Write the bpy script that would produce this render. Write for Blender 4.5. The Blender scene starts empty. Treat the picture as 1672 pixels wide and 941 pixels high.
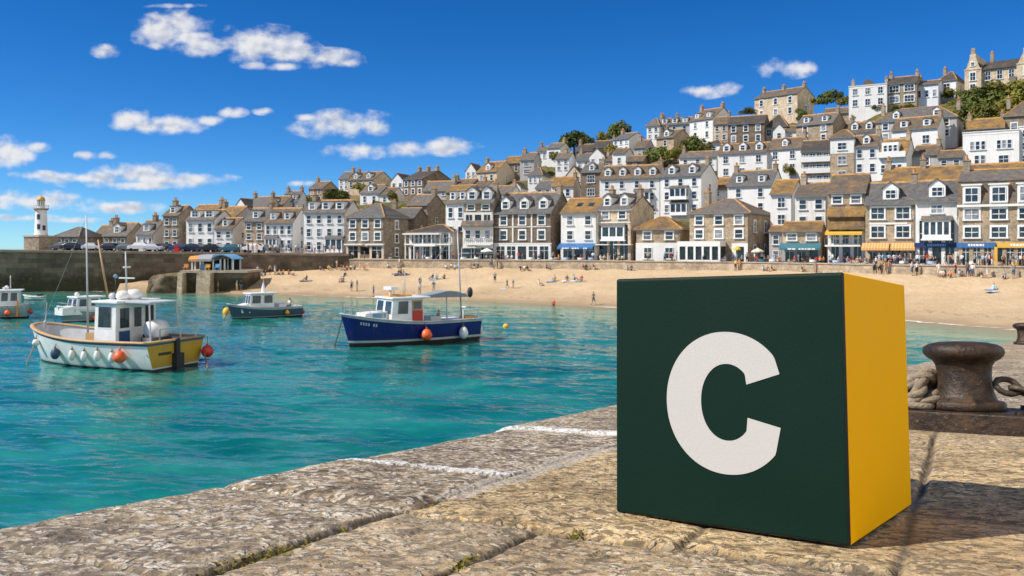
import bpy, bmesh, math, random
import numpy as np
from mathutils import Vector, Matrix, Quaternion
random.seed(7)
F = 1424.0; CX = 836.0; HY = 402.0; EYE = 7.2
scene = bpy.context.scene
SKY_TINT=(.62,.91,1.10); SKY_SAT=1.31
COL = scene.collection

def P(px, py, D):
    return Vector(((px-CX)/F*D, D, EYE-(py-HY)/F*D))
def interp(tab, x):
    if x <= tab[0][0]: return tab[0][1]
    for (a, va), (b, vb) in zip(tab, tab[1:]):
        if x <= b: return va+(vb-va)*(x-a)/(b-a)
    return tab[-1][1]
def zat(py, D): return EYE-(py-HY)/F*D

# ------------------------------------------------------------------ mesh builder
class MB:
    def __init__(s): s.v=[]; s.f=[]; s.m=[]
    def face(s, pts, mi=0):
        n=len(s.v); s.v += [tuple(p) for p in pts]; s.f.append(list(range(n, n+len(pts)))); s.m.append(mi)
    def box(s, x0,x1,y0,y1,z0,z1, mi=0, skip=''):
        n=len(s.v)
        s.v += [(x0,y0,z0),(x1,y0,z0),(x1,y1,z0),(x0,y1,z0),(x0,y0,z1),(x1,y0,z1),(x1,y1,z1),(x0,y1,z1)]
        for k,q in (('b',(0,3,2,1)),('t',(4,5,6,7)),('f',(0,1,5,4)),('r',(1,2,6,5)),('k',(2,3,7,6)),('l',(3,0,4,7))):
            if k in skip: continue
            s.f.append([n+i for i in q]); s.m.append(mi)
    def extrude(s, poly, x0, x1, mi=0, axis=0, caps=True):
        """poly: list of 2D pts, extruded along an axis (0:x -> pts are y,z ; 1:y -> pts are x,z ; 2:z -> x,y)"""
        def mk(p,t):
            return (t,p[0],p[1]) if axis==0 else ((p[0],t,p[1]) if axis==1 else (p[0],p[1],t))
        n=len(s.v); k=len(poly)
        s.v += [mk(p,x0) for p in poly]+[mk(p,x1) for p in poly]
        for i in range(k):
            j=(i+1)%k; s.f.append([n+i,n+j,n+k+j,n+k+i]); s.m.append(mi)
        if caps:
            s.f.append([n+i for i in range(k)][::-1]); s.m.append(mi)
            s.f.append([n+k+i for i in range(k)]); s.m.append(mi)
    def tube(s, pts, rad, n=8, mi=0, cap=True, sq=1.0):
        pts=[Vector(p) for p in pts]; k=len(pts)
        if not hasattr(rad,'__len__'): rad=[rad]*k
        base=len(s.v); up=None
        for i,p in enumerate(pts):
            t=(pts[min(i+1,k-1)]-pts[max(i-1,0)]).normalized()
            if up is None:
                a=Vector((0,0,1)) if abs(t.z)<.9 else Vector((1,0,0))
                u=t.cross(a).normalized()
            else:
                u=(up-t*up.dot(t)).normalized()
            up=u; w=t.cross(u)
            for j in range(n):
                an=2*math.pi*j/n
                s.v.append(tuple(p+u*math.cos(an)*rad[i]+w*math.sin(an)*rad[i]*sq))
        for i in range(k-1):
            for j in range(n):
                a=base+i*n+j; b=base+i*n+(j+1)%n
                s.f.append([a,b,b+n,a+n]); s.m.append(mi)
        if cap:
            s.f.append([base+j for j in range(n)][::-1]); s.m.append(mi)
            s.f.append([base+(k-1)*n+j for j in range(n)]); s.m.append(mi)
    def lathe(s, prof, n=24, mi=0, c=(0,0,0), axis='z'):
        base=len(s.v); k=len(prof)
        for r,z in prof:
            for j in range(n):
                a=2*math.pi*j/n
                x,y=r*math.cos(a),r*math.sin(a)
                p=(x,y,z) if axis=='z' else ((z,x,y) if axis=='x' else (x,z,y))
                s.v.append((c[0]+p[0],c[1]+p[1],c[2]+p[2]))
        for i in range(k-1):
            for j in range(n):
                a=base+i*n+j; b=base+i*n+(j+1)%n
                s.f.append([a,b,b+n,a+n]); s.m.append(mi)
        if prof[0][0]>1e-4: s.f.append([base+j for j in range(n)][::-1]); s.m.append(mi)
        if prof[-1][0]>1e-4: s.f.append([base+(k-1)*n+j for j in range(n)]); s.m.append(mi)
    def ball(s, c, r, n=12, mi=0, sx=1, sz=1):
        k=max(6,n//2+1)
        s.lathe([(max(1e-5,r*sx*math.sin(math.pi*i/k)), -r*sz*math.cos(math.pi*i/k)) for i in range(k+1)], n, mi, c)
    def mesh(s, name, mats, smooth=False, recalc=True):
        me=bpy.data.meshes.new(name); me.from_pydata(s.v,[],s.f)
        for m in mats: me.materials.append(m)
        me.polygons.foreach_set('material_index', s.m)
        if recalc:
            bm=bmesh.new(); bm.from_mesh(me)
            bmesh.ops.remove_doubles(bm, verts=bm.verts, dist=1e-5) if smooth else None
            bmesh.ops.recalc_face_normals(bm, faces=bm.faces); bm.to_mesh(me); bm.free()
        if smooth: me.polygons.foreach_set('use_smooth',[True]*len(me.polygons))
        me.update(); return me
    def build(s, name, mats, parent=None, loc=(0,0,0), rz=0, smooth=False, recalc=True):
        if not isinstance(mats,(list,tuple)): mats=[mats]
        return link(name, s.mesh(name,mats,smooth,recalc), parent, loc, rz)

def link(name, me, parent=None, loc=(0,0,0), rz=0):
    o=bpy.data.objects.new(name, me); COL.objects.link(o)
    if parent is not None: o.parent=parent
    o.location=loc; o.rotation_euler=(0,0,rz); return o
def empty(name, loc, rz=0): 
    o=bpy.data.objects.new(name,None); COL.objects.link(o); o.location=loc; o.rotation_euler=(0,0,rz)
    o.empty_display_size=.3; return o
def tag(o, label, cat, group=None, kind=None):
    o['label']=label; o['category']=cat
    if group: o['group']=group
    if kind: o['kind']=kind
    return o
def struct(o, kind='structure'): o['kind']=kind; return o

# ------------------------------------------------------------------ materials
class NT:
    def __init__(s, name):
        s.m=bpy.data.materials.new(name); s.m.use_nodes=True; s.t=s.m.node_tree
        s.b=s.t.nodes['Principled BSDF']; s.out=s.t.nodes['Material Output']
    def n(s, typ, **kw):
        x=s.t.nodes.new(typ)
        for k,v in kw.items(): setattr(x,k,v)
        return x
    def l(s,a,b): s.t.links.new(a,b)
    def coord(s, offset=True, scale=(1,1,1)):
        tc=s.n('ShaderNodeTexCoord'); o=tc.outputs['Object']
        if offset:
            oi=s.n('ShaderNodeObjectInfo'); ad=s.n('ShaderNodeVectorMath',operation='ADD')
            s.l(o,ad.inputs[0]); s.l(oi.outputs['Location'],ad.inputs[1]); o=ad.outputs[0]
        if scale!=(1,1,1):
            mp=s.n('ShaderNodeVectorMath',operation='MULTIPLY'); mp.inputs[1].default_value=scale
            s.l(o,mp.inputs[0]); o=mp.outputs[0]
        return o
    def noise(s, vec, scale, detail=4, rough=.55, dist=0):
        n=s.n('ShaderNodeTexNoise'); n.inputs['Scale'].default_value=scale; n.inputs['Detail'].default_value=detail
        n.inputs['Roughness'].default_value=rough; n.inputs['Distortion'].default_value=dist
        if vec is not None: s.l(vec,n.inputs['Vector'])
        return n.outputs['Fac']
    def ramp(s, fac, stops, interp='LINEAR'):
        r=s.n('ShaderNodeValToRGB'); e=r.color_ramp.elements; r.color_ramp.interpolation=interp
        while len(e)<len(stops): e.new(.5)
        for el,(p,c) in zip(e,stops):
            el.position=p; el.color=(c,c,c,1) if not hasattr(c,'__len__') else (*c[:3],1)
        s.l(fac,r.inputs[0]); return r.outputs[0]
    def mix(s, fac, a, b, mode='MIX'):
        m=s.n('ShaderNodeMix',data_type='RGBA',blend_type=mode)
        for sock,v in ((m.inputs[0],fac),(m.inputs[6],a),(m.inputs[7],b)):
            if isinstance(v,(int,float)): sock.default_value=v
            elif isinstance(v,tuple): sock.default_value=(*v[:3],1)
            else: s.l(v,sock)
        return m.outputs[2]
    def math(s, op, a, b=0.0, c=0.0):
        m=s.n('ShaderNodeMath',operation=op)
        for i,v in enumerate((a,b,c)):
            if i>=len(m.inputs): break
            if isinstance(v,(int,float)): m.inputs[i].default_value=v
            else: s.l(v,m.inputs[i])
        return m.outputs[0]
    def bump(s, h, strength=.3, dist=.02, prev=None):
        b=s.n('ShaderNodeBump'); b.inputs['Strength'].default_value=strength; b.inputs['Distance'].default_value=dist
        s.l(h,b.inputs['Height'])
        if prev is not None: s.l(prev,b.inputs['Normal'])
        return b.outputs[0]
    def set(s, col=None, rough=None, metal=None, normal=None, spec=None):
        for k,v in (('Base Color',col),('Roughness',rough),('Metallic',metal),('Normal',normal),('Specular IOR Level',spec)):
            if v is None: continue
            if isinstance(v,(int,float)): s.b.inputs[k].default_value=v
            elif isinstance(v,tuple): s.b.inputs[k].default_value=(*v[:3],1)
            else: s.l(v,s.b.inputs[k])
        return s.m
def mul(c,k): return tuple(min(1,x*k) for x in c)

def plain(name, c, rough=.6, metal=0, var=.15, scale=3.0, spec=.4, bump=0.0, bscale=30):
    t=NT(name); v=t.coord(); n=t.noise(v,scale,5)
    col=t.mix(t.ramp(n,[(.3,0.0),(.7,1.0)]), mul(c,1-var), mul(c,1+var))
    nm=None
    if bump: nm=t.bump(t.noise(v,bscale,4),bump,.02)
    return t.set(col,rough,metal,nm,spec)

def render_mat(name, c, dirt=.25):
    """lime-washed / painted render wall with streaks and stains"""
    t=NT(name); v=t.coord()
    n1=t.noise(v,.45,5,.6)
    sc=t.n('ShaderNodeVectorMath',operation='MULTIPLY'); sc.inputs[1].default_value=(2.2,2.2,.18); t.l(v,sc.inputs[0])
    n2=t.noise(sc.outputs[0],1.6,5,.65)
    oi=t.n('ShaderNodeObjectInfo')
    base=t.mix(oi.outputs['Random'], mul(c,.93), mul(c,1.04))
    col=t.mix(t.ramp(n1,[(.42,0.0),(.75,.55)]), base, mul(c,.78))
    col=t.mix(t.ramp(n2,[(.52,0.0),(.8,dirt*2)]), col, (c[0]*.58,c[1]*.54,c[2]*.47))
    return t.set(col,.85,0,t.bump(t.noise(v,9,4),.25,.03),.2)

def stone_mat(name, c1, c2, mortar, sx=.62, sz=.3):
    t=NT(name); v=t.coord(); sp=t.n('ShaderNodeSeparateXYZ'); t.l(v,sp.inputs[0])
    cb=t.n('ShaderNodeCombineXYZ'); t.l(t.math('ADD',sp.outputs[0],sp.outputs[1]),cb.inputs[0]); t.l(sp.outputs[2],cb.inputs[1])
    wob=t.n('ShaderNodeTexNoise'); wob.inputs['Scale'].default_value=1.7; t.l(v,wob.inputs['Vector'])
    w2=t.n('ShaderNodeVectorMath',operation='MULTIPLY_ADD'); t.l(wob.outputs['Color'],w2.inputs[0]); w2.inputs[1].default_value=(.25,.25,0); t.l(cb.outputs[0],w2.inputs[2])
    br=t.n('ShaderNodeTexBrick'); t.l(w2.outputs[0],br.inputs['Vector'])
    br.inputs['Scale'].default_value=1; br.inputs['Brick Width'].default_value=sx; br.inputs['Row Height'].default_value=sz
    br.inputs['Mortar Size'].default_value=.022; br.inputs['Color1'].default_value=(*c1,1); br.inputs['Color2'].default_value=(*c2,1); br.inputs['Mortar'].default_value=(*mortar,1)
    br.inputs['Mortar Smooth'].default_value=.6; br.inputs['Bias'].default_value=-.1
    n=t.noise(v,.8,6,.65); n3=t.noise(v,3.5,3,.6)
    col=t.mix(.75,br.outputs['Color'],t.ramp(n,[(.3,.55),(.5,1.0),(.72,1.45)]),'MULTIPLY')
    col=t.mix(.6,col,t.ramp(n3,[(.3,.6),(.7,1.35)]),'MULTIPLY')
    oi=t.n('ShaderNodeObjectInfo'); r=t.ramp(oi.outputs['Random'],[(0.0,.86),(1.0,1.12)])
    col=t.mix(1.0,col,r,'MULTIPLY')
    return t.set(col,.9,0,t.bump(br.outputs['Fac'],-.4,.03,t.bump(n3,.3,.05)),.15)

def roof_mat(name, base, lichen, amount, line=.22):
    """courses of slate or tile with lichen patches"""
    t=NT(name); v=t.coord(); sp=t.n('ShaderNodeSeparateXYZ'); t.l(v,sp.inputs[0])
    cb=t.n('ShaderNodeCombineXYZ'); t.l(sp.outputs[0],cb.inputs[0]); t.l(t.math('MULTIPLY',sp.outputs[2],1.3),cb.inputs[1])
    br=t.n('ShaderNodeTexBrick'); t.l(cb.outputs[0],br.inputs['Vector']); br.inputs['Scale'].default_value=1
    br.inputs['Brick Width'].default_value=.34; br.inputs['Row Height'].default_value=line; br.inputs['Mortar Size'].default_value=.018
    br.inputs['Color1'].default_value=(*mul(base,.8),1); br.inputs['Color2'].default_value=(*mul(base,1.2),1); br.inputs['Mortar'].default_value=(*mul(base,.45),1)
    n=t.noise(v,.55,6,.65,.4); n2=t.noise(v,4.0,5,.6)
    lo=.62-amount*.45
    f=t.ramp(n,[(lo,0.0),(lo+.2,1.0)])
    f=t.math('MULTIPLY',f,t.ramp(n2,[(.3,.35),(.6,1.0)]))
    lc=t.mix(n2,mul(lichen,.7),mul(lichen,1.25))
    col=t.mix(f,br.outputs['Color'],lc)
    col=t.mix(.7,col,t.ramp(t.noise(v,1.4,5),[(.3,.7),(.7,1.25)]),'MULTIPLY')
    return t.set(col,.75,0,t.bump(br.outputs['Fac'],-.5,.03,t.bump(n2,.3,.03)),.3)

M={}
M['white']=render_mat('white_render',(.76,.755,.74)); M['white2']=render_mat('off_white_render',(.73,.72,.69),.35)
M['cream']=render_mat('cream_render',(.62,.53,.40),.3); M['grey']=render_mat('grey_render',(.42,.41,.40),.4)
M['bluewhite']=render_mat('cool_white_render',(.68,.71,.75),.3)
M['stone']=stone_mat('grey_brown_stone',(.31,.25,.185),(.20,.158,.115),(.33,.285,.225))
M['dark']=stone_mat('dark_brown_stone',(.215,.165,.12),(.135,.103,.077),(.24,.20,.16))
M['tan']=stone_mat('tan_stone',(.43,.335,.23),(.31,.238,.165),(.45,.385,.30))
M['pale']=stone_mat('pale_stone',(.53,.43,.305),(.43,.34,.235),(.53,.46,.36))
M['slate']=roof_mat('grey_slate',(.125,.122,.12),(.27,.185,.08),.10)
M['slate2']=roof_mat('weathered_slate',(.145,.13,.118),(.26,.17,.07),.22)
M['brown']=roof_mat('brown_tile',(.13,.103,.08),(.25,.15,.06),.3)
M['orange']=roof_mat('lichened_orange_tile',(.155,.105,.065),(.31,.175,.045),.5)
M['darkroof']=roof_mat('dark_slate',(.07,.063,.058),(.20,.13,.055),.2)
M['ridge']=plain('orange_ridge_tile',(.40,.215,.075),.8,var=.4,scale=2)
M['ridgegrey']=plain('grey_ridge_tile',(.26,.22,.18),.8,var=.3,scale=2)
M['frame']=plain('white_joinery',(.78,.78,.77),.45,var=.04)
M['trim']=plain('white_trim',(.72,.72,.70),.6,var=.08)
M['gutter']=plain('grey_gutter',(.18,.18,.18),.5)
M['pot']=plain('terracotta_pot',(.52,.25,.09),.8,var=.25)
M['wood']=plain('weathered_wood',(.22,.14,.08),.7,var=.3)
M['brickch']=stone_mat('chimney_stone',(.36,.28,.20),(.27,.21,.15),(.36,.32,.27),.4,.2)
def glass_mat(name,c,rough=.06):
    t=NT(name); v=t.coord(); n=t.noise(v,.9,2)
    col=t.mix(t.ramp(n,[(.4,0.0),(.62,1.0)]),mul(c,.55),mul(c,1.8))
    return t.set(col,rough,0,t.bump(t.noise(v,1.2,1),.08,.02),.6)
M['glass']=glass_mat('window_glass',(.025,.034,.042)); M['shopglass']=glass_mat('shop_glass',(.018,.018,.02),.1)
M['curtain']=glass_mat('curtained_glass',(.16,.17,.18),.12)
M['dormroof']=M['slate2']
for nm,c in dict(blue=(.04,.14,.33),navy=(.02,.035,.13),teal=(.05,.16,.20),orangeawn=(.62,.28,.09),yellow=(.68,.40,.06),
                 sky=(.16,.38,.62),red=(.55,.02,.02),whitecloth=(.80,.80,.79),black=(.012,.012,.014),greyc=(.30,.31,.33)).items():
    M['c_'+nm]=plain('painted_'+nm,c,.55,var=.08)
# awning stripes
t=NT('striped_awning'); v=t.coord(False); w=t.n('ShaderNodeTexWave',wave_type='BANDS',bands_direction='X'); w.inputs['Scale'].default_value=.9; t.l(v,w.inputs['Vector'])
M['stripe']=t.set(t.mix(t.ramp(w.outputs['Fac'],[(.45,0.0),(.55,1.0)]),(.62,.27,.08),(.62,.40,.18)),.7)

# ------------------------------------------------------------------ camera, sun, sky
cam=bpy.data.cameras.new('camera'); camo=bpy.data.objects.new('camera',cam); COL.objects.link(camo)
camo.location=(0,0,EYE); camo.rotation_euler=(math.pi/2,0,0)
cam.sensor_width=36; cam.lens=36*F/1672; cam.shift_x=0; cam.shift_y=-(470.5-HY)/1672
cam.clip_start=.05; cam.clip_end=60000
cam.dof.use_dof=True; cam.dof.focus_distance=1.75; cam.dof.aperture_fstop=22.0
scene.camera=camo
SUN_EL=math.radians(46); SUN_V=Vector((-.945,-.25,0)).normalized()*math.cos(SUN_EL)+Vector((0,0,math.sin(SUN_EL)))
sl=bpy.data.lights.new('sun','SUN'); sl.energy=5.0; sl.angle=math.radians(.5); sl.color=(1,.93,.82)
so=bpy.data.objects.new('sun',sl); COL.objects.link(so); so.rotation_euler=SUN_V.to_track_quat('Z','Y').to_euler(); so.location=(-40,0,60)

wd=bpy.data.worlds.new('World'); scene.world=wd; wd.use_nodes=True
nt=wd.node_tree; N=nt.nodes; bg=N['Background']
def wn(typ,**kw):
    x=N.new(typ)
    for k,v in kw.items(): setattr(x,k,v)
    return x
def wl(a,b): nt.links.new(a,b)
def wm(op,a,b=0.0,c=0.0,clamp=False):
    m=wn('ShaderNodeMath',operation=op,use_clamp=clamp)
    for i,v in enumerate((a,b,c)):
        if isinstance(v,(int,float)): m.inputs[i].default_value=v
        else: wl(v,m.inputs[i])
    return m.outputs[0]
sky=wn('ShaderNodeTexSky',sky_type='NISHITA'); sky.sun_disc=False; sky.sun_elevation=SUN_EL
sky.sun_rotation=math.atan2(SUN_V.x,SUN_V.y); sky.altitude=0; sky.air_density=.6; sky.dust_density=0; sky.ozone_density=4
hsv=wn('ShaderNodeHueSaturation'); hsv.inputs['Saturation'].default_value=SKY_SAT; hsv.inputs['Value'].default_value=1.0
wl(sky.outputs[0],hsv.inputs['Color'])
tint_=wn('ShaderNodeMix',data_type='RGBA',blend_type='MULTIPLY'); tint_.inputs[0].default_value=1; tint_.inputs[7].default_value=(*SKY_TINT,1); wl(hsv.outputs[0],tint_.inputs[6])
tc=wn('ShaderNodeTexCoord'); sep=wn('ShaderNodeSeparateXYZ'); wl(tc.outputs['Generated'],sep.inputs[0])
yy=wm('MAXIMUM',sep.outputs[1],.02)
U=wm('DIVIDE',sep.outputs[0],yy); V=wm('DIVIDE',sep.outputs[2],yy)
# fair-weather cumulus: (direction across, direction up, half width, half height, density)
CL=[(270,52,46,26),(300,40,40,22),(310,62,42,14),(345,75,60,16),(420,72,74,26),(470,86,50,18),(535,96,46,15),(565,103,26,9,.2),(255,75,18,7,.3),(415,107,22,7,.4),(466,108,30,8,.35),
 (172,84,20,10,.2),(210,194,30,17),(282,204,46,16),(240,206,36,10,.2),(342,197,24,8,.25),(378,184,24,8,.3),(429,182,15,6,.4),(562,204,74,21),(605,207,40,15),
 (585,246,50,13),(660,244,34,12),(735,240,42,13),(500,192,18,7,.3),(14,246,38,24),(60,241,20,9,.3),(144,254,20,8,.35),(172,254,20,6,.45),(225,287,62,18),(285,295,90,12),(150,291,90,10,.1),(60,286,40,7,.3),(220,302,100,8,.2),
 (70,328,80,14,.1),(10,322,40,11,.1),(208,340,70,9,.15),(40,356,70,6,.3),(110,360,60,5,.4),(1150,150,34,11,.5),(1187,146,26,11,.46),(1258,111,28,15,.5),(1292,112,36,15,.45),(500,300,50,5,.5),(285,10,60,4,.6)]
uv=wn('ShaderNodeCombineXYZ'); wl(U,uv.inputs[0]); wl(V,uv.inputs[1])
acc=None
for (px,py,rx,ry,*fa) in CL:
    rx=rx/F*1.2; ry=ry/F*1.2
    ma=wn('ShaderNodeVectorMath',operation='MULTIPLY_ADD'); wl(uv.outputs[0],ma.inputs[0]); ma.inputs[1].default_value=(1/rx,1/ry,0); ma.inputs[2].default_value=(-(px-CX)/F/rx,-(HY-py)/F/ry,fa[0] if fa else 0)
    ln=wn('ShaderNodeVectorMath',operation='LENGTH'); wl(ma.outputs[0],ln.inputs[0])
    acc=ln.outputs['Value'] if acc is None else wm('MINIMUM',acc,ln.outputs['Value'])
acc=wm('SUBTRACT',1.0,acc)
def cnoise(du,dv,scale,detail):
    ma=wn('ShaderNodeVectorMath',operation='MULTIPLY_ADD'); wl(uv.outputs[0],ma.inputs[0]); ma.inputs[1].default_value=(1,1.35,0); ma.inputs[2].default_value=(du,dv,.37)
    x=wn('ShaderNodeTexNoise'); x.inputs['Scale'].default_value=scale; x.inputs['Detail'].default_value=detail; x.inputs['Roughness'].default_value=.56; wl(ma.outputs[0],x.inputs['Vector']); return x.outputs['Fac']
n0=cnoise(0,0,34,8); n1=cnoise(-.004,.008,34,2)
def sstep(x,a,b):
    mr=wn('ShaderNodeMapRange',interpolation_type='SMOOTHSTEP'); mr.inputs['From Min'].default_value=a; mr.inputs['From Max'].default_value=b; wl(x,mr.inputs['Value']); return mr.outputs[0]
f0=wm('ADD',acc,wm('MULTIPLY_ADD',n0,2.3,-1.16))
f0=wm('MINIMUM',f0,wm('MULTIPLY_ADD',acc,3.4,.45))
dens=wm('MULTIPLY',sstep(f0,-.12,.85),wm('GREATER_THAN',sep.outputs[1],.02))
shade=sstep(wm('ADD',wm('MULTIPLY',wm('SUBTRACT',n1,n0),2.6),wm('MULTIPLY',f0,.30)),-.05,.75)
cmix=wn('ShaderNodeMix',data_type='RGBA'); wl(shade,cmix.inputs[0]); cmix.inputs[6].default_value=(6.9,6.95,7.1,1); cmix.inputs[7].default_value=(4.4,4.75,5.6,1)
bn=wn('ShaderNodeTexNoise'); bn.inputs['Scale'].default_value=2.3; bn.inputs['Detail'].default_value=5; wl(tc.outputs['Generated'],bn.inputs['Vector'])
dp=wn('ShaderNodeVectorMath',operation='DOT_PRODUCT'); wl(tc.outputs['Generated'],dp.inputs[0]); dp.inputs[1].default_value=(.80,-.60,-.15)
fill_cloud=wm('MULTIPLY',sstep(bn.outputs['Fac'],.37,.55),sstep(dp.outputs['Value'],.02,.45))  # unseen bright clouds behind right, added to fill-light the cube's yellow face
bk=wm('MULTIPLY',wm('MULTIPLY',fill_cloud,.95),wm('GREATER_THAN',sep.outputs[2],0.0))
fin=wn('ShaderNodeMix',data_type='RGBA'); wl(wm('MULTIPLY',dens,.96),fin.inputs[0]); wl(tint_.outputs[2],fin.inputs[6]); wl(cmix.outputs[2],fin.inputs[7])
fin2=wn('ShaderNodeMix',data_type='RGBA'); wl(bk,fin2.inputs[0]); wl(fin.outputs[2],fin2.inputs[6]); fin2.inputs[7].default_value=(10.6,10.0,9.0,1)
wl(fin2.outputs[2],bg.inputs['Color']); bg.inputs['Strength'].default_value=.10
wd.cycles.sampling_method='MANUAL'; wd.cycles.sample_map_resolution=512
vs=scene.view_settings; vs.view_transform='Standard'; vs.look='None'; vs.exposure=0.27; vs.gamma=1; vs.use_curve_mapping=False
scene.cycles.use_denoising=True
scene.cycles.max_bounces=6; scene.cycles.diffuse_bounces=3; scene.cycles.glossy_bounces=3; scene.cycles.transmission_bounces=2; scene.cycles.transparent_max_bounces=6
scene.cycles.caustics_reflective=False; scene.cycles.caustics_refractive=False
# ------------------------------------------------------------------ numpy helpers
def vnoise(x, y, seed=0):
    """2-D value noise, vectorised"""
    xi=np.floor(x).astype(np.int64); yi=np.floor(y).astype(np.int64); fx=x-xi; fy=y-yi
    fx=fx*fx*(3-2*fx); fy=fy*fy*(3-2*fy)
    def h(a,b):
        n=(a*374761393+b*668265263+seed*974711)&0xffffffff
        n=((n^(n>>13))*1274126177)&0xffffffff
        return ((n^(n>>16))&0xffff)/65535.0
    a=h(xi,yi); b=h(xi+1,yi); c=h(xi,yi+1); d=h(xi+1,yi+1)
    return (a*(1-fx)+b*fx)*(1-fy)+(c*(1-fx)+d*fx)*fy
def fbm(x,y,o=4,seed=0):
    r=0; a=.5
    for i in range(o): r=r+a*vnoise(x*2**i,y*2**i,seed+i); a*=.5
    return r
def grid_mesh(name, X, Y, Z, mats, attrs=None, smooth=True):
    r,c=X.shape
    co=np.stack([X,Y,Z],-1).reshape(-1,3).astype(np.float32)
    i=np.arange((r-1)*(c-1)); a=(i//(c-1))*c+(i%(c-1))
    q=np.stack([a,a+1,a+c+1,a+c],-1).astype(np.int32)
    me=bpy.data.meshes.new(name); nf=len(q)
    me.vertices.add(len(co)); me.vertices.foreach_set('co',co.ravel())
    me.loops.add(nf*4); me.loops.foreach_set('vertex_index',q.ravel())
    me.polygons.add(nf); me.polygons.foreach_set('loop_start',np.arange(0,nf*4,4,dtype=np.int32))
    try: me.polygons.foreach_set('loop_total',np.full(nf,4,dtype=np.int32))
    except Exception: pass
    if smooth: me.polygons.foreach_set('use_smooth',np.ones(nf,dtype=bool))
    me.update(calc_edges=True)
    for k,v in (attrs or {}).items():
        at=me.attributes.new(k,'FLOAT','POINT'); at.data.foreach_set('value',v.ravel().astype(np.float32))
    for m in mats: me.materials.append(m)
    return me

# ------------------------------------------------------------------ the quay in the foreground
CUBE_R=np.array([[0.80494,0.59325,0.010977],[-0.59136,0.80058,0.096779],[0.048627,-0.084392,0.995245]])
CUBE_O=np.array([.61302,1.57920,EYE-.54712])
EX,EYv=.460,.888   # direction along the quay's edge; (EYv,-EX) points inland
def quay_base(x,y):
    sl=.09724; yk=4.5
    yb=np.minimum(y,yk)
    return CUBE_O[2]-.01103*(x-.613)-sl*(yb-1.5792)-.064*np.maximum(y-yk,0)
def qray(px,py):
    """where the sight line through a photo point meets the quay"""
    lo,hi=.5,60
    f=lambda D: zat(py,D)-float(quay_base(np.float64((px-CX)/F*D),np.float64(D)))
    for _ in range(60):
        mid=(lo+hi)/2
        if f(mid)>0: lo=mid
        else: hi=mid
    p=P(px,py,lo); p.z=float(quay_base(np.float64(p.x),np.float64(p.y))); return p
pxs=np.concatenate([np.linspace(-1300,-40,50),np.linspace(-30,1700,1000),np.linspace(1712,2900,50)])
pys=np.concatenate([np.linspace(0,1,620)])
# rows spaced evenly on the sloping quay's own depth scale
inv=np.concatenate([np.linspace(1/.55,1/1.25,60)[:-1],np.linspace(1/1.25,1/4.5,460)[:-1],np.linspace(1/4.5,1/20,150)])
DD=1/inv
TT,DG=np.meshgrid((pxs-CX)/F,DD); GX=TT*DG; GY=DG.copy()
# signed distance to the quay's edge (it turns right some metres ahead)
d1=GX*EYv-GY*EX+1.75
d2=.54*(GX-.566)-.8417*(GY-4.83)
d3=.81*(GX-2.89)-.586*(GY-6.33)+.45
wob=(fbm(GX*3,GY*3,3,5)-.45)*.05
d23=np.maximum(d2,d3); dE=np.minimum(d1,d23)
nx=np.where(d1<d23,EYv,np.where(d2>d3,.54,.81)); ny=np.where(d1<d23,-EX,np.where(d2>d3,-.8417,-.586))
out=np.maximum(-dE,0)
GX=GX+nx*out; GY=GY+ny*out
S=GX*EX+GY*EYv; C=GX*EYv-GY*EX
# stones: rectangles along (s) and across (c) the edge
ST=[]
def row(c0,c1,cuts): 
    for a,b in zip(cuts,cuts[1:]): ST.append((a,b,c0,c1))
row(-1.95,-1.07,[-2.2,-1.2,-.45,.30,.965,1.60,2.085,3.115,4.25,5.3,6.6,8.2])
row(-1.07,-.74,[-2.,-.9,.35,1.56]); row(-1.07,-.47,[1.56,3.02,4.4,5.6,7.3])
row(-.74,.32,[-1.5,-.4,.52,1.53]); row(-.47,-.1,[1.56,2.12,3.47,4.7,6.1,8])
row(.32,1.3,[-2,-.8,.2,1.25,1.53]); row(-.1,.95,[1.53,2.10,3.48,4.55,5.9,7.4])
row(.95,1.8,[1.53,2.6,3.9,5.1,6.6,8]); row(1.3,2.6,[-2,0,1.53])
rr=random.Random(3); c=1.8
while c<12:
    w=rr.uniform(.6,1.0); s=1.53 if c<2.6 else -1; cuts=[]
    while s<9: cuts.append(s); s+=rr.uniform(.9,1.7)
    row(c,c+w,cuts); c+=w
c=-12
while c<18:
    w=rr.uniform(.9,1.4); s=7.3+rr.uniform(0,.8) if c<12 else 0; cuts=[]
    while s<24: cuts.append(s); s+=rr.uniform(1.6,2.8)
    row(c,c+w,cuts); c+=w
warpS=S+(fbm(S*2.2,C*2.2,4,1)-.47)*.035; warpC=C+(fbm(S*2.2,C*2.2,4,2)-.47)*.03
dist=np.full(S.shape,-1.0); tint=np.zeros(S.shape); hof=np.zeros(S.shape); warm=np.zeros(S.shape)
for i,(a,b,c0,c1) in enumerate(ST):
    r=random.Random(i*13+1)
    dd=np.minimum(np.minimum(warpS-a,b-warpS),np.minimum(warpC-c0,c1-warpC))
    m=dd>np.maximum(dist,-.02)
    dist=np.where(m,dd,dist); tint=np.where(m,r.uniform(-1,1),tint)
    wv=r.uniform(.1,.65)
    if 1.5<a<3.5 and -1.1<c0<0: wv=.95
    if c0<-1.5: wv=.05+.25*r.random()
    warm=np.where(m,wv,warm)
    k=.3 if (1.4<b and a<3.2 and c0>-1.1 and c1<1) else 1
    sa,sb=r.uniform(-.008,.008)*k,r.uniform(-.008,.008)*k
    hof=np.where(m,r.uniform(-.005,.005)*k+sa*(S-(a+b)/2)+sb*(C-(c0+c1)/2),hof)
dist=np.clip(dist,0,None)
jn=.5+1.0*fbm(S*5,C*5,3,9)
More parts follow.
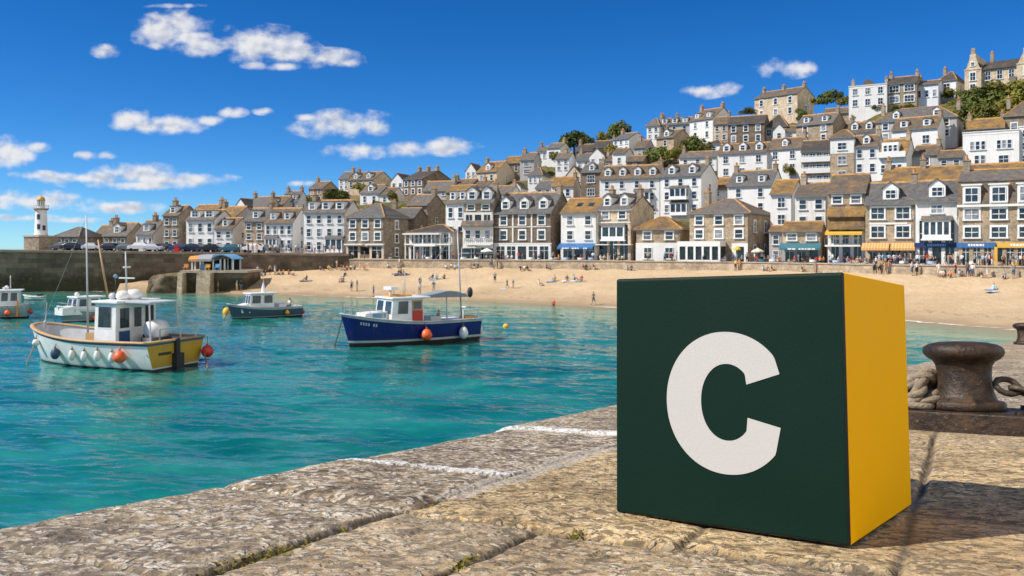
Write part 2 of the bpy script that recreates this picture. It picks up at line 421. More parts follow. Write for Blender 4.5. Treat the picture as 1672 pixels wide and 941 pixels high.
white=(((np.abs(S-2.095-.03*(C+1.4))<.026*jn+.008)|(np.abs(S-3.13)<.035*jn+.008))&(C<-1.08)).astype(float)
pale=((np.abs(C+1.06)<.045*jn+.006)&(S>1.72)&(dist>-1)).astype(float)
groove=np.clip(1-dist/(.008+.010*jn),0,1); groove=groove*groove*(3-2*groove)
groove=groove*(1-white)*(1-.75*pale)
softn=np.where((C<-1.07)&(S<2.08)&(S>1.55),1.0,.32); rnd=np.clip(1-dist/(.075),0,1)**2.0*(1-white)*(1-.6*pale)*softn
GZ=quay_base(GX,GY)+hof-.022*groove*(.4+.6*softn)-.022*rnd
nearw=np.clip(1-(GY-5)/6,0.15,1)
rough=(fbm(S*4.5,C*7,4,20)-.47)*.010+(fbm(S*16,C*22,3,30)-.45)*.007+(fbm(S*45,C*60,2,33)-.38)*.006-np.clip(fbm(S*24,C*28,2,51)-.56,0,1)*.05
edgeR=np.clip(1-(dE-wob)/.17,0,1)
GZ=GZ+rough*nearw-.075*edgeR**2.2-np.where(out>0,out*6,0)
# the bed under the display cube and the bollard is worn level
def level(cx,cy,rad,amt,zf=None):
    global GZ
    d=np.hypot(GX-cx,GY-cy); k=np.clip((rad-d)/(.15),0,1)*amt
    GZ=GZ*(1-k)+(quay_base(GX,GY)-.004)*k
level(.70,1.88,.47,.92)
BOL=qray(1577,698); level(BOL.x,BOL.y,.42,.9)
t=NT('quay_stone'); v=t.coord(False)
def attr(t,nm):
    a=t.n('ShaderNodeAttribute'); a.attribute_name=nm; return a.outputs['Fac']
ta,wa,wh,pa,gr=[attr(t,k) for k in ('tint','warm','white','pale','groove')]
rotv=t.n('ShaderNodeMapping'); rotv.inputs['Rotation'].default_value=(0,0,math.radians(8)); rotv.inputs['Scale'].default_value=(1,1.45,1); t.l(v,rotv.inputs['Vector']); rv=rotv.outputs[0]
n0=t.noise(rv,2.2,6,.62,.3); n1=t.noise(rv,8,6,.7,.25); n2=t.noise(rv,30,6,.7,.35)
wv_=t.n('ShaderNodeTexNoise'); wv_.inputs['Scale'].default_value=16; wv_.inputs['Detail'].default_value=3; t.l(rv,wv_.inputs['Vector'])
wa_=t.n('ShaderNodeVectorMath',operation='MULTIPLY_ADD'); t.l(wv_.outputs['Color'],wa_.inputs[0]); wa_.inputs[1].default_value=(.06,.06,0); t.l(rv,wa_.inputs[2])
vo=t.n('ShaderNodeTexVoronoi'); vo.inputs['Scale'].default_value=46; vo.inputs['Randomness'].default_value=1; t.l(wa_.outputs[0],vo.inputs['Vector']); vs_=t.n('ShaderNodeSeparateColor'); t.l(vo.outputs['Color'],vs_.inputs[0]); chip=vs_.outputs[0]; vd=vo.outputs['Distance']; n3=t.noise(v,120,3,.6)
base=t.ramp(n1,[(.32,(.06,.042,.026)),(.44,(.22,.165,.105)),(.55,(.44,.345,.235)),(.68,(.66,.55,.40))])
warmc=t.ramp(n1,[(.28,(.26,.17,.075)),(.43,(.56,.385,.18)),(.58,(.72,.52,.265)),(.72,(.78,.60,.36))])
col=t.mix(wa,base,warmc)
col=t.mix(.8,col,t.ramp(n0,[(.3,.55),(.5,.95),(.72,1.35)]),'MULTIPLY')
# pale lichen flecks and dark weathering specks, each with a shape of its own
chipf=t.math('MULTIPLY',t.ramp(t.math('MULTIPLY_ADD',t.math('SUBTRACT',n1,.5),1.1,chip),[(.55,0.0),(.64,1.0)]),t.ramp(vd,[(.35,1.0),(.62,0.0)]))
fl=t.math('MULTIPLY',t.math('MAXIMUM',chipf,t.ramp(n2,[(.56,0.0),(.60,1.0)])),t.ramp(n0,[(.34,.35),(.55,1.0)]))
fl=t.math('MULTIPLY',fl,t.math('SUBTRACT',1.0,t.math('MULTIPLY',wa,.75)))
col=t.mix(t.math('MULTIPLY',fl,.9),col,(.80,.75,.66))
dk=t.math('MAXIMUM',t.ramp(n2,[(.38,1.0),(.45,0.0)]),t.math('MULTIPLY',t.ramp(chip,[(.20,1.0),(.26,0.0)]),.9)); col=t.mix(t.math('MULTIPLY',dk,.75),col,(.06,.047,.035))
n5=t.noise(rv,5.5,5,.7,.8); col=t.mix(t.math('MULTIPLY',t.ramp(n5,[(.60,0.0),(.70,1.0)]),.55),col,(.43,.27,.08))
col=t.mix(t.math('MULTIPLY_ADD',ta,.16,.16),col,mul((.34,.29,.23),1.1))
col=t.mix(t.math('MULTIPLY',pa,.6),col,(.55,.50,.43)); col=t.mix(t.math('MULTIPLY',gr,.75),col,(.12,.10,.075))
wn2=t.math('MULTIPLY',wh,t.ramp(n2,[(.40,.1),(.52,1.0)])); col=t.mix(wn2,col,(.80,.79,.76))
col=t.mix(.5,col,t.ramp(n3,[(.3,.6),(.7,1.4)]),'MULTIPLY')
b1=t.bump(n1,.5,.025); b2=t.bump(t.math('MULTIPLY_ADD',chipf,.5,n2),1.0,.018,b1); b3=t.bump(n3,.6,.005,b2)
M['quay']=t.set(col,t.ramp(n1,[(.3,.62),(.7,.9)]),0,b3,.35)
qm=grid_mesh('quay',GX,GY,GZ,[M['quay']],dict(tint=tint,warm=warm,white=white,pale=pale,groove=groove))
struct(link('quay_pavement',qm))
yb=np.linspace(.56,-14,60); xb_=np.linspace(-8,16,80); XB,YB=np.meshgrid(xb_,yb); cE=XB*EYv-YB*EX+1.75; outb=np.maximum(-cE,0); XB=XB+EYv*outb; YB=YB-EX*outb
zero=np.zeros_like(XB); ZB=quay_base(XB,YB)-.012-outb*6+(fbm(XB*3,YB*3,3,4)-.45)*.02
struct(link('quay_pavement',grid_mesh('quay_back',XB,YB,ZB,[M['quay']],dict(tint=zero,warm=zero+.3,white=zero,pale=zero,groove=zero))))
# tufts of moss in the joints
random.seed(11)
mb=MB()
def tuft(px,py,w=.05,n=90):
    p=qray(px,py)
    for _ in range(n):
        s=random.gauss(0,w); cc=random.gauss(0,.008); b=Vector((p.x+EX*s+EYv*cc,p.y+EYv*s-EX*cc,p.z-.009)); h=random.uniform(.002,.006); a=random.uniform(0,6.28)
        u=Vector((math.cos(a),math.sin(a),0))*random.uniform(.002,.0045); lean=Vector((random.gauss(0,.004),random.gauss(0,.004),h))
        mb.face([b-u,b+u,b+lean+u*.4,b+lean-u*.4])
for px,py,w in ((530,877,.03),(468,896,.03),(370,918,.06),(430,905,.04),(693,830,.02),(735,813,.015),(938,872,.022),(745,918,.03),(1000,729,.05),(905,767,.04),(300,938,.05),(858,779,.02),(1560,704,.03),(1625,706,.04)): tuft(px,py,w)
tag(mb.build('joint_moss',plain('moss',(.16,.135,.02),.9,var=.4,scale=20)),'yellow green moss growing in the joints of the quay stones','moss',kind='stuff')

# ------------------------------------------------------------------ display cube with a letter
def leather(name,c,var=.1,sp=.4):
    t=NT(name); v=t.coord(False); n=t.noise(v,150,4,.65,.3); n2=t.noise(v,3.5,4); n3=t.noise(v,420,2)
    col=t.mix(n2,mul(c,1-var),mul(c,1+var))
    col=t.mix(t.math('MULTIPLY',t.ramp(n3,[(.68,0.0),(.74,1.0)]),.3),col,mul((max(c)*.6+c[0]*.4,max(c)*.6+c[1]*.4,max(c)*.6+c[2]*.4),1.6))
    return t.set(col,t.ramp(n2,[(.3,.48),(.7,.62)]),0,t.bump(n,.30,.0012),sp)
M['green']=leather('dark_green_leatherette',(.0030,.0180,.0110),.1,.14); M['yellowface']=leather('yellow_leatherette',(.97,.50,.002),.03,.015)
M['blackedge']=plain('black_edge_binding',(.008,.008,.009),.38,var=.1); M['letter']=leather('white_letter_print',(.50,.485,.465),.02,.2)
W_,D_,H_=.4854,.4908,.5
mb=MB(); 
def bev_box(x0,x1,y0,y1,z0,z1,b):
    me=bpy.data.meshes.new('b'); bm=bmesh.new(); bmesh.ops.create_cube(bm,size=1)
    for w in bm.verts: w.co=Vector((x0+(x1-x0)*(w.co.x+.5),y0+(y1-y0)*(w.co.y+.5),z0+(z1-z0)*(w.co.z+.5)))
    bmesh.ops.bevel(bm,geom=bm.edges[:],offset=b,segments=4,affect='EDGES',profile=.6)
    bm.to_mesh(me); bm.free(); return me
me=bev_box(-W_,0,0,D_,0,H_,.007)
for m in (M['green'],M['yellowface'],M['blackedge']): me.materials.append(m)
for p in me.polygons:
    n=p.normal; c=p.center; p.use_smooth=p.area<.02
    if n.y<-.97: p.material_index=0
    elif n.x>.97: p.material_index=1
    elif n.z>.9 : p.material_index=0
    else:
        edge_near = c.x>-.02 and c.y<.02
        p.material_index = 2 if (edge_near or c.z<.02) else (1 if (c.x>-.02) else 0)
    if c.z<.008 and abs(n.z)>.1: p.material_index=2
Rm=Matrix([list(r) for r in CUBE_R]).to_4x4(); Rm.translation=Vector(CUBE_O)+Vector((0,0,.001))
cube=link('display_cube',me); cube.matrix_world=Rm
tag(cube,'large dark green and yellow cube with a white letter standing on the quay','display cube')
# letter C : arc outline with flat terminals
def ell(cx,cz,rx,rz,a0,a1,n,pw=2.0):
    r=[]
    for i in range(n+1):
        a=a0+(a1-a0)*i/n; ca,sa=math.cos(a),math.sin(a)
        r.append((cx+rx*math.copysign(abs(ca)**(2/pw),ca),cz+rz*math.copysign(abs(sa)**(2/pw),sa)))
    return r
outer=[(-.1243,.3065)]+ell(-.2335,.2462,.1300,.1405,math.radians(41),math.radians(319),72,2.06)+[(-.1239,.2042)]
inner=[(-.1909,.2836)]+ell(-.2315,.2472,.0555,.0757,math.radians(48),math.radians(315),60,2.06)+[(-.1894,.2190)]
mb=MB(); n=60
def lerp_list(L,k):
    r=[]
    for i in range(k+1):
        ds=[0]
        for a_,b_ in zip(L,L[1:]): ds.append(ds[-1]+math.hypot(a_[0]-b_[0],a_[1]-b_[1]))
        d=ds[-1]*i/k; j=min(max(t_ for t_ in range(len(ds)) if ds[t_]<=d+1e-9),len(L)-2); q=(d-ds[j])/(ds[j+1]-ds[j]); r.append((L[j][0]*(1-q)+L[j+1][0]*q,L[j][1]*(1-q)+L[j+1][1]*q))
    return r
o_,i_=lerp_list(outer,96),lerp_list(inner,96)
y0,y1=-.0012,.0004
for k in range(96):
    mb.face([(*o_[k][:1],y0,o_[k][1]),(i_[k][0],y0,i_[k][1]),(i_[k+1][0],y0,i_[k+1][1]),(o_[k+1][0],y0,o_[k+1][1])])
    mb.face([(o_[k][0],y0,o_[k][1]),(o_[k+1][0],y0,o_[k+1][1]),(o_[k+1][0],y1,o_[k+1][1]),(o_[k][0],y1,o_[k][1])])
    mb.face([(i_[k][0],y0,i_[k][1]),(i_[k][0],y1,i_[k][1]),(i_[k+1][0],y1,i_[k+1][1]),(i_[k+1][0],y0,i_[k+1][1])])
for k in (0,96): mb.face([(o_[k][0],y0,o_[k][1]),(o_[k][0],y1,o_[k][1]),(i_[k][0],y1,i_[k][1]),(i_[k][0],y0,i_[k][1])])
mb.build('letter_c',M['letter'],cube)

# ------------------------------------------------------------------ mooring bollards
def rust(name,c):
    t=NT(name); v=t.coord(False); n=t.noise(v,14,6,.65,.5); n2=t.noise(v,45,4,.65); n3=t.noise(v,5,4)
    col=t.ramp(n,[(.3,mul(c,.45)),(.5,c),(.64,(.075,.042,.02)),(.78,(.20,.105,.04))])
    col=t.mix(t.math('MULTIPLY',t.ramp(n2,[(.64,0.0),(.70,1.0)]),.6),col,(.34,.24,.13))
    return t.set(col,t.ramp(n,[(.3,.36),(.7,.75)]),.35,t.bump(n2,.7,.008,t.bump(n,.5,.012)),.6)
M['rust']=rust('rusty_iron',(.040,.024,.014))
sc=BOL.y/F   # metres per photo pixel at the bollard
up=Vector((.011,.0972,1)).normalized()
def bollard(name,loc,k,label,rz,plate=True):
    e=empty(name,loc); q=Vector((0,0,1)).rotation_difference(up); e.rotation_mode='QUATERNION'; e.rotation_quaternion=q@Quaternion((0,0,1),rz)
    pr=[(.0,.0),(.100,.0),(.103,.004),(.103,.020),(.099,.026),(.083,.030),(.076,.048),(.0705,.075),(.0700,.11),(.072,.130),(.079,.143),(.092,.151),(.1015,.161),(.1045,.172),(.101,.184),(.087,.193),(.062,.199),(.03,.2015),(.0001,.202)]
    mb=MB(); mb.lathe([(max(r,1e-4)*k,(z*.94+.050)*k) for r,z in pr],56); mb.build('post',M['rust'],e,smooth=True)
    if not plate: tag(e,label,'bollard'); e.children[0].location=(0,0,-.05*k); return e
    me=bev_box(-.165*k,.165*k,-.15*k,.15*k,-.02*k,.050*k,.006*k); me.materials.append(M['rust']); link('base_plate',me,e)
    for sx in (-1,1):
        for sy in (-1,1): mb=MB(); mb.lathe([(.012*k,0),(.012*k,.012*k),(.0001,.012*k)],6,0,(sx*.14*k,sy*.125*k,.048*k)); mb.build('bolt',M['rust'],e)
    tag(e,label,'bollard',None); return e
KB=137*sc/.235*1.0
bl=bollard('mooring_bollard',BOL,KB,'rusty iron mushroom bollard on a square plate right of the cube',math.radians(-33))
B2=qray(1677,563)
bollard('mooring_bollard',B2,18/F*B2.y/.0955,'far rusty bollard at the right edge standing on pale stones beyond the nearer one',math.radians(10),False)
# rope heaped behind the near bollard: a thick laid rope in loops
M['rope']=plain('hemp_rope',(.26,.205,.14),.9,var=.25,scale=30,bump=.6,bscale=120)
def strand_rope(path, r, name, mat, parent=None, lay=9.0):
    """three strands twisted round a path"""
    pts=[Vector(p) for p in path]; ds=[0]
    for a,b in zip(pts,pts[1:]): ds.append(ds[-1]+(b-a).length)
    L=ds[-1]; n=int(L/(r*.55)); cen=[]
    for i in range(n+1):
        d=L*i/n; j=max(k for k in range(len(ds)) if ds[k]<=d+1e-9); j=min(j,len(pts)-2); q=(d-ds[j])/max(1e-9,ds[j+1]-ds[j])
        p0=pts[max(j-1,0)];p1=pts[j];p2=pts[j+1];p3=pts[min(j+2,len(pts)-1)]
        cen.append(.5*((2*p1)+(p2-p0)*q+(2*p0-5*p1+4*p2-p3)*q*q+(3*p1-p0-3*p2+p3)*q**3))
    mb=MB()
    for s in range(3):
        path2=[]; up=Vector((0,0,1))
        for i,p in enumerate(cen):
            t_=(cen[min(i+1,n)]-cen[max(i-1,0)]).normalized(); u=t_.cross(up); u=u.normalized() if u.length>.1 else Vector((1,0,0)); w=t_.cross(u)
            a=2*math.pi*(s/3)+L*i/n/(r*lay)*2*math.pi; path2.append(p+(u*math.cos(a)+w*math.sin(a))*r*.5)
        mb.tube(path2,r*.58,7)
    return mb.build(name,mat,parent,smooth=True)
def onq(x,y,h): return Vector((x,y,float(quay_base(np.float64(x),np.float64(y)))+h))
bx,by=BOL.x,BOL.y; k=KB
path=[onq(bx-.02*k,by+.10*k,.055*k),onq(bx-.08*k,by+.08*k,.13*k),onq(bx-.115*k,by+.02*k,.12*k),onq(bx-.145*k,by-.01*k,.085*k),onq(bx-.16*k,by+.06*k,.05*k),onq(bx-.10*k,by+.12*k,.045*k),
      onq(bx-.06*k,by+.05*k,.09*k),onq(bx-.12*k,by-.02*k,.065*k),onq(bx-.19*k,by+.02*k,.045*k),onq(bx-.20*k,by+.10*k,.03*k),onq(bx-.11*k,by+.14*k,.03*k),onq(bx-.05*k,by+.07*k,.12*k),onq(bx-.10*k,by+.03*k,.145*k),onq(bx-.135*k,by+.07*k,.10*k),onq(bx-.22*k,by+.16*k,.02*k)]
tag(strand_rope(path,.019*k,'mooring_rope',M['rope']),'thick pale rope heaped in loops at the left side of the near bollard','rope')
# chain leading off to the right
ch=empty('mooring_chain',onq(bx+.07*k,by,.11*k)); tag(ch,'heavy rusty chain of thick links leading right from the near bollard','chain')
pts=[onq(bx+.066*k+.036*k*i,by-.05*k-.012*k*i,(.125-.012*i-.0*i*i)*k if i<4 else max(.02,.077-.016*(i-4))*k) for i in range(10)]
M['chain']=rust('chain_iron',(.09,.07,.05))
for i,(a,b) in enumerate(zip(pts,pts[1:])):
    d=(b-a).normalized(); side=d.cross(Vector((0,0,1))).normalized(); upv=side.cross(d)
    ax=(side+upv*.35).normalized() if i%2 else (upv-side*.35).normalized(); c0=(a+b)/2; lk=[]
    for j in range(13):
        an=2*math.pi*j/12; lk.append(c0+d*math.cos(an)*.030*k+ax*math.sin(an)*.019*k-ch.location)
    mb=MB(); mb.tube(lk,.0085*k,8); mb.build('link',M['chain'],ch,smooth=True)
# ------------------------------------------------------------------ houses
DF=[(-200,215),(90,205),(270,192),(420,178),(560,160),(700,150),(836,145),(1000,138),(1190,130),(1300,122),(1450,112),(1670,102),(1800,97)]
KF=[(200,1.2),(600,1.1),(900,.8),(1100,.65),(1300,.6),(1450,.45),(1650,.42)]
def Dfront(x): return interp(DF,x)
def Dhill(x,yb): return Dfront(x)+interp(KF,x)*(430-yb)
PROM=4.6
def deck_z(px): return interp([(-300,6.6),(0,6.5),(570,5.75)],px)
BASES=[]   # (px, D, z) samples of the hillside under the houses
_wc={}
def window_mesh(w,h,style,split):
    key=(round(w,1),round(h,1),style,split)
    if key in _wc: return _wc[key]
    w,h=key[0],key[1]
    mb=MB(); fw=.09 if style!='surround' else .2; pr=-.07
    e=fw
    if style=='surround': mb.box(-w/2-e,w/2+e,pr,.02,h,h+e+.05,0); mb.box(-w/2-e,-w/2,pr,.02,0,h,0); mb.box(w/2,w/2+e,pr,.02,0,h,0)
    else: mb.box(-w/2,w/2,pr,.02,h-.09,h,0); mb.box(-w/2,-w/2+.09,pr,.02,0,h-.09,0); mb.box(w/2-.09,w/2,pr,.02,0,h-.09,0)
    mb.box(-w/2-e-.05,w/2+e+.05,-.2,.02,-.16,0,0)      # sill
    b=.03
    mb.box(-w/2+.09,w/2-.09,-.045,.02,h*.5-.04,h*.5+.04,0)
    n=max(1,round(w/.75)) if style!='plainbar' else 1
    for i in range(1,n): x=-w/2+w*i/n; mb.box(x-b,x+b,-.045,.02,.0,h,0)
    pm=MB(); pm.box(-w/2+.02,w/2-.02,-.022,.01,.02,h-.02,0)
    if split: r=(mb.mesh('window_frame',[M['frame']]),pm.mesh('pane',[M['glass']]))
    else:
        pm2=len(mb.v); mb.v+=pm.v; mb.f+=[[i+pm2 for i in f] for f in pm.f]; mb.m+=[1]*len(pm.f)
        r=(mb.mesh('window',[M['frame'],M['glass']]),None)
    _wc[key]=r; return r
_wr=random.Random(5)
def window(root,x,y,z,w,h,rz=0,style='sash',split=False):
    a,b=window_mesh(w,h,style,split)
    o=link('window',a,root,(x,y,z),rz)
    if not b and _wr.random()<.3: o.material_slots[1].link='OBJECT'; o.material_slots[1].material=M['curtain' if _wr.random()<.7 else 'shopglass']
    if b:
        p=link('pane',b,o)
        if _wr.random()<.25: p.material_slots[0].link='OBJECT'; p.material_slots[0].material=M['curtain']
    return o
def chimney(roof,x,y,z0,z1,mat,pots=2,w=.75,l=1.2):
    mb=MB(); mb.box(x-w/2,x+w/2,y-l/2,y+l/2,z0,z1,0); mb.box(x-w/2-.08,x+w/2+.08,y-l/2-.08,y+l/2+.08,z1,z1+.16,0)
    for i in range(pots):
        yy=y-l/2+l*(i+.5)/pots; mb.lathe([(.17,z1+.16),(.13,z1+.75),(.16,z1+.8),(.10,z1+.8)],8,1,(x,yy,0))
    mb.build('chimney',[M[mat],M['pot']],roof)
def dormer(root,x,H,s,wd=1.5,hd=1.45,rf='slate',y0=.9,flat=False,split=False,wall='frame'):
    """a roof window with cheeks; H eave height, s roof slope"""
    z0=H+s*y0+.12; z1=z0+hd; yb=y0+(hd+.2)/max(s,.25)
    mb=MB(); mb.box(x-wd/2,x+wd/2,y0,yb,z0-.3,z1,0,'b')
    if flat: mb.box(x-wd/2-.12,x+wd/2+.12,y0-.2,yb+.3,z1,z1+.14,1)
    else:
        g=wd*.42; yb2=yb+g/max(s,.25)
        for a,b in ((-1,0),(0,1)):
            pass
        o=.14
        L=[(x-wd/2-o,z1-.06),(x,z1+g),(x+wd/2+o,z1-.06),(x+wd/2+o,z1+.08),(x,z1+g+.15),(x-wd/2-o,z1+.08)]
        mb.extrude(L,y0-.18,yb2,1,1)
        mb.face([(x-wd/2,y0-.02,z1),(x+wd/2,y0-.02,z1),(x,y0-.02,z1+g)],0)
    d=mb.build('dormer',[M[wall],M[rf]],root)
    window(d,x,y0-.03,z0+.18,wd*.68,hd*.78,0,'sash',False)
    return d
def roof_gable(w,d,H,rh,wallm,o=.3,ox=.12,t=.17,z_ridge='ridge'):
    s=rh/(d/2); mb=MB()
    pl=[(-o,H-o*s),(d/2,H+rh),(d+o,H-o*s),(d+o,H-o*s+t),(d/2,H+rh+t*1.1),(-o,H-o*s+t)]
    mb.extrude(pl,-ox,w+ox,0,0)
    mb.extrude([(d/2-.24,H+rh+t-.16),(d/2,H+rh+t+.14),(d/2+.24,H+rh+t-.16)],-ox-.01,w+ox+.01,1,0)
    mb.box(-ox-.02,w+ox+.02,-o-.12,-o+.0,H-o*s-.02,H-o*s+.12,2)
    return mb,s
def roof_hip(w,d,H,rh,o=.35,t=.15):
    a=min(d/2,w/2*.85); mb=MB(); z0=H; z1=H+rh
    A=[(-o,-o,z0),(w+o,-o,z0),(w+o,d+o,z0),(-o,d+o,z0)]; r0=(a,d/2,z1); r1=(w-a,d/2,z1)
    mb.face([A[0],A[1],r1,r0],0); mb.face([A[1],A[2],r1],0); mb.face([A[2],A[3],r0,r1],0); mb.face([A[3],A[0],r0],0)
    mb.box(-o-.05,w+o+.05,-o-.05,d+o+.05,z0-.16,z0-.002,2)
    for p,q in ((A[0],r0),(A[1],r1),(A[2],r1),(A[3],r0),(r0,r1)): mb.tube([p,q],.13,6,1)
    return mb,rh/(d/2+o)
NH=[0]
def house(xl,xc,xr,yb,ye,yr,wall,roof,label,win=(2,2),kind='gable',D=None,d=None,dorm=0,chim='',front=False,ground=None,
          side=None,theta=None,style='sash',cat='house',name=None,ww=None,dD=0,dflat=False,zb=None,skip=(),ridge='ridge',hh=None,dw=1.5,lower=None,wallside=None):
    D=(D or (Dfront(xc) if front else Dhill(xc,yb)))+dD
    tc=(xc-CX)/F; tl=(xl-CX)/F; Xc=tc*D
    dd=d or 8.0
    if theta is not None: th=math.radians(theta)
    elif xr:
        tr=(xr-CX)/F; q0=tr*D-Xc; k=math.sqrt(1+tr*tr)
        if q0/(dd*k)>.62: dd=q0/(.62*k)
        th=math.atan(tr)+math.asin(q0/(dd*k))
    else: th=max(math.radians(24),math.atan(tc)+math.radians(6))
    th=min(max(th,math.radians(12)),math.radians(52))
    w=(Xc-tl*D)/(math.cos(th)+tl*math.sin(th))
    z0=zb if zb is not None else zat(yb,D)
    ze=zat(ye,D); H=ze-z0
    zr=zat(yr,D+dd/2*math.cos(th)); rh=max(.4,zr-ze)
    if kind=='front': zr=zat(yr,D+w/2*math.sin(th)); rh=max(.5,zr-ze)
    ox,oy=Xc-w*math.cos(th),D+w*math.sin(th)
    BASES.append((xc,D,z0)); BASES.append((CX+F*ox/oy,oy,z0)); 
    bx_,by_=ox+w/2*math.cos(th)+dd*math.sin(th),oy-w/2*math.sin(th)+dd*math.cos(th); BASES.append((CX+F*bx_/by_,by_,z0+.5))
    nm=name or {'white':'white_house','white2':'white_house','bluewhite':'white_house','cream':'cream_house','grey':'grey_house'}.get(wall,'stone_house')
    root=empty(nm,(ox,oy,z0),-th); tag(root,label,cat,'houses of the harbour town'); NH[0]+=1
    fd=0 if front else -4.0
    s=1.0; rmat=M[roof]; rname='ridge' if ridge=='ridge' else 'ridgegrey'
    wm_=M[wall]
    # walls
    mb=MB()
    if kind=='gable':
        pr=[(0,fd),(dd,fd),(dd,H),(dd/2,H+rh),(0,H)]
        mb.extrude(pr,0,w,0,0)
    elif kind=='front':
        mb.extrude([(0,fd),(w,fd),(w,H),(w/2,H+rh),(0,H)],0,dd,0,1)
    elif kind=='flat':
        mb.box(0,w,0,dd,fd,H,0)
    else: mb.box(0,w,0,dd,fd,H-.17 if kind=='hip' else H,0)
    wl_=mb.build('wall',[wm_],root)
    if lower:   # a differently finished lower storey, set 6 cm proud
        mb=MB(); hz=H*lower[1]; mb.box(-.06,w+.06,-.06,dd,fd,hz,0); mb.box(-.1,w+.1,-.12,0,hz,hz+.14,1); mb.build('lower_wall',[M[lower[0]],M['trim']],root)
    # roof
    if kind=='gable':
        mb,s=roof_gable(w,dd,H,rh,wall); ro=mb.build('roof',[rmat,M[rname],M['gutter']],root)
    elif kind=='hip':
        mb,s=roof_hip(w,dd,H,rh); ro=mb.build('roof',[rmat,M[rname],M['gutter']],root)
    elif kind=='front':
        s=rh/(w/2); o=.25; t_=.16; mb=MB()
        mb.extrude([(-o,H-o*s),(w/2,H+rh),(w+o,H-o*s),(w+o,H-o*s+t_),(w/2,H+rh+t_*1.2),(-o,H-o*s+t_)],-.12,dd,0,1)
        mb.extrude([(w/2-.2,H+rh+.02),(w/2,H+rh+t_+.15),(w/2+.2,H+rh+.02)],-.13,dd,1,1); ro=mb.build('roof',[rmat,M[rname]],root); s=0
    elif kind=='flat':
        mb=MB(); mb.box(-.12,w+.12,-.12,dd+.12,H-.02,H+.16,0); mb.box(-.05,w+.05,-.05,dd+.05,H-.55,H-.40,0); ro=mb.build('roof',[M['trim']],root); s=0
    elif kind=='mansard':
        h1=rh*.62; mb=MB(); i=.75
        mb.extrude([(-.15,H),(i,H+h1),(dd-i,H+h1),(dd+.15,H)],-.1,w+.1,0,0)
        mb.extrude([(i-.15,H+h1-.02),(i-.15,H+h1+.12),(dd/2,H+rh),(dd-i+.15,H+h1+.12),(dd-i+.15,H+h1-.02)],-.12,w+.12,3,0)
        mb.box(-.15,w+.15,-.35,.1,H-.28,H-.003,2); mb.tube([(-.1,dd/2,H+rh),(w+.1,dd/2,H+rh)],.16,6,1)
        ro=mb.build('roof',[M['brown'],M[rname],M['trim'],M['slate2']],root); s=h1/(i+.15)
    for ci,ch in enumerate(chim):
        x={'L':.45,'R':w-.45,'M':w/2,'l':w*.28,'r':w*.72}[ch]
        zt=H+rh; y=dd/2
        if kind=='hip': y=dd*.62; 
        if kind=='front': y=dd*.5
        chimney(ro,x,y,zt-1.3,zt+1.15,'brickch' if wall not in('white',) or ci%2 else 'brickch',2 if D<230 else 2)
    dfl=dflat or _wr.random()<.28; dsz=_wr.uniform(.85,1.12)
    for i in range(dorm):
        x=w*(i+.5)/dorm
        dormer(root,x,H,max(s,.35),(dw if w/dorm>2.2 else 1.15)*dsz,1.5*(.7+.3*dsz),roof if roof!='orange' else 'slate2',.75,dfl)
    # windows on the facade
    cols,rows=win
    g0=(hh or 3.0) if (front and (ground or hh)) else 0
    if rows:
        fh=(H-g0-.25)/rows
        for r in range(rows):
            for c in range(cols):
                if (c,r) in skip: continue
                x=w*(c+.5)/cols
                wwid=ww or min(1.15,w/cols*.5); whei=min(1.75,fh*.58)
                window(root,x,-.012,g0+fh*r+fh*.30,wwid,whei,0,style,front)
    # windows on the right-hand side wall
    if side is None and xr: side=(1,max(1,rows)) if xr-xc>10 else None
    if side and side[0]:
        fh=(H-.3)/side[1]
        for r in range(side[1]):
            for c in range(side[0]): window(root,w+.012,dd*(c+.5)/side[0],fh*r+fh*.3,min(1.0,dd/side[0]*.4),min(1.6,fh*.55),math.pi/2,style,front)
    root['_w']=w; root['_h']=H; root['_d']=dd
    if front and ground: shopfront(root,w,g0,ground)
    # rain pipe
    if front:
        mb=MB(); mb.tube([(w-.12,-.09,.1),(w-.12,-.09,H-.3)],.05,6); mb.build('rain_pipe',M['gutter'],root)
    return root

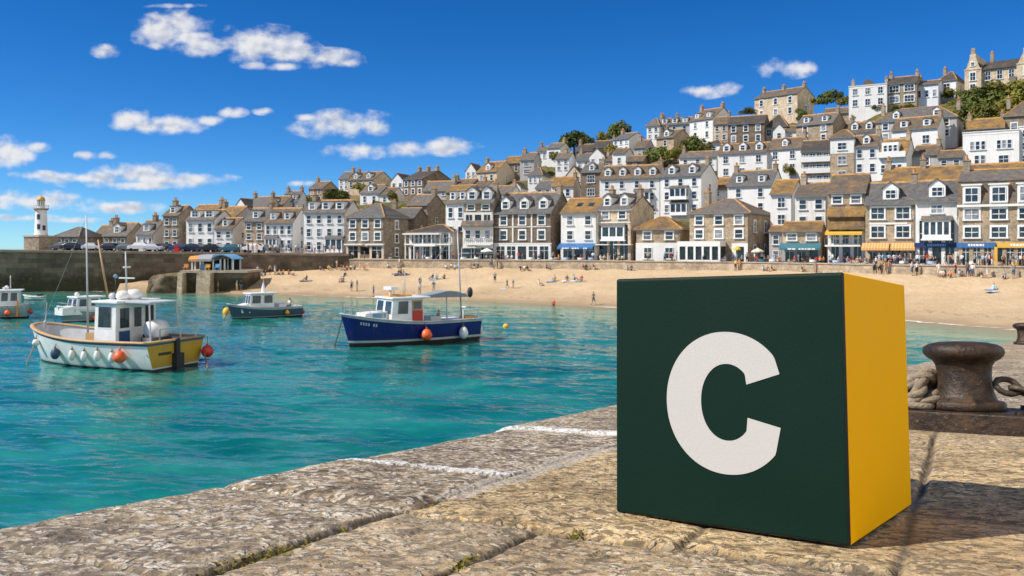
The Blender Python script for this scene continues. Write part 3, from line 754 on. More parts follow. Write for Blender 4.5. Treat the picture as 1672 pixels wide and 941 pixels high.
def shopfront(root,w,h,spec):
    """ground floor: spec = dict(body, n openings, awn=(material,x0,x1), fascia=(material,x0,x1), door index)"""
    body=M[spec.get('body','trim')]; n=spec.get('n',3); x0,x1=spec.get('span',(0,1)); x0*=w; x1*=w
    mb=MB(); pt=.22; hh=h-.45
    mb.box(x0,x1,-.10,.02,hh,h-.02,0); mb.box(x0,x1,-.10,.02,0,.4 if not spec.get('open') else .12,0)
    for i in range(n+1):
        x=x0+(x1-x0-2*pt)*i/n; mb.box(x,x+2*pt,-.13,.02,.0,hh,0)
    mb.build('shopfront',[body],root)
    for i in range(n):
        a=x0+(x1-x0-2*pt)*i/n+2*pt; b=x0+(x1-x0-2*pt)*(i+1)/n
        if i==spec.get('door',-1):
            m=MB(); m.box(a,b,-.05,.01,.02,hh,0); m.box(a+.12,b-.12,-.07,-.04,1.1,hh-.15,1); dr=m.build('door',[M[spec.get('doorcol','c_navy')],M['shopglass']],root)
            m=MB(); m.box(a+.1,a+.16,-.14,-.05,.95,1.15,0); m.build('handle',M['frame'],dr)
        else:
            m=MB(); m.box(a,b,-.03,.012,.3,hh,0); o=m.build('shop_window',[M['shopglass']],root)
            m=MB(); xm=(a+b)/2; m.box(xm-.03,xm+.03,-.06,-.02,.3,hh,0); m.box(a,b,-.06,-.02,hh*.72,hh*.72+.05,0); m.build('glazing_bar',[M['frame']],o)
    for (mat,a,b,z,kind) in spec.get('awn',[]):
        a*=w; b*=w; m=MB()
        if kind=='awning':
            m.extrude([(-.12,z+.1),(-1.5,z-.55),(-1.5,z-.85),(-1.46,z-.85),(-1.46,z-.6),(-.12,z+.02)],a,b,0,0); aw=m.build('awning',[M[mat]],root)
            if mat!='stripe' and spec.get('marks'):
                mk=MB(); rr_=random.Random(int(a*100)); x=a+(b-a)*.14
                while x<b-(b-a)*.2:
                    l=rr_.uniform(.2,.5); 
                    if rr_.random()<.8: mk.box(x,x+l,-1.515,-1.505,z-.80,z-.60)
                    x+=l+.1
                mk.build('lettering',[M['frame']],aw)
        else:
            m.box(a,b,-.32,-.135,z-.35,z+.25,0); fa=m.build('fascia',[M[mat]],root)
            mk=MB(); rr_=random.Random(int(b*100)); x=a+(b-a)*.3; lm='c_sky' if mat=='c_navy' else 'frame'
            while x<a+(b-a)*.72:
                l=rr_.uniform(.1,.3); mk.box(x,x+l,-.335,-.322,z-.16,z+.1); x+=l+.07
            mk.build('lettering',[M[lm]],fa)
def bay(root,x,z,w,h,dep=.8,rf='slate2',n=3,col='frame',nm='bay_window'):
    mb=MB(); mb.box(x-w/2,x+w/2,-dep,.0,z,z+.5,0); mb.box(x-w/2,x+w/2,-dep,0,z+h-.25,z+h,0)
    for i in range(n+1): xx=x-w/2+(w-.2)*i/n; mb.box(xx,xx+.2,-dep,-dep+.15,z+.5,z+h-.25,0)
    for xx in (x-w/2,x+w/2-.15): mb.box(xx,xx+.15,-.2,-.01,z+.5,z+h-.25,0)
    mb.box(x-w/2-.15,x+w/2+.15,-dep-.15,0,z-.2,z-.003,0)
    b=mb.build(nm,[M[col]],root)
    m=MB(); m.box(x-w/2+.06,x+w/2-.06,-dep+.07,-.0,z+.5,z+h-.25,0); m.build('pane',[M['glass']],b)
    m=MB(); m.extrude([(-dep-.2,z+h),(.0,z+h+.55),(.0,z+h)],x-w/2-.15,x+w/2+.15,0,0); m.build('bay_roof',[M[rf]],b)
def balcony(root,x0,x1,z,dep=1.3,solid=True,mat='trim',rail=True):
    m=MB(); m.box(x0,x1,-dep,0,z-.22,z,0); b=m.build('balcony',[M[mat]],root)
    m=MB()
    if solid: m.box(x0,x1,-dep,-dep+.12,z,z+.9,0)
    else:
        m.box(x0,x1,-dep,-dep+.07,z+.9,z+.98,0); n=int((x1-x0)/.35)
        for i in range(n+1): xx=x0+(x1-x0-.05)*i/n; m.box(xx,xx+.05,-dep+.01,-dep+.06,z,z+.9,0)
    m.build('railing',[M[mat] if solid else M['gutter']],b)
def wide_windows(root,x0,x1,z,h,n,y=-.02):
    for i in range(n): window(root,x0+(x1-x0)*(i+.5)/n,y,z,(x1-x0)/n*.86,h,0,'sash',True)
W=lambda r:r['_w']

# ---- the pier end (left)
H=house
pz=lambda x:deck_z(x)
SH=dict(front=True)
H(91,128,168,408,386,371,'stone','slate2','low stone shed with a hipped slate roof right of the lighthouse',(3,1),'hip',zb=pz(110),front=True,side=(0,0),ridge='grey',cat='shed',name='harbour_shed',D=190,ww=1.1)
H(150,168,192,406,388,369,'dark','brown','low dark shed behind the hipped pier shed',(1,1),zb=pz(150),D=212,cat='shed',name='harbour_shed',chim='R')
H(168,207,221,408,385,365,'stone','slate2','stone cottage with a large roof light between pier sheds and the small white cottage',(3,1),zb=pz(180),front=True,D=192,dorm=1,chim='L')
H(205,222,236,404,383,367,'dark','slate','narrow dark roofed cottage tucked behind the small white pier cottage',(1,1),D=206,zb=pz(210))
H(222,250,260,408,383,361,'white','slate','small white cottage with a chimney at the pier, left of the tall gabled stone house',(3,1),zb=pz(236),front=True,D=190,dorm=1,chim='M')
H(266,292,306,409,352,337,'stone','brown','tall narrow stone house with a gable chimney at the left end of the terrace',(2,3),zb=pz(280),front=True,D=187,chim='L',dorm=1)
H(305,345,0,400,352,335,'stone','orange','long orange roofed range behind the tall narrow stone house',(3,2),D=205,theta=24,chim='R')
H(292,305,0,408,362,356,'tan','slate2','very narrow brown infill house left of the white three dormer house',(1,2),'flat',zb=pz(298),front=True,D=189)
r=H(304,350,378,406,359,344,'white','slate2','white house with a big central white dormer above the parked cars',(3,2),zb=pz(330),front=True,D=184,dorm=2,dflat=True,dw=2.2)
H(350,380,398,405,374,357,'white','brown','low white house between the white dormer house and the square stone house',(2,2),zb=pz(365),front=True,D=182,dorm=1)
H(345,383,0,396,356,338,'grey','orange','grey house with an orange roof behind the low white one',(2,2),D=200,theta=26,chim='L')
H(398,432,440,408,361,341,'tan','slate','brown stone house with white ground floor, two windows per storey',(2,3),zb=pz(415),front=True,D=178,dorm=1,chim='R',lower=('white2',.22))
r=H(432,478,497,409,364,341,'white','brown','white double fronted house with two dormers and an orange tinged roof',(4,2),zb=pz(455),front=True,D=174,dorm=2,ww=.9)
bay(r,W(r)*.27,1.0,2.6,1.9,.7)
r=H(496,563,590,410,347,328,'white','slate2','tall white terrace with three dormers beside the brown stone hotel',(4,3),zb=pz(530),front=True,D=167,dorm=3,chim='L',ww=1.0)
bay(r,W(r)*.78,.3,3.6,2.6,1.1)
# ---- the harbour front
r=H(566,627,667,427,354.5,332,'stone','slate','square brown stone hotel with hipped slate roof and white ground floor band',(3,2),'hip',zb=PROM,front=True,side=(1,3),d=9,
  ground=dict(body='cream',n=3,door=1,doorcol='wood',span=(.0,1),awn=[('trim',.0,.5,2.9,'box'),('trim',.56,1,2.9,'box')] if 0 else [],),style='surround')
mb=MB(); w_=W(r); mb.box(-.1,w_*.48,-.9,0,2.75,3.0,0); mb.box(w_*.55,w_+.1,-.5,0,2.75,3.0,0); mb.build('canopy',[M['trim']],r)
H(628,676,697,425,356,341,'dark','slate','dark stone rear wing with a lower roof right of the brown stone hotel',(1,2),D=164,zb=PROM,d=9,chim='L')
H(665,698,727,420,335,319,'stone','slate2','gable ended brown stone house rising behind the verandah café',(1,3),D=172,zb=PROM,chim='R',side=(1,2))
r=H(668,740,0,428,379,367,'white2','darkroof','low white verandah café with two open balconies and dark hipped roof',(0,0),'hip',zb=PROM,front=True,theta=20,d=8,cat='café',name='harbour_cafe',
  ground=dict(body='white2',n=4,door=2,open=1))
w_=W(r); h_=r['_h']; wide_windows(r,.4,w_-.4,3.2,1.5,5); balcony(r,-.2,w_+.1,3.0,1.5,False); mb=MB()
for i in range(6): x=-.1+(w_-.1)*i/5; mb.box(x,x+.16,-1.45,-1.3,0,h_-.2,0)
mb.box(-.4,w_*.78,-1.8,0,h_-.45,h_-.2,0); mb.box(w_*.25,w_*.72,-2.3,0,2.55,2.9,0); mb.build('verandah',[M['trim']],r)
H(728,760,0,420,331,312,'white','slate2','narrow white house with twin arched dormers beside the skirted roof house',(2,3),zb=PROM,front=True,dD=4,dorm=2,theta=27)
r=H(757,805,820,428,331,311,'stone','slate','stone and white house with a slate skirt roof between its storeys',(2,1),zb=PROM,front=True,dorm=2,chim='R',hh=8.3,style='surround',side=(0,0),
  ground=dict(body='white2',n=3,open=1,door=1,doorcol='c_black') )
w_=W(r); mb=MB(); mb.box(-.06,w_+.05,-.35,0,0,5.9,0); mb.build('lower_wall',[M['white']],r); mb=MB(); mb.extrude([(-1.1,5.85),(-1.1,6.0),(0,7.0),(0,5.9)],-.25,w_+.2,0,0); mb.build('skirt_roof',[M['slate2']],r)
for i in range(3): window(r,w_*(i+.5)/3,-.37,3.9,1.0,1.4,0,'sash',True)
balcony(r,w_*.1,w_,2.95,1.5,False); mb=MB(); mb.box(w_*.05,w_*.48,-1.6,-.35,2.3,2.5,0); mb.build('canopy',[M['trim']],r)
for i in range(3): window(r,w_*(i+.5)/3,-.37,.5,2.3,1.8,0,'plainbar',True)
r=H(807,900,935,428,347,315,'dark','slate','broad dark stone house with three gabled dormers and white ground floor',(3,2),zb=PROM,front=True,d=10,dorm=3,chim='R',side=(0,0),
  ground=dict(body='white',n=5,door=2,doorcol='c_black'),style='surround')
w_=W(r); mb=MB(); 
for x in (w_*.335,w_*.665): mb.box(x-.12,x+.12,-.1,0,3.2,r['_h']-.3,0)
mb.box(-.1,w_+.1,-.14,0,2.95,3.1,0); mb.box(0,w_,-.1,0,5.7,5.85,0); mb.build('string_course',[M['trim']],r)
r=H(916,975,0,428,347,325,'white','orange','white house with a bright orange lichened roof above a blue café awning',(2,2),zb=PROM,front=True,theta=24,d=9,
  ground=dict(body='white2',n=3,door=1,doorcol='c_black',marks=1,awn=[('c_blue',-.02,.96,2.95,'awning')]))
mb=MB(); s_=1
for fx in (.36,.68): 
    y=2.0; sl=(EYE-0)*0; 
r2=[c for c in r.children if c.name.startswith('roof')][0]
hh_=r['_h']; dd_=r['_d']; zz=lambda y:hh_+(zat(325,Dfront(975)+dd_/2*math.cos(math.radians(24)))-zat(347,Dfront(975)))/(dd_/2)*y+.2
for fx in (.4,.72):
    mb=MB(); x=W(r)*fx; mb.face([(x-.45,1.7,zz(1.7)),(x+.45,1.7,zz(1.7)),(x+.45,2.9,zz(2.9)),(x-.45,2.9,zz(2.9))]); mb.build('skylight',[M['glass']],r2)
r=H(975,1030,1068,428,340,321,'pale','slate2','pale tan house with a wide triple bay and two white dormers',(2,1),zb=PROM,front=True,d=10,dorm=2,chim='LR',hh=6.4,wallside='grey',side=(0,0),style='surround',
  ground=dict(body='pale',n=3,door=0,doorcol='c_black'))
w_=W(r); bay(r,w_*.5,3.6,w_*.68,2.2,.5,'slate2',3); mb=MB(); mb.box(-.1,w_+.1,-.3,.1,r['_h']-.35,r['_h']-.12,0); mb.box(0,w_,-.16,0,6.25,6.4,0); mb.build('cornice',[M['trim']],r)
for a_,b2_ in ((0,w_*.42),(w_*.55,w_+.4)): mb=MB(); mb.box(a_,b2_,-1.0,0,2.75,2.9,0); mb.build('canopy',[M['trim']],r)
r=H(1039,1111,1126,428,374,354,'tan','orange','low stone cottage with orange hipped roof and white ground floor',(2,1),'hip',zb=PROM,front=True,d=8,style='surround',side=(0,0),hh=3.1,
  ground=dict(body='white',n=2,door=-1) )
mb=MB(); w_=W(r); mb.box(-.05,w_+.02,-.14,0,0,3.05,0); mb.build('lower_wall',[M['white']],r)
for fx in (.27,.75): window(r,w_*fx,-.16,.7,1.3,1.7,0,'sash',True)
r=H(1126,1223,1258,430,347,324,'tan','slate2','square tan stone inn with hipped roof and a white glazed verandah',(3,2),'hip',zb=PROM,front=True,d=11,style='surround',side=(2,2),chim='L',hh=3.2)
# its windows start above the verandah
w_=W(r)
mb=MB(); mb.box(w_*-.1,w_*.62,-2.6,0,2.55,3.3,0); mb.box(-w_*.1,w_*.62,-2.6,-2.4,0,.55,0)
for i in range(6): x=-w_*.1+(w_*.72-.3)*i/5; mb.box(x,x+.3,-2.6,-2.35,.5,2.6,0)
v_=mb.build('verandah',[M['trim']],r); mb=MB(); mb.box(-w_*.09,w_*.61,-2.3,-.05,.0,2.5,0); mb.build('pane',[M['shopglass']],v_)
mb=MB(); mb.box(w_*.72,w_*.985,-.08,0,0,3.0,0); mb.box(w_*.79,w_*.92,-.11,-.07,.1,2.5,1); mb.build('door',[M['white'],M['shopglass']],r)
H(1258,1294,1301,430,316,295,'white','orange','tall narrow white house right of the tan stone inn',(1,4),front=True,zb=PROM,dD=9,theta=30,ww=1.2)
H(1298,1350,1358,430,319,300,'white2','brown','off white house above the teal awning with an ochre slate roof',(2,4),front=True,zb=PROM,dD=7,theta=31,chim='L',ww=1.1)
r=H(1277,1341,0,431,377.5,364,'tan','orange','low stone shop with orange roof and teal awning',(2,1),front=True,zb=PROM,theta=24,d=7,style='surround',hh=3.0,
  ground=dict(body='grey',n=3,door=2,doorcol='c_teal',marks=1,awn=[('c_teal',-.05,1.0,2.9,'awning')]))
H(1256,1278,0,431,378,371,'grey','orange','small dark gap building between stone inn and teal shop',(1,2),front=True,zb=PROM,theta=24,d=6,dD=1.5)
r=H(1352,1413,1420,432,314,286,'tan','brown','tall brown house with orange roof, skirt roof and yellow awning over its balcony',(2,1),front=True,zb=PROM,d=10,theta=28,hh=7.8,style='surround',
  ground=dict(body='white',n=3,door=1,doorcol='c_blue'))
w_=W(r); mb=MB(); mb.extrude([(-1.0,6.4),(-1.0,6.55),(0,7.9),(0,6.45)],-.1,w_,0,0); mb.build('skirt_roof',[M['orange']],r)
wide_windows(r,w_*.15,w_*.9,5.05,1.15,2); mb=MB(); mb.extrude([(0,4.75),(-1.4,4.3),(-1.4,4.05),(0,4.5)],-.2,w_*.94,0,0); mb.build('awning',[M['c_yellow']],r)
mb=MB(); mb.extrude([(0,4.78),(-.9,4.78),(-.5,6.38),(0,6.38)],0,w_,0,0) ; mb.build('tile_hanging',[M['orange']],r)
balcony(r,-.2,w_*.9,2.75,1.5,False); wide_windows(r,w_*.12,w_*.85,2.9,1.3,3)
r=H(1413,1495,0,433,332,299,'tan','slate','tan stone house with white framed windows and orange striped awnings',(2,2),front=True,zb=PROM,theta=28,d=10,dorm=1,chim='R',style='surround',ww=1.5,dw=2.0,
  ground=dict(body='tan',n=4,open=1,door=2,doorcol='c_black',awn=[('stripe',-.06,.49,2.9,'awning'),('stripe',.52,1.0,2.9,'awning')]))
w_=W(r); mb=MB(); mb.box(w_*.1,w_*.84,-.12,0,r['_h']-.5,r['_h']-.25,0); mb.box(w_*.08,w_*.84,-.14,0,5.35,5.6,0); mb.build('lintel',[M['trim']],r)
r=H(1495,1565,0,434,328,296,'white','slate','white house with a projecting bay window over a blue shop fascia',(1,1),front=True,zb=PROM,theta=29,d=10,dorm=1,hh=6.2,ww=1.4,dw=2.0,
  ground=dict(body='trim',n=3,door=1,doorcol='c_black',awn=[('c_navy',-.03,1.0,2.75,'fascia')]))
w_=W(r); bay(r,w_*.5,3.5,w_*.66,2.3,.9,'slate2',4)
r=H(1565,1700,0,436,332,274,'tan','brown','tan stone house with a brown mansard roof and blue and yellow shop signs',(3,2),'mansard',front=True,zb=PROM,theta=32,d=11,style='surround',ww=1.5,chim='L',
  ground=dict(body='tan',n=7,open=1,door=3,doorcol='c_black',awn=[('c_blue',-.02,.46,2.75,'fascia'),('c_yellow',.48,1.02,2.75,'fascia')]))
w_=W(r); h_=r['_h']
for i in range(3): 
    mb=MB(); x=w_*(i+.5)/3; mb.box(x-.95,x+.95,-.2,.8,h_+.05,h_+2.3,0); mb.box(x-1.1,x+1.1,-.35,.9,h_+2.3,h_+2.45,0); q_=mb.build('dormer',[M['frame']],r); window(q_,x,-.22,h_+.35,1.5,1.7,0,'sash',False)
mb=MB()
mb.box(w_*.47-.16,w_*.47+.16,-1.0,-.7,0,2.5,0)
mb.build('pillar',[M['c_yellow']],r)
H(1440,1570,0,330,296,272,'tan','orange','long orange roof running behind the slate roofed shop houses',(3,1),D=124,theta=30,d=8,chim='LM',dorm=0)
H(1570,1700,0,330,290,266,'tan','orange','long lichened roof behind the mansard house at the right edge',(3,1),D=121,theta=32,d=8)
# ---- second tier
r=H(979,1077,1088,352,290,270,'white','brown','large white terrace with a balcony bay, above the pale tan house',(4,3),dorm=4,chim='R',d=9,ww=1.0,side=(0,0)); w_=W(r); bay(r,w_*.72,3.0,3.4,2.2,.9,'slate2',3)
r=H(1078,1145,1172,352,286,268,'white','slate','white gabled house with tiered bay balconies above the low orange cottage',(3,3),dorm=2,chim='R',d=10,side=(1,2),skip=((1,0),(1,1))); w_=W(r); bay(r,w_*.48,3.6,3.8,2.3,1.2,'slate2',3); bay(r,w_*.48,.3,3.8,2.4,.8,'slate2',3)
H(1154,1188,0,336,309,291,'white','orange','small white house with an orange roof between two taller white gabled houses',(1,2),theta=26)
H(1188,1260,1280,352,301.6,278,'white','slate','white house with slate roof and two chimneys behind the tan stone inn',(2,2),dorm=2,chim='LR',d=9,side=(0,0))
r=H(1308,1356,0,302,246,229,'tan','darkroof','tan apartment house with three rows of wide windows and pale balconies',(0,0),theta=27); w_=W(r); h_=r['_h']
for i in range(3): wide_windows(r,.3,w_-.2,h_*(i/3)+.9,h_/3*.48,4,-.02); balcony(r,0,w_,h_*i/3+.35,.7,True)
r=H(1356,1394,0,300,224,211,'tan','brown','tall house, white upper storey over brown stone, beside the tan apartments',(1,3),'hip',theta=29,ww=1.7); mb=MB(); mb.box(-.05,W(r)+.05,-.05,4,r['_h']*.66,r['_h']-.2,0); mb.build('upper_wall',[M['white']],r); window(r,W(r)/2,-.07,r['_h']*.74,1.8,1.5)
H(1393,1435,1443,287,238,221,'white','brown','tall white house with two windows per floor and one dormer above the big orange roofs',(2,2),dorm=1,chim='R',side=(0,0))
r=H(1435,1480,1495,287,252,227,'white','orange','white house with a wide flat dormer and balcony windows',(0,0),chim='R',d=9,side=(0,0)); w_=W(r); wide_windows(r,.3,w_-.8,.8,1.6,4); mb=MB(); mb.box(.5,w_*.7,.3,4,r['_h']+.2,r['_h']+2.6,0); q_=mb.build('dormer',[M['frame']],r); wide_windows(q_,.7,w_*.68,r['_h']+.8,1.3,3,.28); balcony(r,-.1,w_,r['_h']-.3,.9,True)
H(1456,1531,1546,242,208,189,'white','brown','long white house with brown roof, two dormers and shaded right gable',(2,1),dorm=2,d=9,chim='R',side=(0,0),ww=1.5)
H(1430,1562,1573,226,190,170,'grey','slate','long grey house with slate roof and round topped dormers below the hilltop',(4,2),'hip',dorm=2,chim='LR',d=9,side=(0,0),ridge='ridge',style='surround')
H(1490,1531,1543,275,252,237,'grey','brown','small grey cottage with one white framed window and a brown roof',(1,1),chim='R',style='surround',side=(0,0),ww=1.5)
r=H(1572,1664,0,270,212,204,'white','slate','big white flat topped house with triple windows at the right',(0,0),'flat',theta=33,d=9); w_=W(r); h_=r['_h']; wide_windows(r,w_*.12,w_*.42,h_*.5,1.7,3); wide_windows(r,w_*.6,w_*.88,h_*.5,1.7,3); wide_windows(r,w_*.2,w_*.42,h_*.08,1.8,2); wide_windows(r,w_*.62,w_*.84,h_*.08,1.6,1)
r=H(1664,1705,0,270,205,198,'white2','slate','white balcony block cut off by the right edge',(2,3),'flat',theta=34,d=8)
H(1531,1572,0,277,256,246,'grey','brown','low grey garage block in the shade left of the big white flat topped house',(2,1),theta=30,d=6,cat='garage')
H(1640,1705,0,222,186,164,'stone','brown','grey stone house behind the big white flat topped house at the right edge',(2,1),'hip',theta=34,chim='L',style='surround')
H(1578,1640,0,224,208,193,'stone','orange','low mossy orange roof left of the grey stone house at the right edge',(2,1),theta=30,chim='LR',d=7)
# ---- hilltop
H(1531,1561,1576,152,130,116,'white','darkroof','small white hipped house left of the big hilltop hall',(1,1),'hip',chim='L',ww=1.6)
H(1495,1532,0,165,136,131,'bluewhite','brown','low pale house with brown roof between the stone pair and the small white hipped house',(3,1),theta=36,chim='L')
r=H(1448,1497,0,170,134,124,'stone','darkroof','hilltop stone house with wide white windows right of the white parapet house',(2,2),theta=33,chim='LR',ww=2.2,style='surround')
r=H(1386,1448,0,175,137,136,'white','darkroof','white hilltop house with a flat parapet and small central roof gable',(3,2),'flat',theta=30,d=9,ww=1.3); w_=W(r); h_=r['_h']; mb=MB(); mb.extrude([(w_*.3,h_+.1),(w_*.5,h_+2.0),(w_*.72,h_+.1)],.6,6,0,1); q_=mb.build('roof_gable',[M['brown']],r)
for x in (.5,w_-.5): 
    chimney(q_,x,4,h_,h_+2,'brickch')
H(1232,1302,1329,189,152,142,'pale','brown','long tan stone house alone on the skyline with three chimneys',(3,2),chim='LMR',d=10,side=(1,1),style='surround')
H(1188,1248,0,234,200,188,'dark','darkroof','dark stone terrace with six small white windows below the skyline house',(3,2),theta=27,style='surround',chim='')
H(1165,1188,0,232,202,191,'pale','brown','narrow tan house joined to the left of the dark stone terrace',(2,2),theta=27,chim='R')
H(1250,1285,0,226,206,187,'grey','darkroof','dark slate roofed house with a wide shaded verandah window on its front',(3,1),'hip',theta=27,ww=1.4)
H(1126,1164,1200,228,193,176,'white','brown','tall white skyline house with a big shaded gable on its right',(2,2),dorm=2,chim='LR',d=11,side=(0,0))
H(1076,1126,0,220,202,192,'grey','slate','grey skyline row with three dormers between two white houses',(3,1),dorm=3,theta=24,chim='LM')
H(1056,1076,0,229,205,193,'white','slate2','small white skyline house with four windows at the left of the grey row',(2,2),'hip',theta=24,chim='R')
H(1072,1100,1130,242,224,212,'tan','brown','tan house with a single dormer and a wide stone gable below the grey skyline row',(1,1),dorm=1,d=10,chim='L',side=(0,0))
H(1001,1027,1055,248,226,217,'white','slate','white house with six windows beside the skyline bushes',(3,2),d=9,chim='L',side=(1,1))
H(1035,1054,1070,258,241,229,'grey','brown','tiny stone house above the white terrace bushes',(1,1),chim='L')
H(1000,1022,1035,274,250,243,'white','brown','white gable house low on the slope beneath the six window house',(1,1),side=(1,1))
H(1109,1170,0,272,256,247,'white','slate2','long low white bungalow roof beside the round green bushes',(3,1),theta=24,chim='L',cat='bungalow')
H(1154,1178,1190,250,235,228,'white','darkroof','small white box house with dark roof above the low bungalow',(1,1),'hip')
H(1172,1252,0,290,248,233,'white','brown','long white terrace with three different dormers on a brown roof',(3,2),theta=27,dorm=3,ww=1.3)
H(1252,1308,1326,285,241,224,'white','brown','white end of terrace house with one chimney, next to the long three dormer terrace',(2,2),chim='R',dorm=1,side=(0,0),ww=1.3)
H(1300,1360,1382,232,200,184,'stone','slate2','stone house with two white dormers below the hilltop bushes',(2,2),dorm=2,chim='R',d=9,style='surround',side=(0,0))
H(1262,1282,0,231,213,203,'white','brown','tiny white house with its pointed gable to the sea',(1,1),'front',theta=24)
H(1282,1300,0,228,214,206,'white','brown','small white and brown link house between the pointed gable and stone house',(1,1),theta=26)
H(1383,1430,0,228,214,199,'white','brown','brown roofed house with two pale dormers left of the long grey house',(2,1),theta=30,dorm=2,chim='L')
H(1345,1386,0,196,184,176,'stone','brown','low stone outbuilding roof beneath the hilltop bushes',(1,1),theta=28,cat='outbuilding',name='stone_outbuilding')
# ---- left and middle of the hill
H(504,527,553,330,308,297,'tan','brown','tan house with two windows at the far left of the skyline',(2,2),side=(0,0),chim='L')
r=H(568,610,642,310,293,281,'pale','brown','long pale house with big dark gable on the left skyline',(4,1),d=12,dorm=2,side=(0,0),chim='L')
H(553,569,0,310,292,281,'white','slate','white end gable house attached to the long pale skyline house',(2,2),theta=20,chim='R')
H(459,486,504,342,329,313,'bluewhite','slate','pale grey house with two chimneys above the white double fronted house',(2,1),dorm=2,chim='LR')
H(384,401,420,360,337,325,'white','slate','white house turning its sharp gable to the harbour, above the low white house',(1,2),'front',theta=22)
H(401,434,0,356,341,322,'grey','slate','grey roofed house right of the sharp white gable',(2,1),theta=22,chim='LR')
H(430,462,0,348,336,321,'grey','brown','weathered roofed house between grey roofed house and pale two chimney house',(2,1),theta=22,dorm=1)
H(588,618,640,336,315,302,'white','slate2','small white house among bushes above the stone hotel',(2,1),dorm=1,side=(1,1))
H(616,640,0,334,318,307,'white2','brown','little off white cottage beside the bush above the stone hotel',(1,1),theta=22)
H(638,659,0,320,296,284,'white','slate','white gable fronted house attached to the dark stone villa',(2,2),'front',theta=20)
H(658,691,740,320,292,279,'dark','darkroof','dark stone villa with four chimneys on the skyline',(3,2),d=13,chim='LMR',side=(3,2),style='surround')
H(690,735,0,322,311,296,'grey','slate2','low grey roofs in front of the dark stone villa',(2,1),theta=22,chim='R')
H(735,770,0,316,304,293,'stone','brown','stone cottage roof below the white gable at the skyline',(2,1),theta=22,chim='L')
H(760,777,0,296,279,267,'white','slate','slim white gable house on the skyline left of the tan gabled one',(2,2),'front',theta=18)
H(778,811,842,300,280,264,'cream','orange','tan house with orange roof and grey gable on the middle skyline',(2,1),dorm=1,d=10,side=(1,1),chim='L')
H(769,796,815,314,304,296,'white','brown','little white house with a grey gable beneath the tan skyline house',(2,1),side=(0,0),chim='M')
H(822,850,0,284,266,256,'stone','orange','orange ridged roof left of the grey stone skyline house',(2,1),theta=20,chim='R')
H(849,872,884,287,261,250,'grey','slate2','grey stone skyline house with white window pair, right of the orange ridge',(1,2),chim='L',ww=2)
H(876,893,0,262,247,240,'white','slate2','small white skyline house, left one of the pair beneath the dark trees',(2,1),theta=18,chim='L')
H(893,915,932,262,241,234,'white','slate2','white skyline house, right one of the pair beneath the dark trees',(2,1),chim='R',side=(0,0))
H(907,929,941,280,259,250,'white','slate2','white four window house under the skyline pair',(2,2),chim='M',side=(0,0))
H(941,962,0,277,262,251,'bluewhite','slate','pale grey house between the four window house and white gable',(2,1),theta=20,chim='L')
H(962,987,0,274,255,243,'white','slate2','white house with a pointed front gable and two windows, mid slope',(2,1),'front',theta=20)
H(940,968,0,256,246,236,'stone','darkroof','dark roofed stone house beside the skyline trees',(2,1),theta=20,chim='L')
H(968,1000,0,250,240,230,'stone','darkroof','brown stone house with a dark roof left of the tall skyline bush',(2,1),theta=20,chim='R')
H(862,885,0,302,286,274,'white','slate','small white turret house with pointed hipped roof',(3,1),'hip',theta=20)
H(833,850,862,320,306,297,'white','slate2','white cottage with one big arched window in its front gable',(1,1),'front',ww=1.8)
H(874,901,0,320,307,296,'white','slate','white cottage with round corner window below the turret house',(2,1),theta=22)
H(900,936,948,326,304,290,'white','orange','white cottage with a glowing orange roof, below the cream gable',(2,1),chim='R',side=(0,0))
H(925,948,0,300,285,272,'cream','brown','cream gable with a triple window above the glowing orange roof',(3,1),'front',theta=20)
H(949,981,994,326,281,269,'dark','slate','tall dark stone house with a dormer window, left of the large white terrace',(1,2),dorm=1,chim='R',ww=2,side=(0,0))
H(798,834,0,330,316,304,'white2','slate2','pale cottage peeping over the skirted roof house',(2,1),theta=22,chim='R')
H(728,768,0,330,313,303,'stone','orange','brown cottage with orange roof behind the twin arched dormers',(2,1),theta=22)
H(985,1012,0,272,262,253,'tan','brown','small tan cottage above the large white terrace',(2,1),theta=22,chim='L')
H(1022,1050,0,276,263,255,'stone','brown','stone shed roof among bushes above the large white terrace',(1,1),theta=22,cat='shed',name='stone_shed')
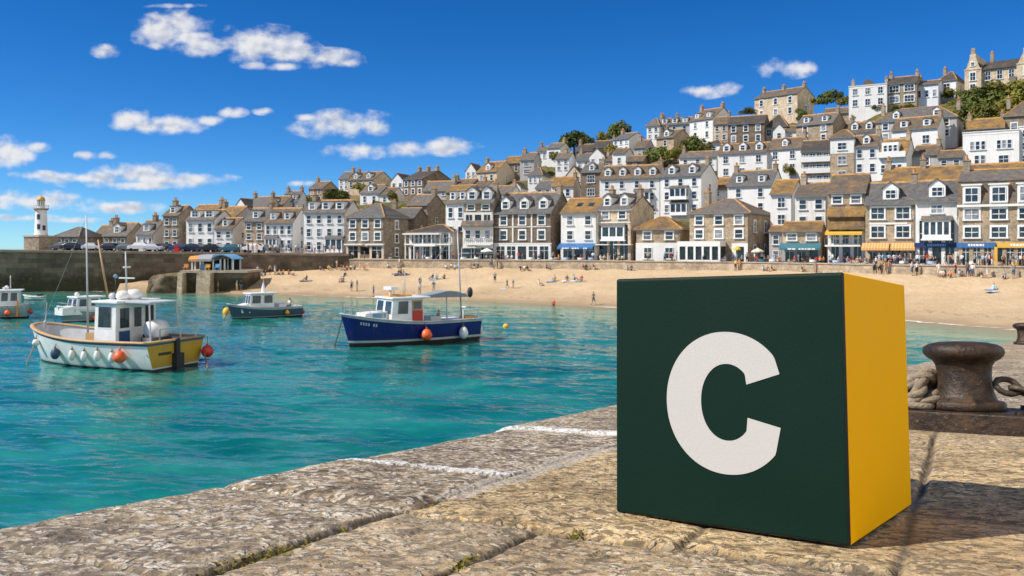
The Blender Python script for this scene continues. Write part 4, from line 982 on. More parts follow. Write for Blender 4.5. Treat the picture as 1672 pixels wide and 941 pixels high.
# ---- hilltop hall: three ranges, the outer two with stepped gables
def hall():
    D=Dhill(1602,152); tc=(1602-CX)/F; th=math.radians(40); X=tc*D; z0=zat(154,D)
    tl=(1575-CX)/F; w=(X-tl*D)/(math.cos(th)+tl*math.sin(th)); ox,oy=X-w*math.cos(th),D+w*math.sin(th)
    BASES.append((1602,D,z0)); BASES.append((1575,oy,z0)); BASES.append((1660,D-6,z0))
    root=empty('stone_hall',(ox,oy,z0),-th); tag(root,'large tan stone hall with tall gables crowning the hill at the right','hall','houses of the harbour town')
    ze=zat(112,D)-z0; zg=zat(91,D)-z0
    t2=(1654-CX)/F; L=max(w+8,(t2*oy-ox)/(math.cos(th)+t2*math.sin(th)))
    mb=MB(); mb.box(w,L,1.2,11,-4,ze-.3,0); 
    for a,b in ((0,w),(L,L+w*1.15)):
        m=(a+b)/2; mb.extrude([(a,-4),(b,-4),(b,ze),(b-.5,ze+.6),(m+.7,zg-.3),(m+.7,zg+.6),(m-.7,zg+.6),(m-.7,zg-.3),(a+.5,ze+.6),(a,ze)],0,12,0,1)
    mb.build('wall',[M['pale']],root)
    mb=MB(); rz=ze+(zg-ze)*.72
    mb.extrude([(.7,ze-.35),(6,rz),(11.4,ze-.35),(11.4,ze-.2),(6,rz+.2),(.7,ze-.2)],w-.2,L+.2,0,0)
    for a,b in ((0,w),(L,L+w*1.15)):
        m=(a+b)/2; mb.extrude([(a-.2,ze+.1),(m,zg-.2),(b+.2,ze+.1),(b+.2,ze+.3),(m,zg+.05),(a-.2,ze+.3)],.8,12.3,0,1)
    ro=mb.build('roof',[M['darkroof']],root)
    chimney(ro,w+1.4,6,rz-1,rz+2.2,'brickch'); 
    mb=MB()
    for a,b in ((0,w),(L,L+w*1.15)): mb.box((a+b)/2-.45,(a+b)/2+.45,.1,1.1,zg+.5,zg+2.2,0)
    mb.build('chimney',[M['brickch']],ro)
    mb=MB(); mb.box(-.1,w+.1,-.12,.05,ze-.1,ze+.15,0); mb.box(L-.1,L+w*1.15+.1,-.12,.05,ze-.1,ze+.15,0); mb.build('string_course',[M['pale']],root)
    for a,b in ((0,w),(L,L+w*1.15)):
        for r_ in range(2): window(root,(a+b)/2,-.012,ze*(.12+.45*r_),1.2,2.0,0,'surround')
        window(root,(a+b)/2,-.012,ze+.9,.8,.9,0,'surround')
    for i in range(3):
        for r_ in range(2): window(root,w+(L-w)*(i+.5)/3,1.188,ze*(.10+.45*r_),1.3,2.2,0,'sash')
    mb=MB(); mb.box(L-1.6,L-.05,-.3,1.2,-4,ze*.55,0); mb.build('buttress',[M['dark']],root)
hall()
print('houses',NH[0])
# ------------------------------------------------------------------ beach
WLINE=[(-300,472),(0,473),(80,474),(200,476),(330,478),(510,482.5),(610,485.5),(760,490),(1000,501.5),(1240,511),(1480,523),(1650,536.5),(1750,546),(2100,580),(2500,610)]
WALLB=[(-300,485),(40,480),(62,477),(237,458),(400,448),(540,438.5),(570,436.5),(650,437.5),(800,437.5),(1000,440),(1200,441.5),(1340,444),(1500,449),(1672,453.5),(1900,459),(2500,475)]
WALLD=[(-300,129),(0,136),(570,150),(700,146),(836,141),(1000,134),(1190,125),(1300,117),(1450,107),(1670,97),(1900,90),(2500,75)]
def wl_D(x): return EYE*F/(interp(WLINE,x)-HY)
def wall_D(x): return interp(WALLD,x)
def sand_z(x,D):
    """height of the sand under photo column x at depth D"""
    dw=wl_D(x); dl=wall_D(x); zl=max(zat(interp(WALLB,x),dl),-1.0)
    if dl-dw<2: return max(-1.5,(D-dw)*.02-.6)
    t=(D-dw)/(dl-dw)
    if t<0: return max(-2.5, (D-dw)*.05)
    return zl*(.75*t+.25*t**1.8) if t<=1 else zl
def on_sand(px,py):
    dw=wl_D(px)-8; dl=wall_D(px); best=None
    lo,hi=dw,dl
    f=lambda D: zat(py,D)-sand_z(px,D)
    if f(hi)>0: lo=hi-.3
    else:
        for _ in range(40):
            m=(lo+hi)/2
            if f(m)>0: lo=m
            else: hi=m
    p=P(px,py,lo); p.z=sand_z(px,lo); return p
cols=list(range(-300,2501,8)); ts=list(np.linspace(-1.1,1.02,90))
X=np.zeros((len(ts),len(cols))); Y=X.copy(); Z=X.copy(); WET=X.copy(); FO=X.copy()
for j,x in enumerate(cols):
    dw,dl=wl_D(x),wall_D(x)
    for i,t in enumerate(ts):
        D=dw+t*max(dl-dw,8); p=((x-CX)/F*D,D); X[i,j],Y[i,j]=p; Z[i,j]=sand_z(x,D); WET[i,j]=D-dw
inner=np.clip(WET/4,0,1)
Z+=inner*((fbm(X*.25,Y*.35,4,3)-.47)*.5+(fbm(X*1.1,Y*1.4,3,8)-.45)*.18)
t=NT('beach_sand'); v=t.coord(False); wet=attr(t,'wet')
n1=t.noise(v,.16,5,.6); n2=t.noise(v,1.3,6,.65); n3=t.noise(v,9,3)
col=t.mix(t.ramp(n1,[(.35,0.0),(.65,1.0)]),(.49,.36,.215),(.58,.44,.28))
col=t.mix(t.math('MULTIPLY',t.ramp(n2,[(.56,0.0),(.72,1.0)]),.4),col,(.42,.30,.18))
wetf=t.ramp(t.math('ADD',t.math('MULTIPLY',wet,.075),t.math('MULTIPLY',t.math('SUBTRACT',n1,.5),.5)),[(.08,1.0),(.22,.55),(.62,.22),(.95,0.0)])
fp=t.noise(v,2.6,3,.7); col=t.mix(t.math('MULTIPLY',t.ramp(fp,[(.55,0.0),(.64,1.0)]),.28),col,(.36,.25,.14)); col=t.mix(wetf,col,(.37,.265,.155)); wl_=t.math('ADD',wet,t.math('MULTIPLY',t.math('SUBTRACT',n1,.5),7.0)); band=t.math('MULTIPLY',t.ramp(t.math('MULTIPLY',wl_,.1),[(.40,0.0),(.45,1.0),(.50,0.0)]),t.ramp(n2,[(.50,0.0),(.58,1.0)])); col=t.mix(t.math('MULTIPLY',band,.6),col,(.16,.11,.06))
M['sand']=t.set(col,t.math('SUBTRACT',.95,t.math('MULTIPLY',wetf,.45)),0,t.bump(n3,.8,.09,t.bump(n2,1.0,.22)),.3)
struct(link('beach',grid_mesh('beach',X,Y,Z,[M['sand']],dict(wet=WET))))

# ------------------------------------------------------------------ sea
pc=np.concatenate([np.linspace(-1500,-60,60),np.linspace(-50,1560,860),np.linspace(1570,3200,60)])
ry=np.concatenate([np.array([26000,9000,4000,2200,1300,900,600,430]),EYE*F/np.linspace(28,110,100),EYE*F/np.linspace(110.7,500,430)[0:],EYE*F/np.linspace(510,1900,40)])
TT,DG=np.meshgrid((pc-CX)/F,ry); X=TT*DG; Y=DG
rw=np.random.RandomState(4); Z=np.zeros_like(X)
for k in range(26):
    lam=[.55,.7,.85,1.0,1.25,1.5,1.9,2.4,3.1,4.0,5.2,7.0,10][k%13]; ang=rw.normal(math.radians(72),.42); kx,ky=math.cos(ang)*2*math.pi/lam,math.sin(ang)*2*math.pi/lam
    a=.0060*lam**.66; fade=np.clip((EYE*F/(DG*DG)*0+ (lam*9)/np.maximum(DG*DG/900,.001)),0,1)
    ph=kx*X+ky*Y+rw.rand()*6.28+1.5*fbm(X*.15,Y*.15,2,k)*3
    env=.55+.9*vnoise(X/lam/3.2+k*7,Y/lam/3.2,k)
    s=np.sin(ph); Z+=a*fade*env*(s+.35*np.cos(2*ph))
colD=np.array([wl_D(x) for x in pc])[None,:]; shore=colD-DG    # metres of water out from the waterline
Z=Z*np.clip(shore/18,.12,1)
foam=np.zeros_like(X)
fn=fbm(X*.5,Y*.9,3,2); fx=.35+.65*np.clip((fbm(X*.06,Y*.02,2,14)-.28)*4,0,1)
foam=np.exp(-((shore-.6-(fn-.45)*2.2)/.55)**2)*fx*1.8+.5*np.exp(-((shore-3.6-(fn-.45)*3)/.4)**2)*np.clip((fbm(X*.1,Y*.1,2,77)-.45)*5,0,1)
Z=np.where(shore<-1.0,-.5,Z)
t=NT('sea_water'); v=t.coord(False); sh=attr(t,'shore'); fo=attr(t,'foam')
mp=t.n('ShaderNodeMapping'); mp.inputs['Rotation'].default_value=(0,0,math.radians(-14)); mp.inputs['Scale'].default_value=(.55,1.25,1); t.l(v,mp.inputs['Vector']); wv=mp.outputs[0]
a1=t.noise(wv,.10,4,.6); a2=t.noise(wv,1.4,4,.6,.4); a3=t.noise(wv,3.4,3,.6,.6); a4=t.noise(wv,.32,3,.55)
deep=t.mix(t.ramp(a1,[(.36,0.0),(.62,1.0)]),(.0,.078,.074),(.008,.165,.148))
deep=t.mix(t.math('MULTIPLY',t.ramp(a4,[(.44,0.0),(.62,1.0)]),.55),deep,(.03,.235,.20))
wy=t.ramp(t.math('MULTIPLY',sh,.02),[(0.0,(.30,.36,.25)),(.12,(.12,.30,.225)),(.45,(.03,.215,.185)),(1.0,(.008,.165,.155))])
far=t.ramp(t.math('MULTIPLY',sh,.02),[(.25,0.0),(1.0,1.0)])
col=t.mix(far,wy,deep)
foamf=t.math('MULTIPLY',fo,t.ramp(a3,[(.3,.35),(.5,1.0)]))
col=t.mix(foamf,col,(.80,.80,.79))
t.set(col,t.math('ADD',.045,t.math('MULTIPLY',foamf,.6)),0,t.bump(a3,.26,.045,t.bump(a2,.42,.10)),.5)
t.b.inputs['IOR'].default_value=1.33
tr=t.n('ShaderNodeBsdfTransparent'); ms=t.n('ShaderNodeMixShader')
al=t.ramp(t.math('MULTIPLY',sh,.1),[(0.0,.0),(.06,.30),(.5,.72),(1.0,1.0)])
al=t.math('MAXIMUM',al,t.math('MULTIPLY',foamf,t.ramp(sh,[(0.0,0.0),(.02,1.0)])))
t.l(al,ms.inputs[0]); t.l(tr.outputs[0],ms.inputs[1]); t.l(t.b.outputs[0],ms.inputs[2]); t.l(ms.outputs[0],t.out.inputs['Surface'])
M['sea']=t.m
struct(link('sea',grid_mesh('sea',X,Y,Z,[M['sea']],dict(shore=np.clip(shore,-5,80),foam=foam))))

# ------------------------------------------------------------------ harbour wall (left, with the pier deck) and beach wall
M['pierwall']=stone_mat('pier_masonry',(.215,.180,.145),(.10,.086,.072),(.10,.088,.075),1.5,.7)
t=NT('tidal_masonry'); v=t.coord(False); sp=t.n('ShaderNodeSeparateXYZ'); t.l(v,sp.inputs[0])
br=t.n('ShaderNodeTexBrick'); cb=t.n('ShaderNodeCombineXYZ'); t.l(sp.outputs[0],cb.inputs[0]); t.l(sp.outputs[2],cb.inputs[1]); t.l(cb.outputs[0],br.inputs['Vector']); br.inputs['Scale'].default_value=1; br.inputs['Brick Width'].default_value=1.7; br.inputs['Row Height'].default_value=.75
br.inputs['Mortar Size'].default_value=.03; br.inputs['Color1'].default_value=(.175,.135,.098,1); br.inputs['Color2'].default_value=(.085,.068,.05,1); br.inputs['Mortar'].default_value=(.10,.085,.065,1)
n=t.noise(v,.35,6,.68); n2=t.noise(v,1.6,5,.65)
col=t.mix(.8,br.outputs['Color'],t.ramp(n,[(.3,.45),(.5,1.0),(.7,1.6)]),'MULTIPLY')
wd_=t.ramp(t.math('ADD',t.math('MULTIPLY',sp.outputs[2],.16),t.math('MULTIPLY',t.math('SUBTRACT',n,.5),.55)),[(.26,1.0),(.48,0.0)])
col=t.mix(t.math('MULTIPLY',wd_,.9),col,t.mix(n2,(.022,.022,.012),(.055,.048,.022)))
col=t.mix(t.math('MULTIPLY',t.ramp(n2,[(.6,0.0),(.7,1.0)]),.35),col,(.30,.18,.06))
M['tidal']=t.set(col,.85,0,t.bump(n2,.8,.15,t.bump(br.outputs['Fac'],-.6,.06)),.3)
def wall_strip(name,xs,zt,th,zb,mats,cap=.35):
    mb=MB(); pts=[]
    for x in xs:
        D=wall_D(x); pts.append(((x-CX)/F*D,D,zt(x)))
    for (a,b) in zip(pts,pts[1:]):
        d=Vector((b[0]-a[0],b[1]-a[1],0)).normalized(); n=Vector((-d.y,d.x,0))*th
        A,B=Vector(a),Vector(b); A2,B2_=A+n,B+n
        f=lambda p,z: (p.x,p.y,z)
        mb.face([f(A,zb),f(B,zb),f(B,b[2]-cap),f(A,a[2]-cap)],0); mb.face([f(A2,zb),f(B2_,zb),f(B2_,b[2]-cap),f(A2,a[2]-cap)],0)
        o=-Vector((-d.y,d.x,0))*.12
        A3,B3,A4,B4=A+o,B+o,A2-o,B2_-o
        mb.face([f(A3,a[2]-cap),f(B3,b[2]-cap),f(B3,b[2]),f(A3,a[2])],1); mb.face([f(A3,a[2]),f(B3,b[2]),f(B4,b[2]),f(A4,a[2])],1); mb.face([f(A4,a[2]-cap),f(B4,b[2]-cap),f(B4,b[2]),f(A4,a[2])],1); mb.face([f(A3,a[2]-cap),f(B3,b[2]-cap),f(B4,b[2]-cap),f(A4,a[2]-cap)],1)
    e=pts[-1]; mb.face([(e[0],e[1],zb),(e[0]+.3,e[1]+th,zb),(e[0]+.3,e[1]+th,e[2]),(e[0],e[1],e[2])],0)
    return mb.build(name,mats)
M['coping']=plain('granite_coping',(.40,.33,.25),.85,var=.25,scale=1.2); M['copingdark']=plain('worn_coping',(.27,.21,.15),.85,var=.3,scale=1)
hw=wall_strip('harbour_wall',list(range(-300,571,30)),lambda x:deck_z(x)+.1,1.1,-3,[M['tidal'],M['copingdark']])
tag(hw,'long dark weed stained harbour wall running below the parked cars and lighthouse','harbour wall')
M['seawall']=stone_mat('sea_wall_stone',(.46,.37,.265),(.36,.285,.20),(.44,.37,.29),.9,.35)
sw=wall_strip('sea_wall',[570,600,650,700,750,800,836,900,1000,1100,1190,1250,1300,1380,1450,1560,1670,1800,1900],lambda x:4.98,.55,2.6,[M['seawall'],M['coping']],.14)
tag(sw,'low sunlit stone wall between the sand and the café promenade','sea wall')
# pier deck and promenade
M['deck']=plain('tarmac_deck',(.17,.16,.15),.9,var=.2,scale=.4); M['paving']=plain('promenade_paving',(.33,.29,.24),.85,var=.15,scale=.8)
mb=MB(); xs=list(range(-300,571,30))
for a,b in zip(xs,xs[1:]):
    q=[]
    for x,D in ((a,wall_D(a)+.5),(b,wall_D(b)+.5),(b,max(200,wall_D(b)+60)),(a,max(200,wall_D(a)+60))):
        zz_=deck_z(x); 
        if a<90 and D>180: D=186
        q.append(((x-CX)/F*D,D,zz_))
    mb.face(q)
    if a<90: 
        p,r_=q[3],q[2]; mb.face([p,r_,(r_[0],r_[1],-3),(p[0],p[1],-3)])
struct(mb.build('pier_deck',M['deck']))
mb=MB(); xs=[560,600,650,700,750,800,836,900,1000,1100,1190,1250,1300,1380,1450,1560,1670,1800,1900]
for a,b in zip(xs,xs[1:]):
    mb.face([((x-CX)/F*D,D,PROM-.003) for x,D in ((a,wall_D(a)+.4),(b,wall_D(b)+.4),(b,Dfront(b)+22),(a,Dfront(a)+22))])
struct(mb.build('promenade',M['paving']))

# ------------------------------------------------------------------ hillside
bp=np.array(BASES)
gx=np.arange(-250,2001,10.0); gd=np.concatenate([np.arange(122,380,5.0),np.array([400,440,500,600])])
PX,DGd=np.meshgrid(gx,gd); X=(PX-CX)/F*DGd; Y=DGd
num=np.zeros_like(X); den=np.zeros_like(X)+1e-9
bx=(bp[:,0]-CX)/F*bp[:,1]
for x_,d_,z_ in zip(bx,bp[:,1],bp[:,2]):
    r2=(X-x_)**2+(Y-d_)**2; w=1/(r2+9)**1.6; num+=w*z_; den+=w
Z=num/den-1.3
lowf=np.array([[Dfront(x)+9 for x in gx]]); k=np.clip((DGd-lowf)/14,0,1); flat=np.where(PX<560,5.6,4.3)
Z=flat*(1-k)+Z*k; Z=np.minimum(Z,58)
Z-=np.clip((DGd-330)/80,0,4)*10
Z=np.where(PX<300, np.minimum(Z,6.2), Z); Z=np.where(PX<150,-2.5,Z); Z=np.where((PX<270)&(DGd>235),-2.5,Z)
Z=np.where(DGd<lowf-4,-6.0,Z)
def hill_z(px,D):
    x=(px-CX)/F*D; r2=(bx-x)**2+(bp[:,1]-D)**2; w=1/(r2+9)**1.6; return float((w*bp[:,2]).sum()/w.sum())-1.3
t=NT('hillside_ground'); v=t.coord(False); n=t.noise(v,.12,6,.65); n2=t.noise(v,.9,6,.7)
col=t.mix(t.ramp(n,[(.4,0.0),(.55,1.0)]),(.075,.085,.022),(.20,.155,.09)); col=t.mix(.7,col,t.ramp(n2,[(.3,.45),(.7,1.5)]),'MULTIPLY')
M['hill']=t.set(col,.95,0,t.bump(n2,.9,.5),.1)
struct(link('hillside',grid_mesh('hillside',X,Y,Z,[M['hill']])))

# ------------------------------------------------------------------ trees and bushes: clouds of small leaves round a woody frame
def leaf_mat(name,c):
    t=NT(name); v=t.coord(True); n=t.noise(v,.55,4,.6); n2=t.noise(v,4,3)
    col=t.mix(t.ramp(n,[(.35,0.0),(.65,1.0)]),mul(c,.55),mul(c,1.45)); col=t.mix(t.math('MULTIPLY',t.ramp(n2,[(.5,0.0),(.75,1.0)]),.4),col,(c[0]*2.0,c[1]*1.7,c[2]))
    return t.set(col,.7,0,None,.25)
M['leafa']=leaf_mat('olive_leaves',(.145,.14,.022)); M['leafb']=leaf_mat('deep_green_leaves',(.085,.105,.022)); M['bark']=plain('bark',(.12,.09,.06),.9,var=.3)
def crown_mesh(seed,n,rx,ry,rz,leaf,lumps,base=0.0):
    r=random.Random(seed); mb=MB(); L=[]
    for i in range(lumps):
        a=r.uniform(0,6.28); q=math.sqrt(r.random())*.72; h=r.uniform(.15,.78)
        L.append((Vector((math.cos(a)*q*rx,math.sin(a)*q*ry,base+h*rz)),r.uniform(.26,.5)))
    for i in range(n):
        c,k=r.choice(L); d=Vector((r.gauss(0,1),r.gauss(0,1),r.gauss(0,1))).normalized(); rad=k*(1-abs(r.gauss(0,.16)))
        p=c+Vector((d.x*rx*rad,d.y*ry*rad,d.z*rz*rad*.85))
        if p.z<.02: p.z=r.uniform(.0,.25)
        nrm=(d+Vector((r.gauss(0,.55),r.gauss(0,.55),r.gauss(.25,.5)))).normalized(); u=nrm.orthogonal().normalized(); w=nrm.cross(u); s=leaf*r.uniform(.5,1.25); a=r.uniform(0,6.28)
        u2=u*math.cos(a)+w*math.sin(a); w2=nrm.cross(u2)
        mb.face([p-u2*s-w2*s*.45,p+u2*s*.2-w2*s*.6,p+u2*s*1.05,p+u2*s*.2+w2*s*.6,p-u2*s*.8+w2*s*.4])
    return mb.mesh('crown',[M['leafa']],False,False)
BUSH=[crown_mesh(10+i,1200,1,1,1,.085,11) for i in range(4)]
tm=MB(); tm.tube([(0,0,-.6),(.02,0,.2),(.0,.03,.5)],[.09,.07,.04],7)
for i in range(5):
    a=i*1.26; tm.tube([(0,0,.22+.05*i),(math.cos(a)*.25,math.sin(a)*.25,.5+.05*i),(math.cos(a)*.5,math.sin(a)*.5,.72)],[.035,.025,.01],5)
TRUNK=tm.mesh('trunk',[M['bark']],True)
def plant(px,py,w,h,label,cat='bush',mat='leafa',D=None,seed=0,tree=False,dD=0):
    """px,py: foot of the plant in the photograph; w,h its size in photo pixels"""
    D=(D or Dhill(px,py))+dD; p=P(px,py,D); k=D/F
    me=BUSH[seed%4]; w*=1.12; h*=1.1
    if tree:
        e=empty('tree',p,seed*1.3); tag(e,label,'tree','trees and bushes on the hill')
        c=link('crown',me,e); c.scale=(w*k/2,w*k/2,h*k); c.material_slots[0].link='OBJECT'; c.material_slots[0].material=M[mat]
        tr_=link('trunk',TRUNK,e); tr_.scale=(w*k/2,w*k/2,h*k); return e
    o=link('bush',me,None,p,seed*1.7); o.scale=(w*k/2,w*k/2,h*k); o.material_slots[0].link='OBJECT'; o.material_slots[0].material=M[mat]
    return tag(o,label,cat,'trees and bushes on the hill')
PL=[(1010,226,38,26,'round dark tree on the skyline left of the white six window house',1,'leafb'),(985,236,30,18,'smaller olive tree beside the round dark skyline tree',1,'leafa'),(938,240,44,26,'wide brown green tree on the skyline above the white house pair',1,'leafb'),(922,246,22,14,'low bush left under the wide skyline tree',0,'leafb'),
 (1357,170,38,22,'dark round bush on the skyline between tan stone house and white parapet house',0,'leafb'),(1338,171,26,12,'low olive bush left of the dark round skyline bush',0,'leafa'),(1376,172,24,15,'olive bush against the left side of the white parapet house',0,'leafa'),(1222,186,30,8,'low bushes on the skyline left of the tan stone house',0,'leafa'),
 (1132,249,40,26,'big round green bush below the tall white skyline house',0,'leafb'),(1152,250,22,16,'yellowish bush right of the big round one',0,'leafa'),(1072,262,44,24,'wide green bush below the tan house with gable',0,'leafb'),(1100,260,34,16,'olive bush between the wide green bush and the white bungalow',0,'leafa'),(958,238,26,16,'small dark bush at the right foot of the wide skyline tree',0,'leafb'),(1026,232,22,14,'olive bush right of the round dark skyline tree',0,'leafa'),(870,262,20,10,'low dark bush right of the grey stone skyline house',0,'leafb'),(1048,265,24,12,'small yellow green bush at the foot of the tiny stone house',0,'leafa'),(1033,270,18,9,'lowest little bush above the large white terrace',0,'leafa'),
 (1291,287,26,17,'green bush at the end of the white terrace, over a garden wall',0,'leafa'),(1395,284,12,9,'small bush at the foot of the tall white house',0,'leafa'),(1315,302,10,8,'tiny bush under the tan apartment house',0,'leafb'),(1298,187,22,12,'bush at the dark gable of the tan skyline house',0,'leafa'),(1310,196,24,14,'olive bush below the gable of the tan skyline house',0,'leafb'),
 (548,325,40,17,'dark green bushes left above the tall white terrace',0,'leafb'),(508,332,22,12,'olive bush at the foot of the far left skyline house',0,'leafa'),(588,312,26,12,'bush in front of the long pale skyline house',0,'leafa'),(640,332,28,18,'bright bush between small white cottage and dark villa',0,'leafa'),(618,338,22,10,'low bush under the off white cottage',0,'leafb'),
 (907,262,20,13,'yellow green bush below the white skyline pair',0,'leafa'),(1000,258,30,20,'olive trees right of the brown stone house',0,'leafa'),(1402,180,16,8,'clipped bush left under the white parapet house',0,'leafb'),(1432,182,22,11,'clipped bush right under the white parapet house',0,'leafa'),(1462,180,20,8,'low hedge bush under the hilltop stone house',0,'leafa'),(1485,178,20,8,'second low hedge bush under the hilltop stone house, farther right',0,'leafa'),(1400,196,24,18,'brown withered bush above the brown roofed house',0,'leafb'),
 (1552,158,30,13,'olive bush at the foot of the small white hipped house',0,'leafa'),(1572,160,22,10,'low bush at the left foot of the stone hall',0,'leafb')]
for i,(px,py,w,h,l,tr_,m) in enumerate(PL): plant(px,py,w,h,l,mat=m,seed=i,tree=bool(tr_))
# scrub covering the steep bank below the hall
hs=[(1590,168,50,24),(1628,162,56,24),(1664,160,60,28),(1610,181,60,27),(1650,182,62,30),(1690,174,66,34),(1585,192,50,25),(1630,200,66,32),(1668,204,64,34),(1592,210,44,22),(1556,180,30,15),(1610,214,52,22)]
hn=['uppermost left','topmost middle','topmost right','left second row','middle second row','right edge second row','left third row','broad central','right edge lowest','lowest left','leftmost small','lowest central']
hs+=[(1680,150,50,22),(1570,196,40,18),(1640,190,50,24),(1600,158,36,14),(1578,206,34,16),(1655,216,50,20)]; hn+=['edge top','leftmost middle','inner middle','small crest','leftmost lower','bottom right']
for i,((px,py,w,h),nm) in enumerate(zip(hs,hn)): plant(px,py,w,h,nm+' green gorse bush on the bank below the stone hall',mat='leafa' if i%3 else 'leafb',seed=i+2,D=interp([(1550,214),(1700,196)],px)+(208-py)*.35)

# ------------------------------------------------------------------ lighthouse
D=175; p=P(67,408,D); k=D/F; lh=empty('lighthouse',(p.x,p.y,deck_z(67))); tag(lh,'white lighthouse with a golden domed lantern on a square stone plinth','lighthouse')
mb=MB(); pw=17.5*k; mb.extrude([(-pw,-pw),(pw,-pw),(pw,pw),(-pw,pw)],-.2,21*k,0,2); mb.extrude([(-pw-.15,-pw-.15),(pw+.15,-pw-.15),(pw+.15,pw+.15),(-pw-.15,pw+.15)],21*k,23.5*k,1,2); o=mb.build('plinth',[M['stone'],M['coping']],lh); o.rotation_euler.z=math.radians(-24)
mb=MB(); mb.lathe([(10.2*k,23.5*k),(10.4*k,25*k),(9.8*k,26*k),(8.4*k,60*k),(8.3*k,63*k),(9.4*k,65*k)],28); mb.build('tower',M['white'],lh,smooth=True)
mb=MB(); mb.lathe([(9.4*k,65*k),(11.8*k,66.5*k),(11.8*k,68*k),(5*k,68*k)],28); mb.build('gallery',M['tan'],lh)
mb=MB()
for i in range(14):
    a=i/14*6.283; mb.tube([(11.3*k*math.cos(a),11.3*k*math.sin(a),68*k),(11.3*k*math.cos(a),11.3*k*math.sin(a),73*k)],.035,5)
for z in (70.5,73): mb.tube([(11.3*k*math.cos(i/24*6.283),11.3*k*math.sin(i/24*6.283),z*k) for i in range(25)],.035,5)
mb.build('gallery_railing',M['trim'],lh)
mb=MB(); mb.lathe([(5.6*k,68*k),(5.6*k,71*k),(5.7*k,71.2*k)],10,1); mb.lathe([(5.4*k,71.2*k),(5.4*k,81*k)],10,0)
for i in range(10):
    a=i/10*6.283; mb.tube([(5.5*k*math.cos(a),5.5*k*math.sin(a),71*k),(5.5*k*math.cos(a),5.5*k*math.sin(a),81*k)],.07,5,1)
mb.build('lantern',[M['curtain'],M['trim']],lh)
M['gold']=plain('ochre_dome',(.55,.33,.06),.5,var=.15)
mb=MB(); mb.lathe([(6.4*k,80.6*k),(6.4*k,81.5*k),(5.9*k,83.5*k),(4.4*k,86*k),(2.0*k,87.6*k),(.8*k,88*k),(.7*k,90*k),(.02,91.5*k)],20); mb.build('dome',M['gold'],lh,smooth=True)
for z,a in ((38,-1.45),(54,-1.5),(36,-.6)):
    mb=MB(); mb.box(-.28,.28,-.05,.05,-.5,.5,0); r_=(9.8-(z-26)*.041)*k+.01; mb.build('window',M['glass'],lh,(r_*math.cos(a),r_*math.sin(a),z*k),a+math.pi/2)

# ------------------------------------------------------------------ stone landing with a kiosk on the left of the beach
D0=133.5; 
def rel(px,py,D=D0): return P(px,py,D)
j=empty('stone_landing',(0,0,0)); tag(j,'weedy stone landing stage with two buttresses standing on the left sand','landing stage')
a,b=rel(292,445),rel(398,445); zt=rel(300,446).z
mb=MB(); mb.box(a.x,b.x,D0+1.2,D0+9,-.5,zt,0); mb.box(a.x-.1,b.x+.4,D0+.6,D0+9.1,zt,zt+.35,1); mb.build('platform',[M['tidal'],M['coping']],j)
for x0,x1 in ((292,300),(323,345)):
    mb=MB(); p,q=rel(x0,470),rel(x1,470); mb.extrude([(D0-1.0,-1),(D0+1.3,-1),(D0+1.3,zt-.003),(D0-.5,zt-.003)],p.x,q.x,0,0); mb.build('buttress',[M['seawall']],j)
l=empty('rock_ledge',(0,0,0))
mb=MB(); rr=random.Random(9)
import mathutils
def rock(mb,c,s,seed,sub=3,mi=0):
    bm=bmesh.new(); bmesh.ops.create_icosphere(bm,subdivisions=sub,radius=1)
    n=len(mb.v)
    for v_ in bm.verts:
        q=v_.co.copy(); d=mathutils.noise.fractal(q*1.6+Vector((seed*3.1,0,0)),1,2,4)*.35; q*=1+d; q.z=max(-.6,min(.6,q.z)); mb.v.append((c[0]+q.x*s[0],c[1]+q.y*s[1],c[2]+q.z*s[2]))
    for f in bm.faces: mb.f.append([n+v_.index for v_ in f.verts]); mb.m.append(mi)
    bm.free()
c=rel(266,461); rock(mb,(c.x,D0+3,c.z-.6),(3.0,3,2.6),2,4); c=rel(248,464); rock(mb,(c.x,D0+2.2,c.z-.6),(1.5,2,2.0),5,3); c=rel(283,460); rock(mb,(c.x,D0+3.2,c.z-.6),(1.8,2.5,2.5),8,3)
M['rock']=plain('weedy_rock',(.13,.10,.065),.9,var=.6,scale=1.0,bump=.8,bscale=2.5)
mb.build('rock',M['rock'],l,smooth=True); mb=MB(); p,q=rel(243,452),rel(292,447); mb.extrude([(p.x,p.z-.7),(p.x+.6,p.z+.25),(q.x,q.z+.25),(q.x,q.z-.9)],D0+1.5,D0+7,0,1); mb.build('sandy_top',M['sand'],l)
tag(l,'dark weedy rock ledge topped with sand left of the stone landing stage','rock ledge')
kz=zt+.35; ks=empty('beach_kiosk',(0,0,0)); tag(ks,'open beach kiosk with an orange, grey and blue canopy on the stone landing','kiosk')
def kx(px): return rel(px,440).x
mb=MB()
for x in (304,309,339,351,358,372): mb.box(kx(x)-.1,kx(x)+.1,D0+2.4,D0+2.6,kz,kz+1.75,0); mb.box(kx(x)-.1,kx(x)+.1,D0+6,D0+6.2,kz,kz+1.75,0)
mb.build('post',M['trim'],ks)
def canopy(x0,x1,mat,z0,z1): 
    mb=MB(); mb.extrude([(D0+1.6,kz+z0),(D0+2.4,kz+z1),(D0+6,kz+z1+.1),(D0+7,kz+z0),(D0+7,kz+z0-.12),(D0+1.6,kz+z0-.35)],kx(x0),kx(x1),0,0); mb.build('canopy',M[mat],ks)
canopy(301,316.5,'c_orangeawn',1.75,2.2); canopy(316.6,339,'c_greyc',1.75,2.4)
mb=MB(); n=14
pr=[]; 
for i in range(n+1): x=kx(339.5)+(kx(375)-kx(339.5))*i/n; pr.append((x,kz+1.75+.75*math.sin(math.pi*(i/n*.86+.12))))
mb.extrude(pr+[(x,z-.12) for x,z in pr[::-1]],D0+1.6,D0+7,0,1); mb.build('curved_canopy',M['c_sky'],ks)
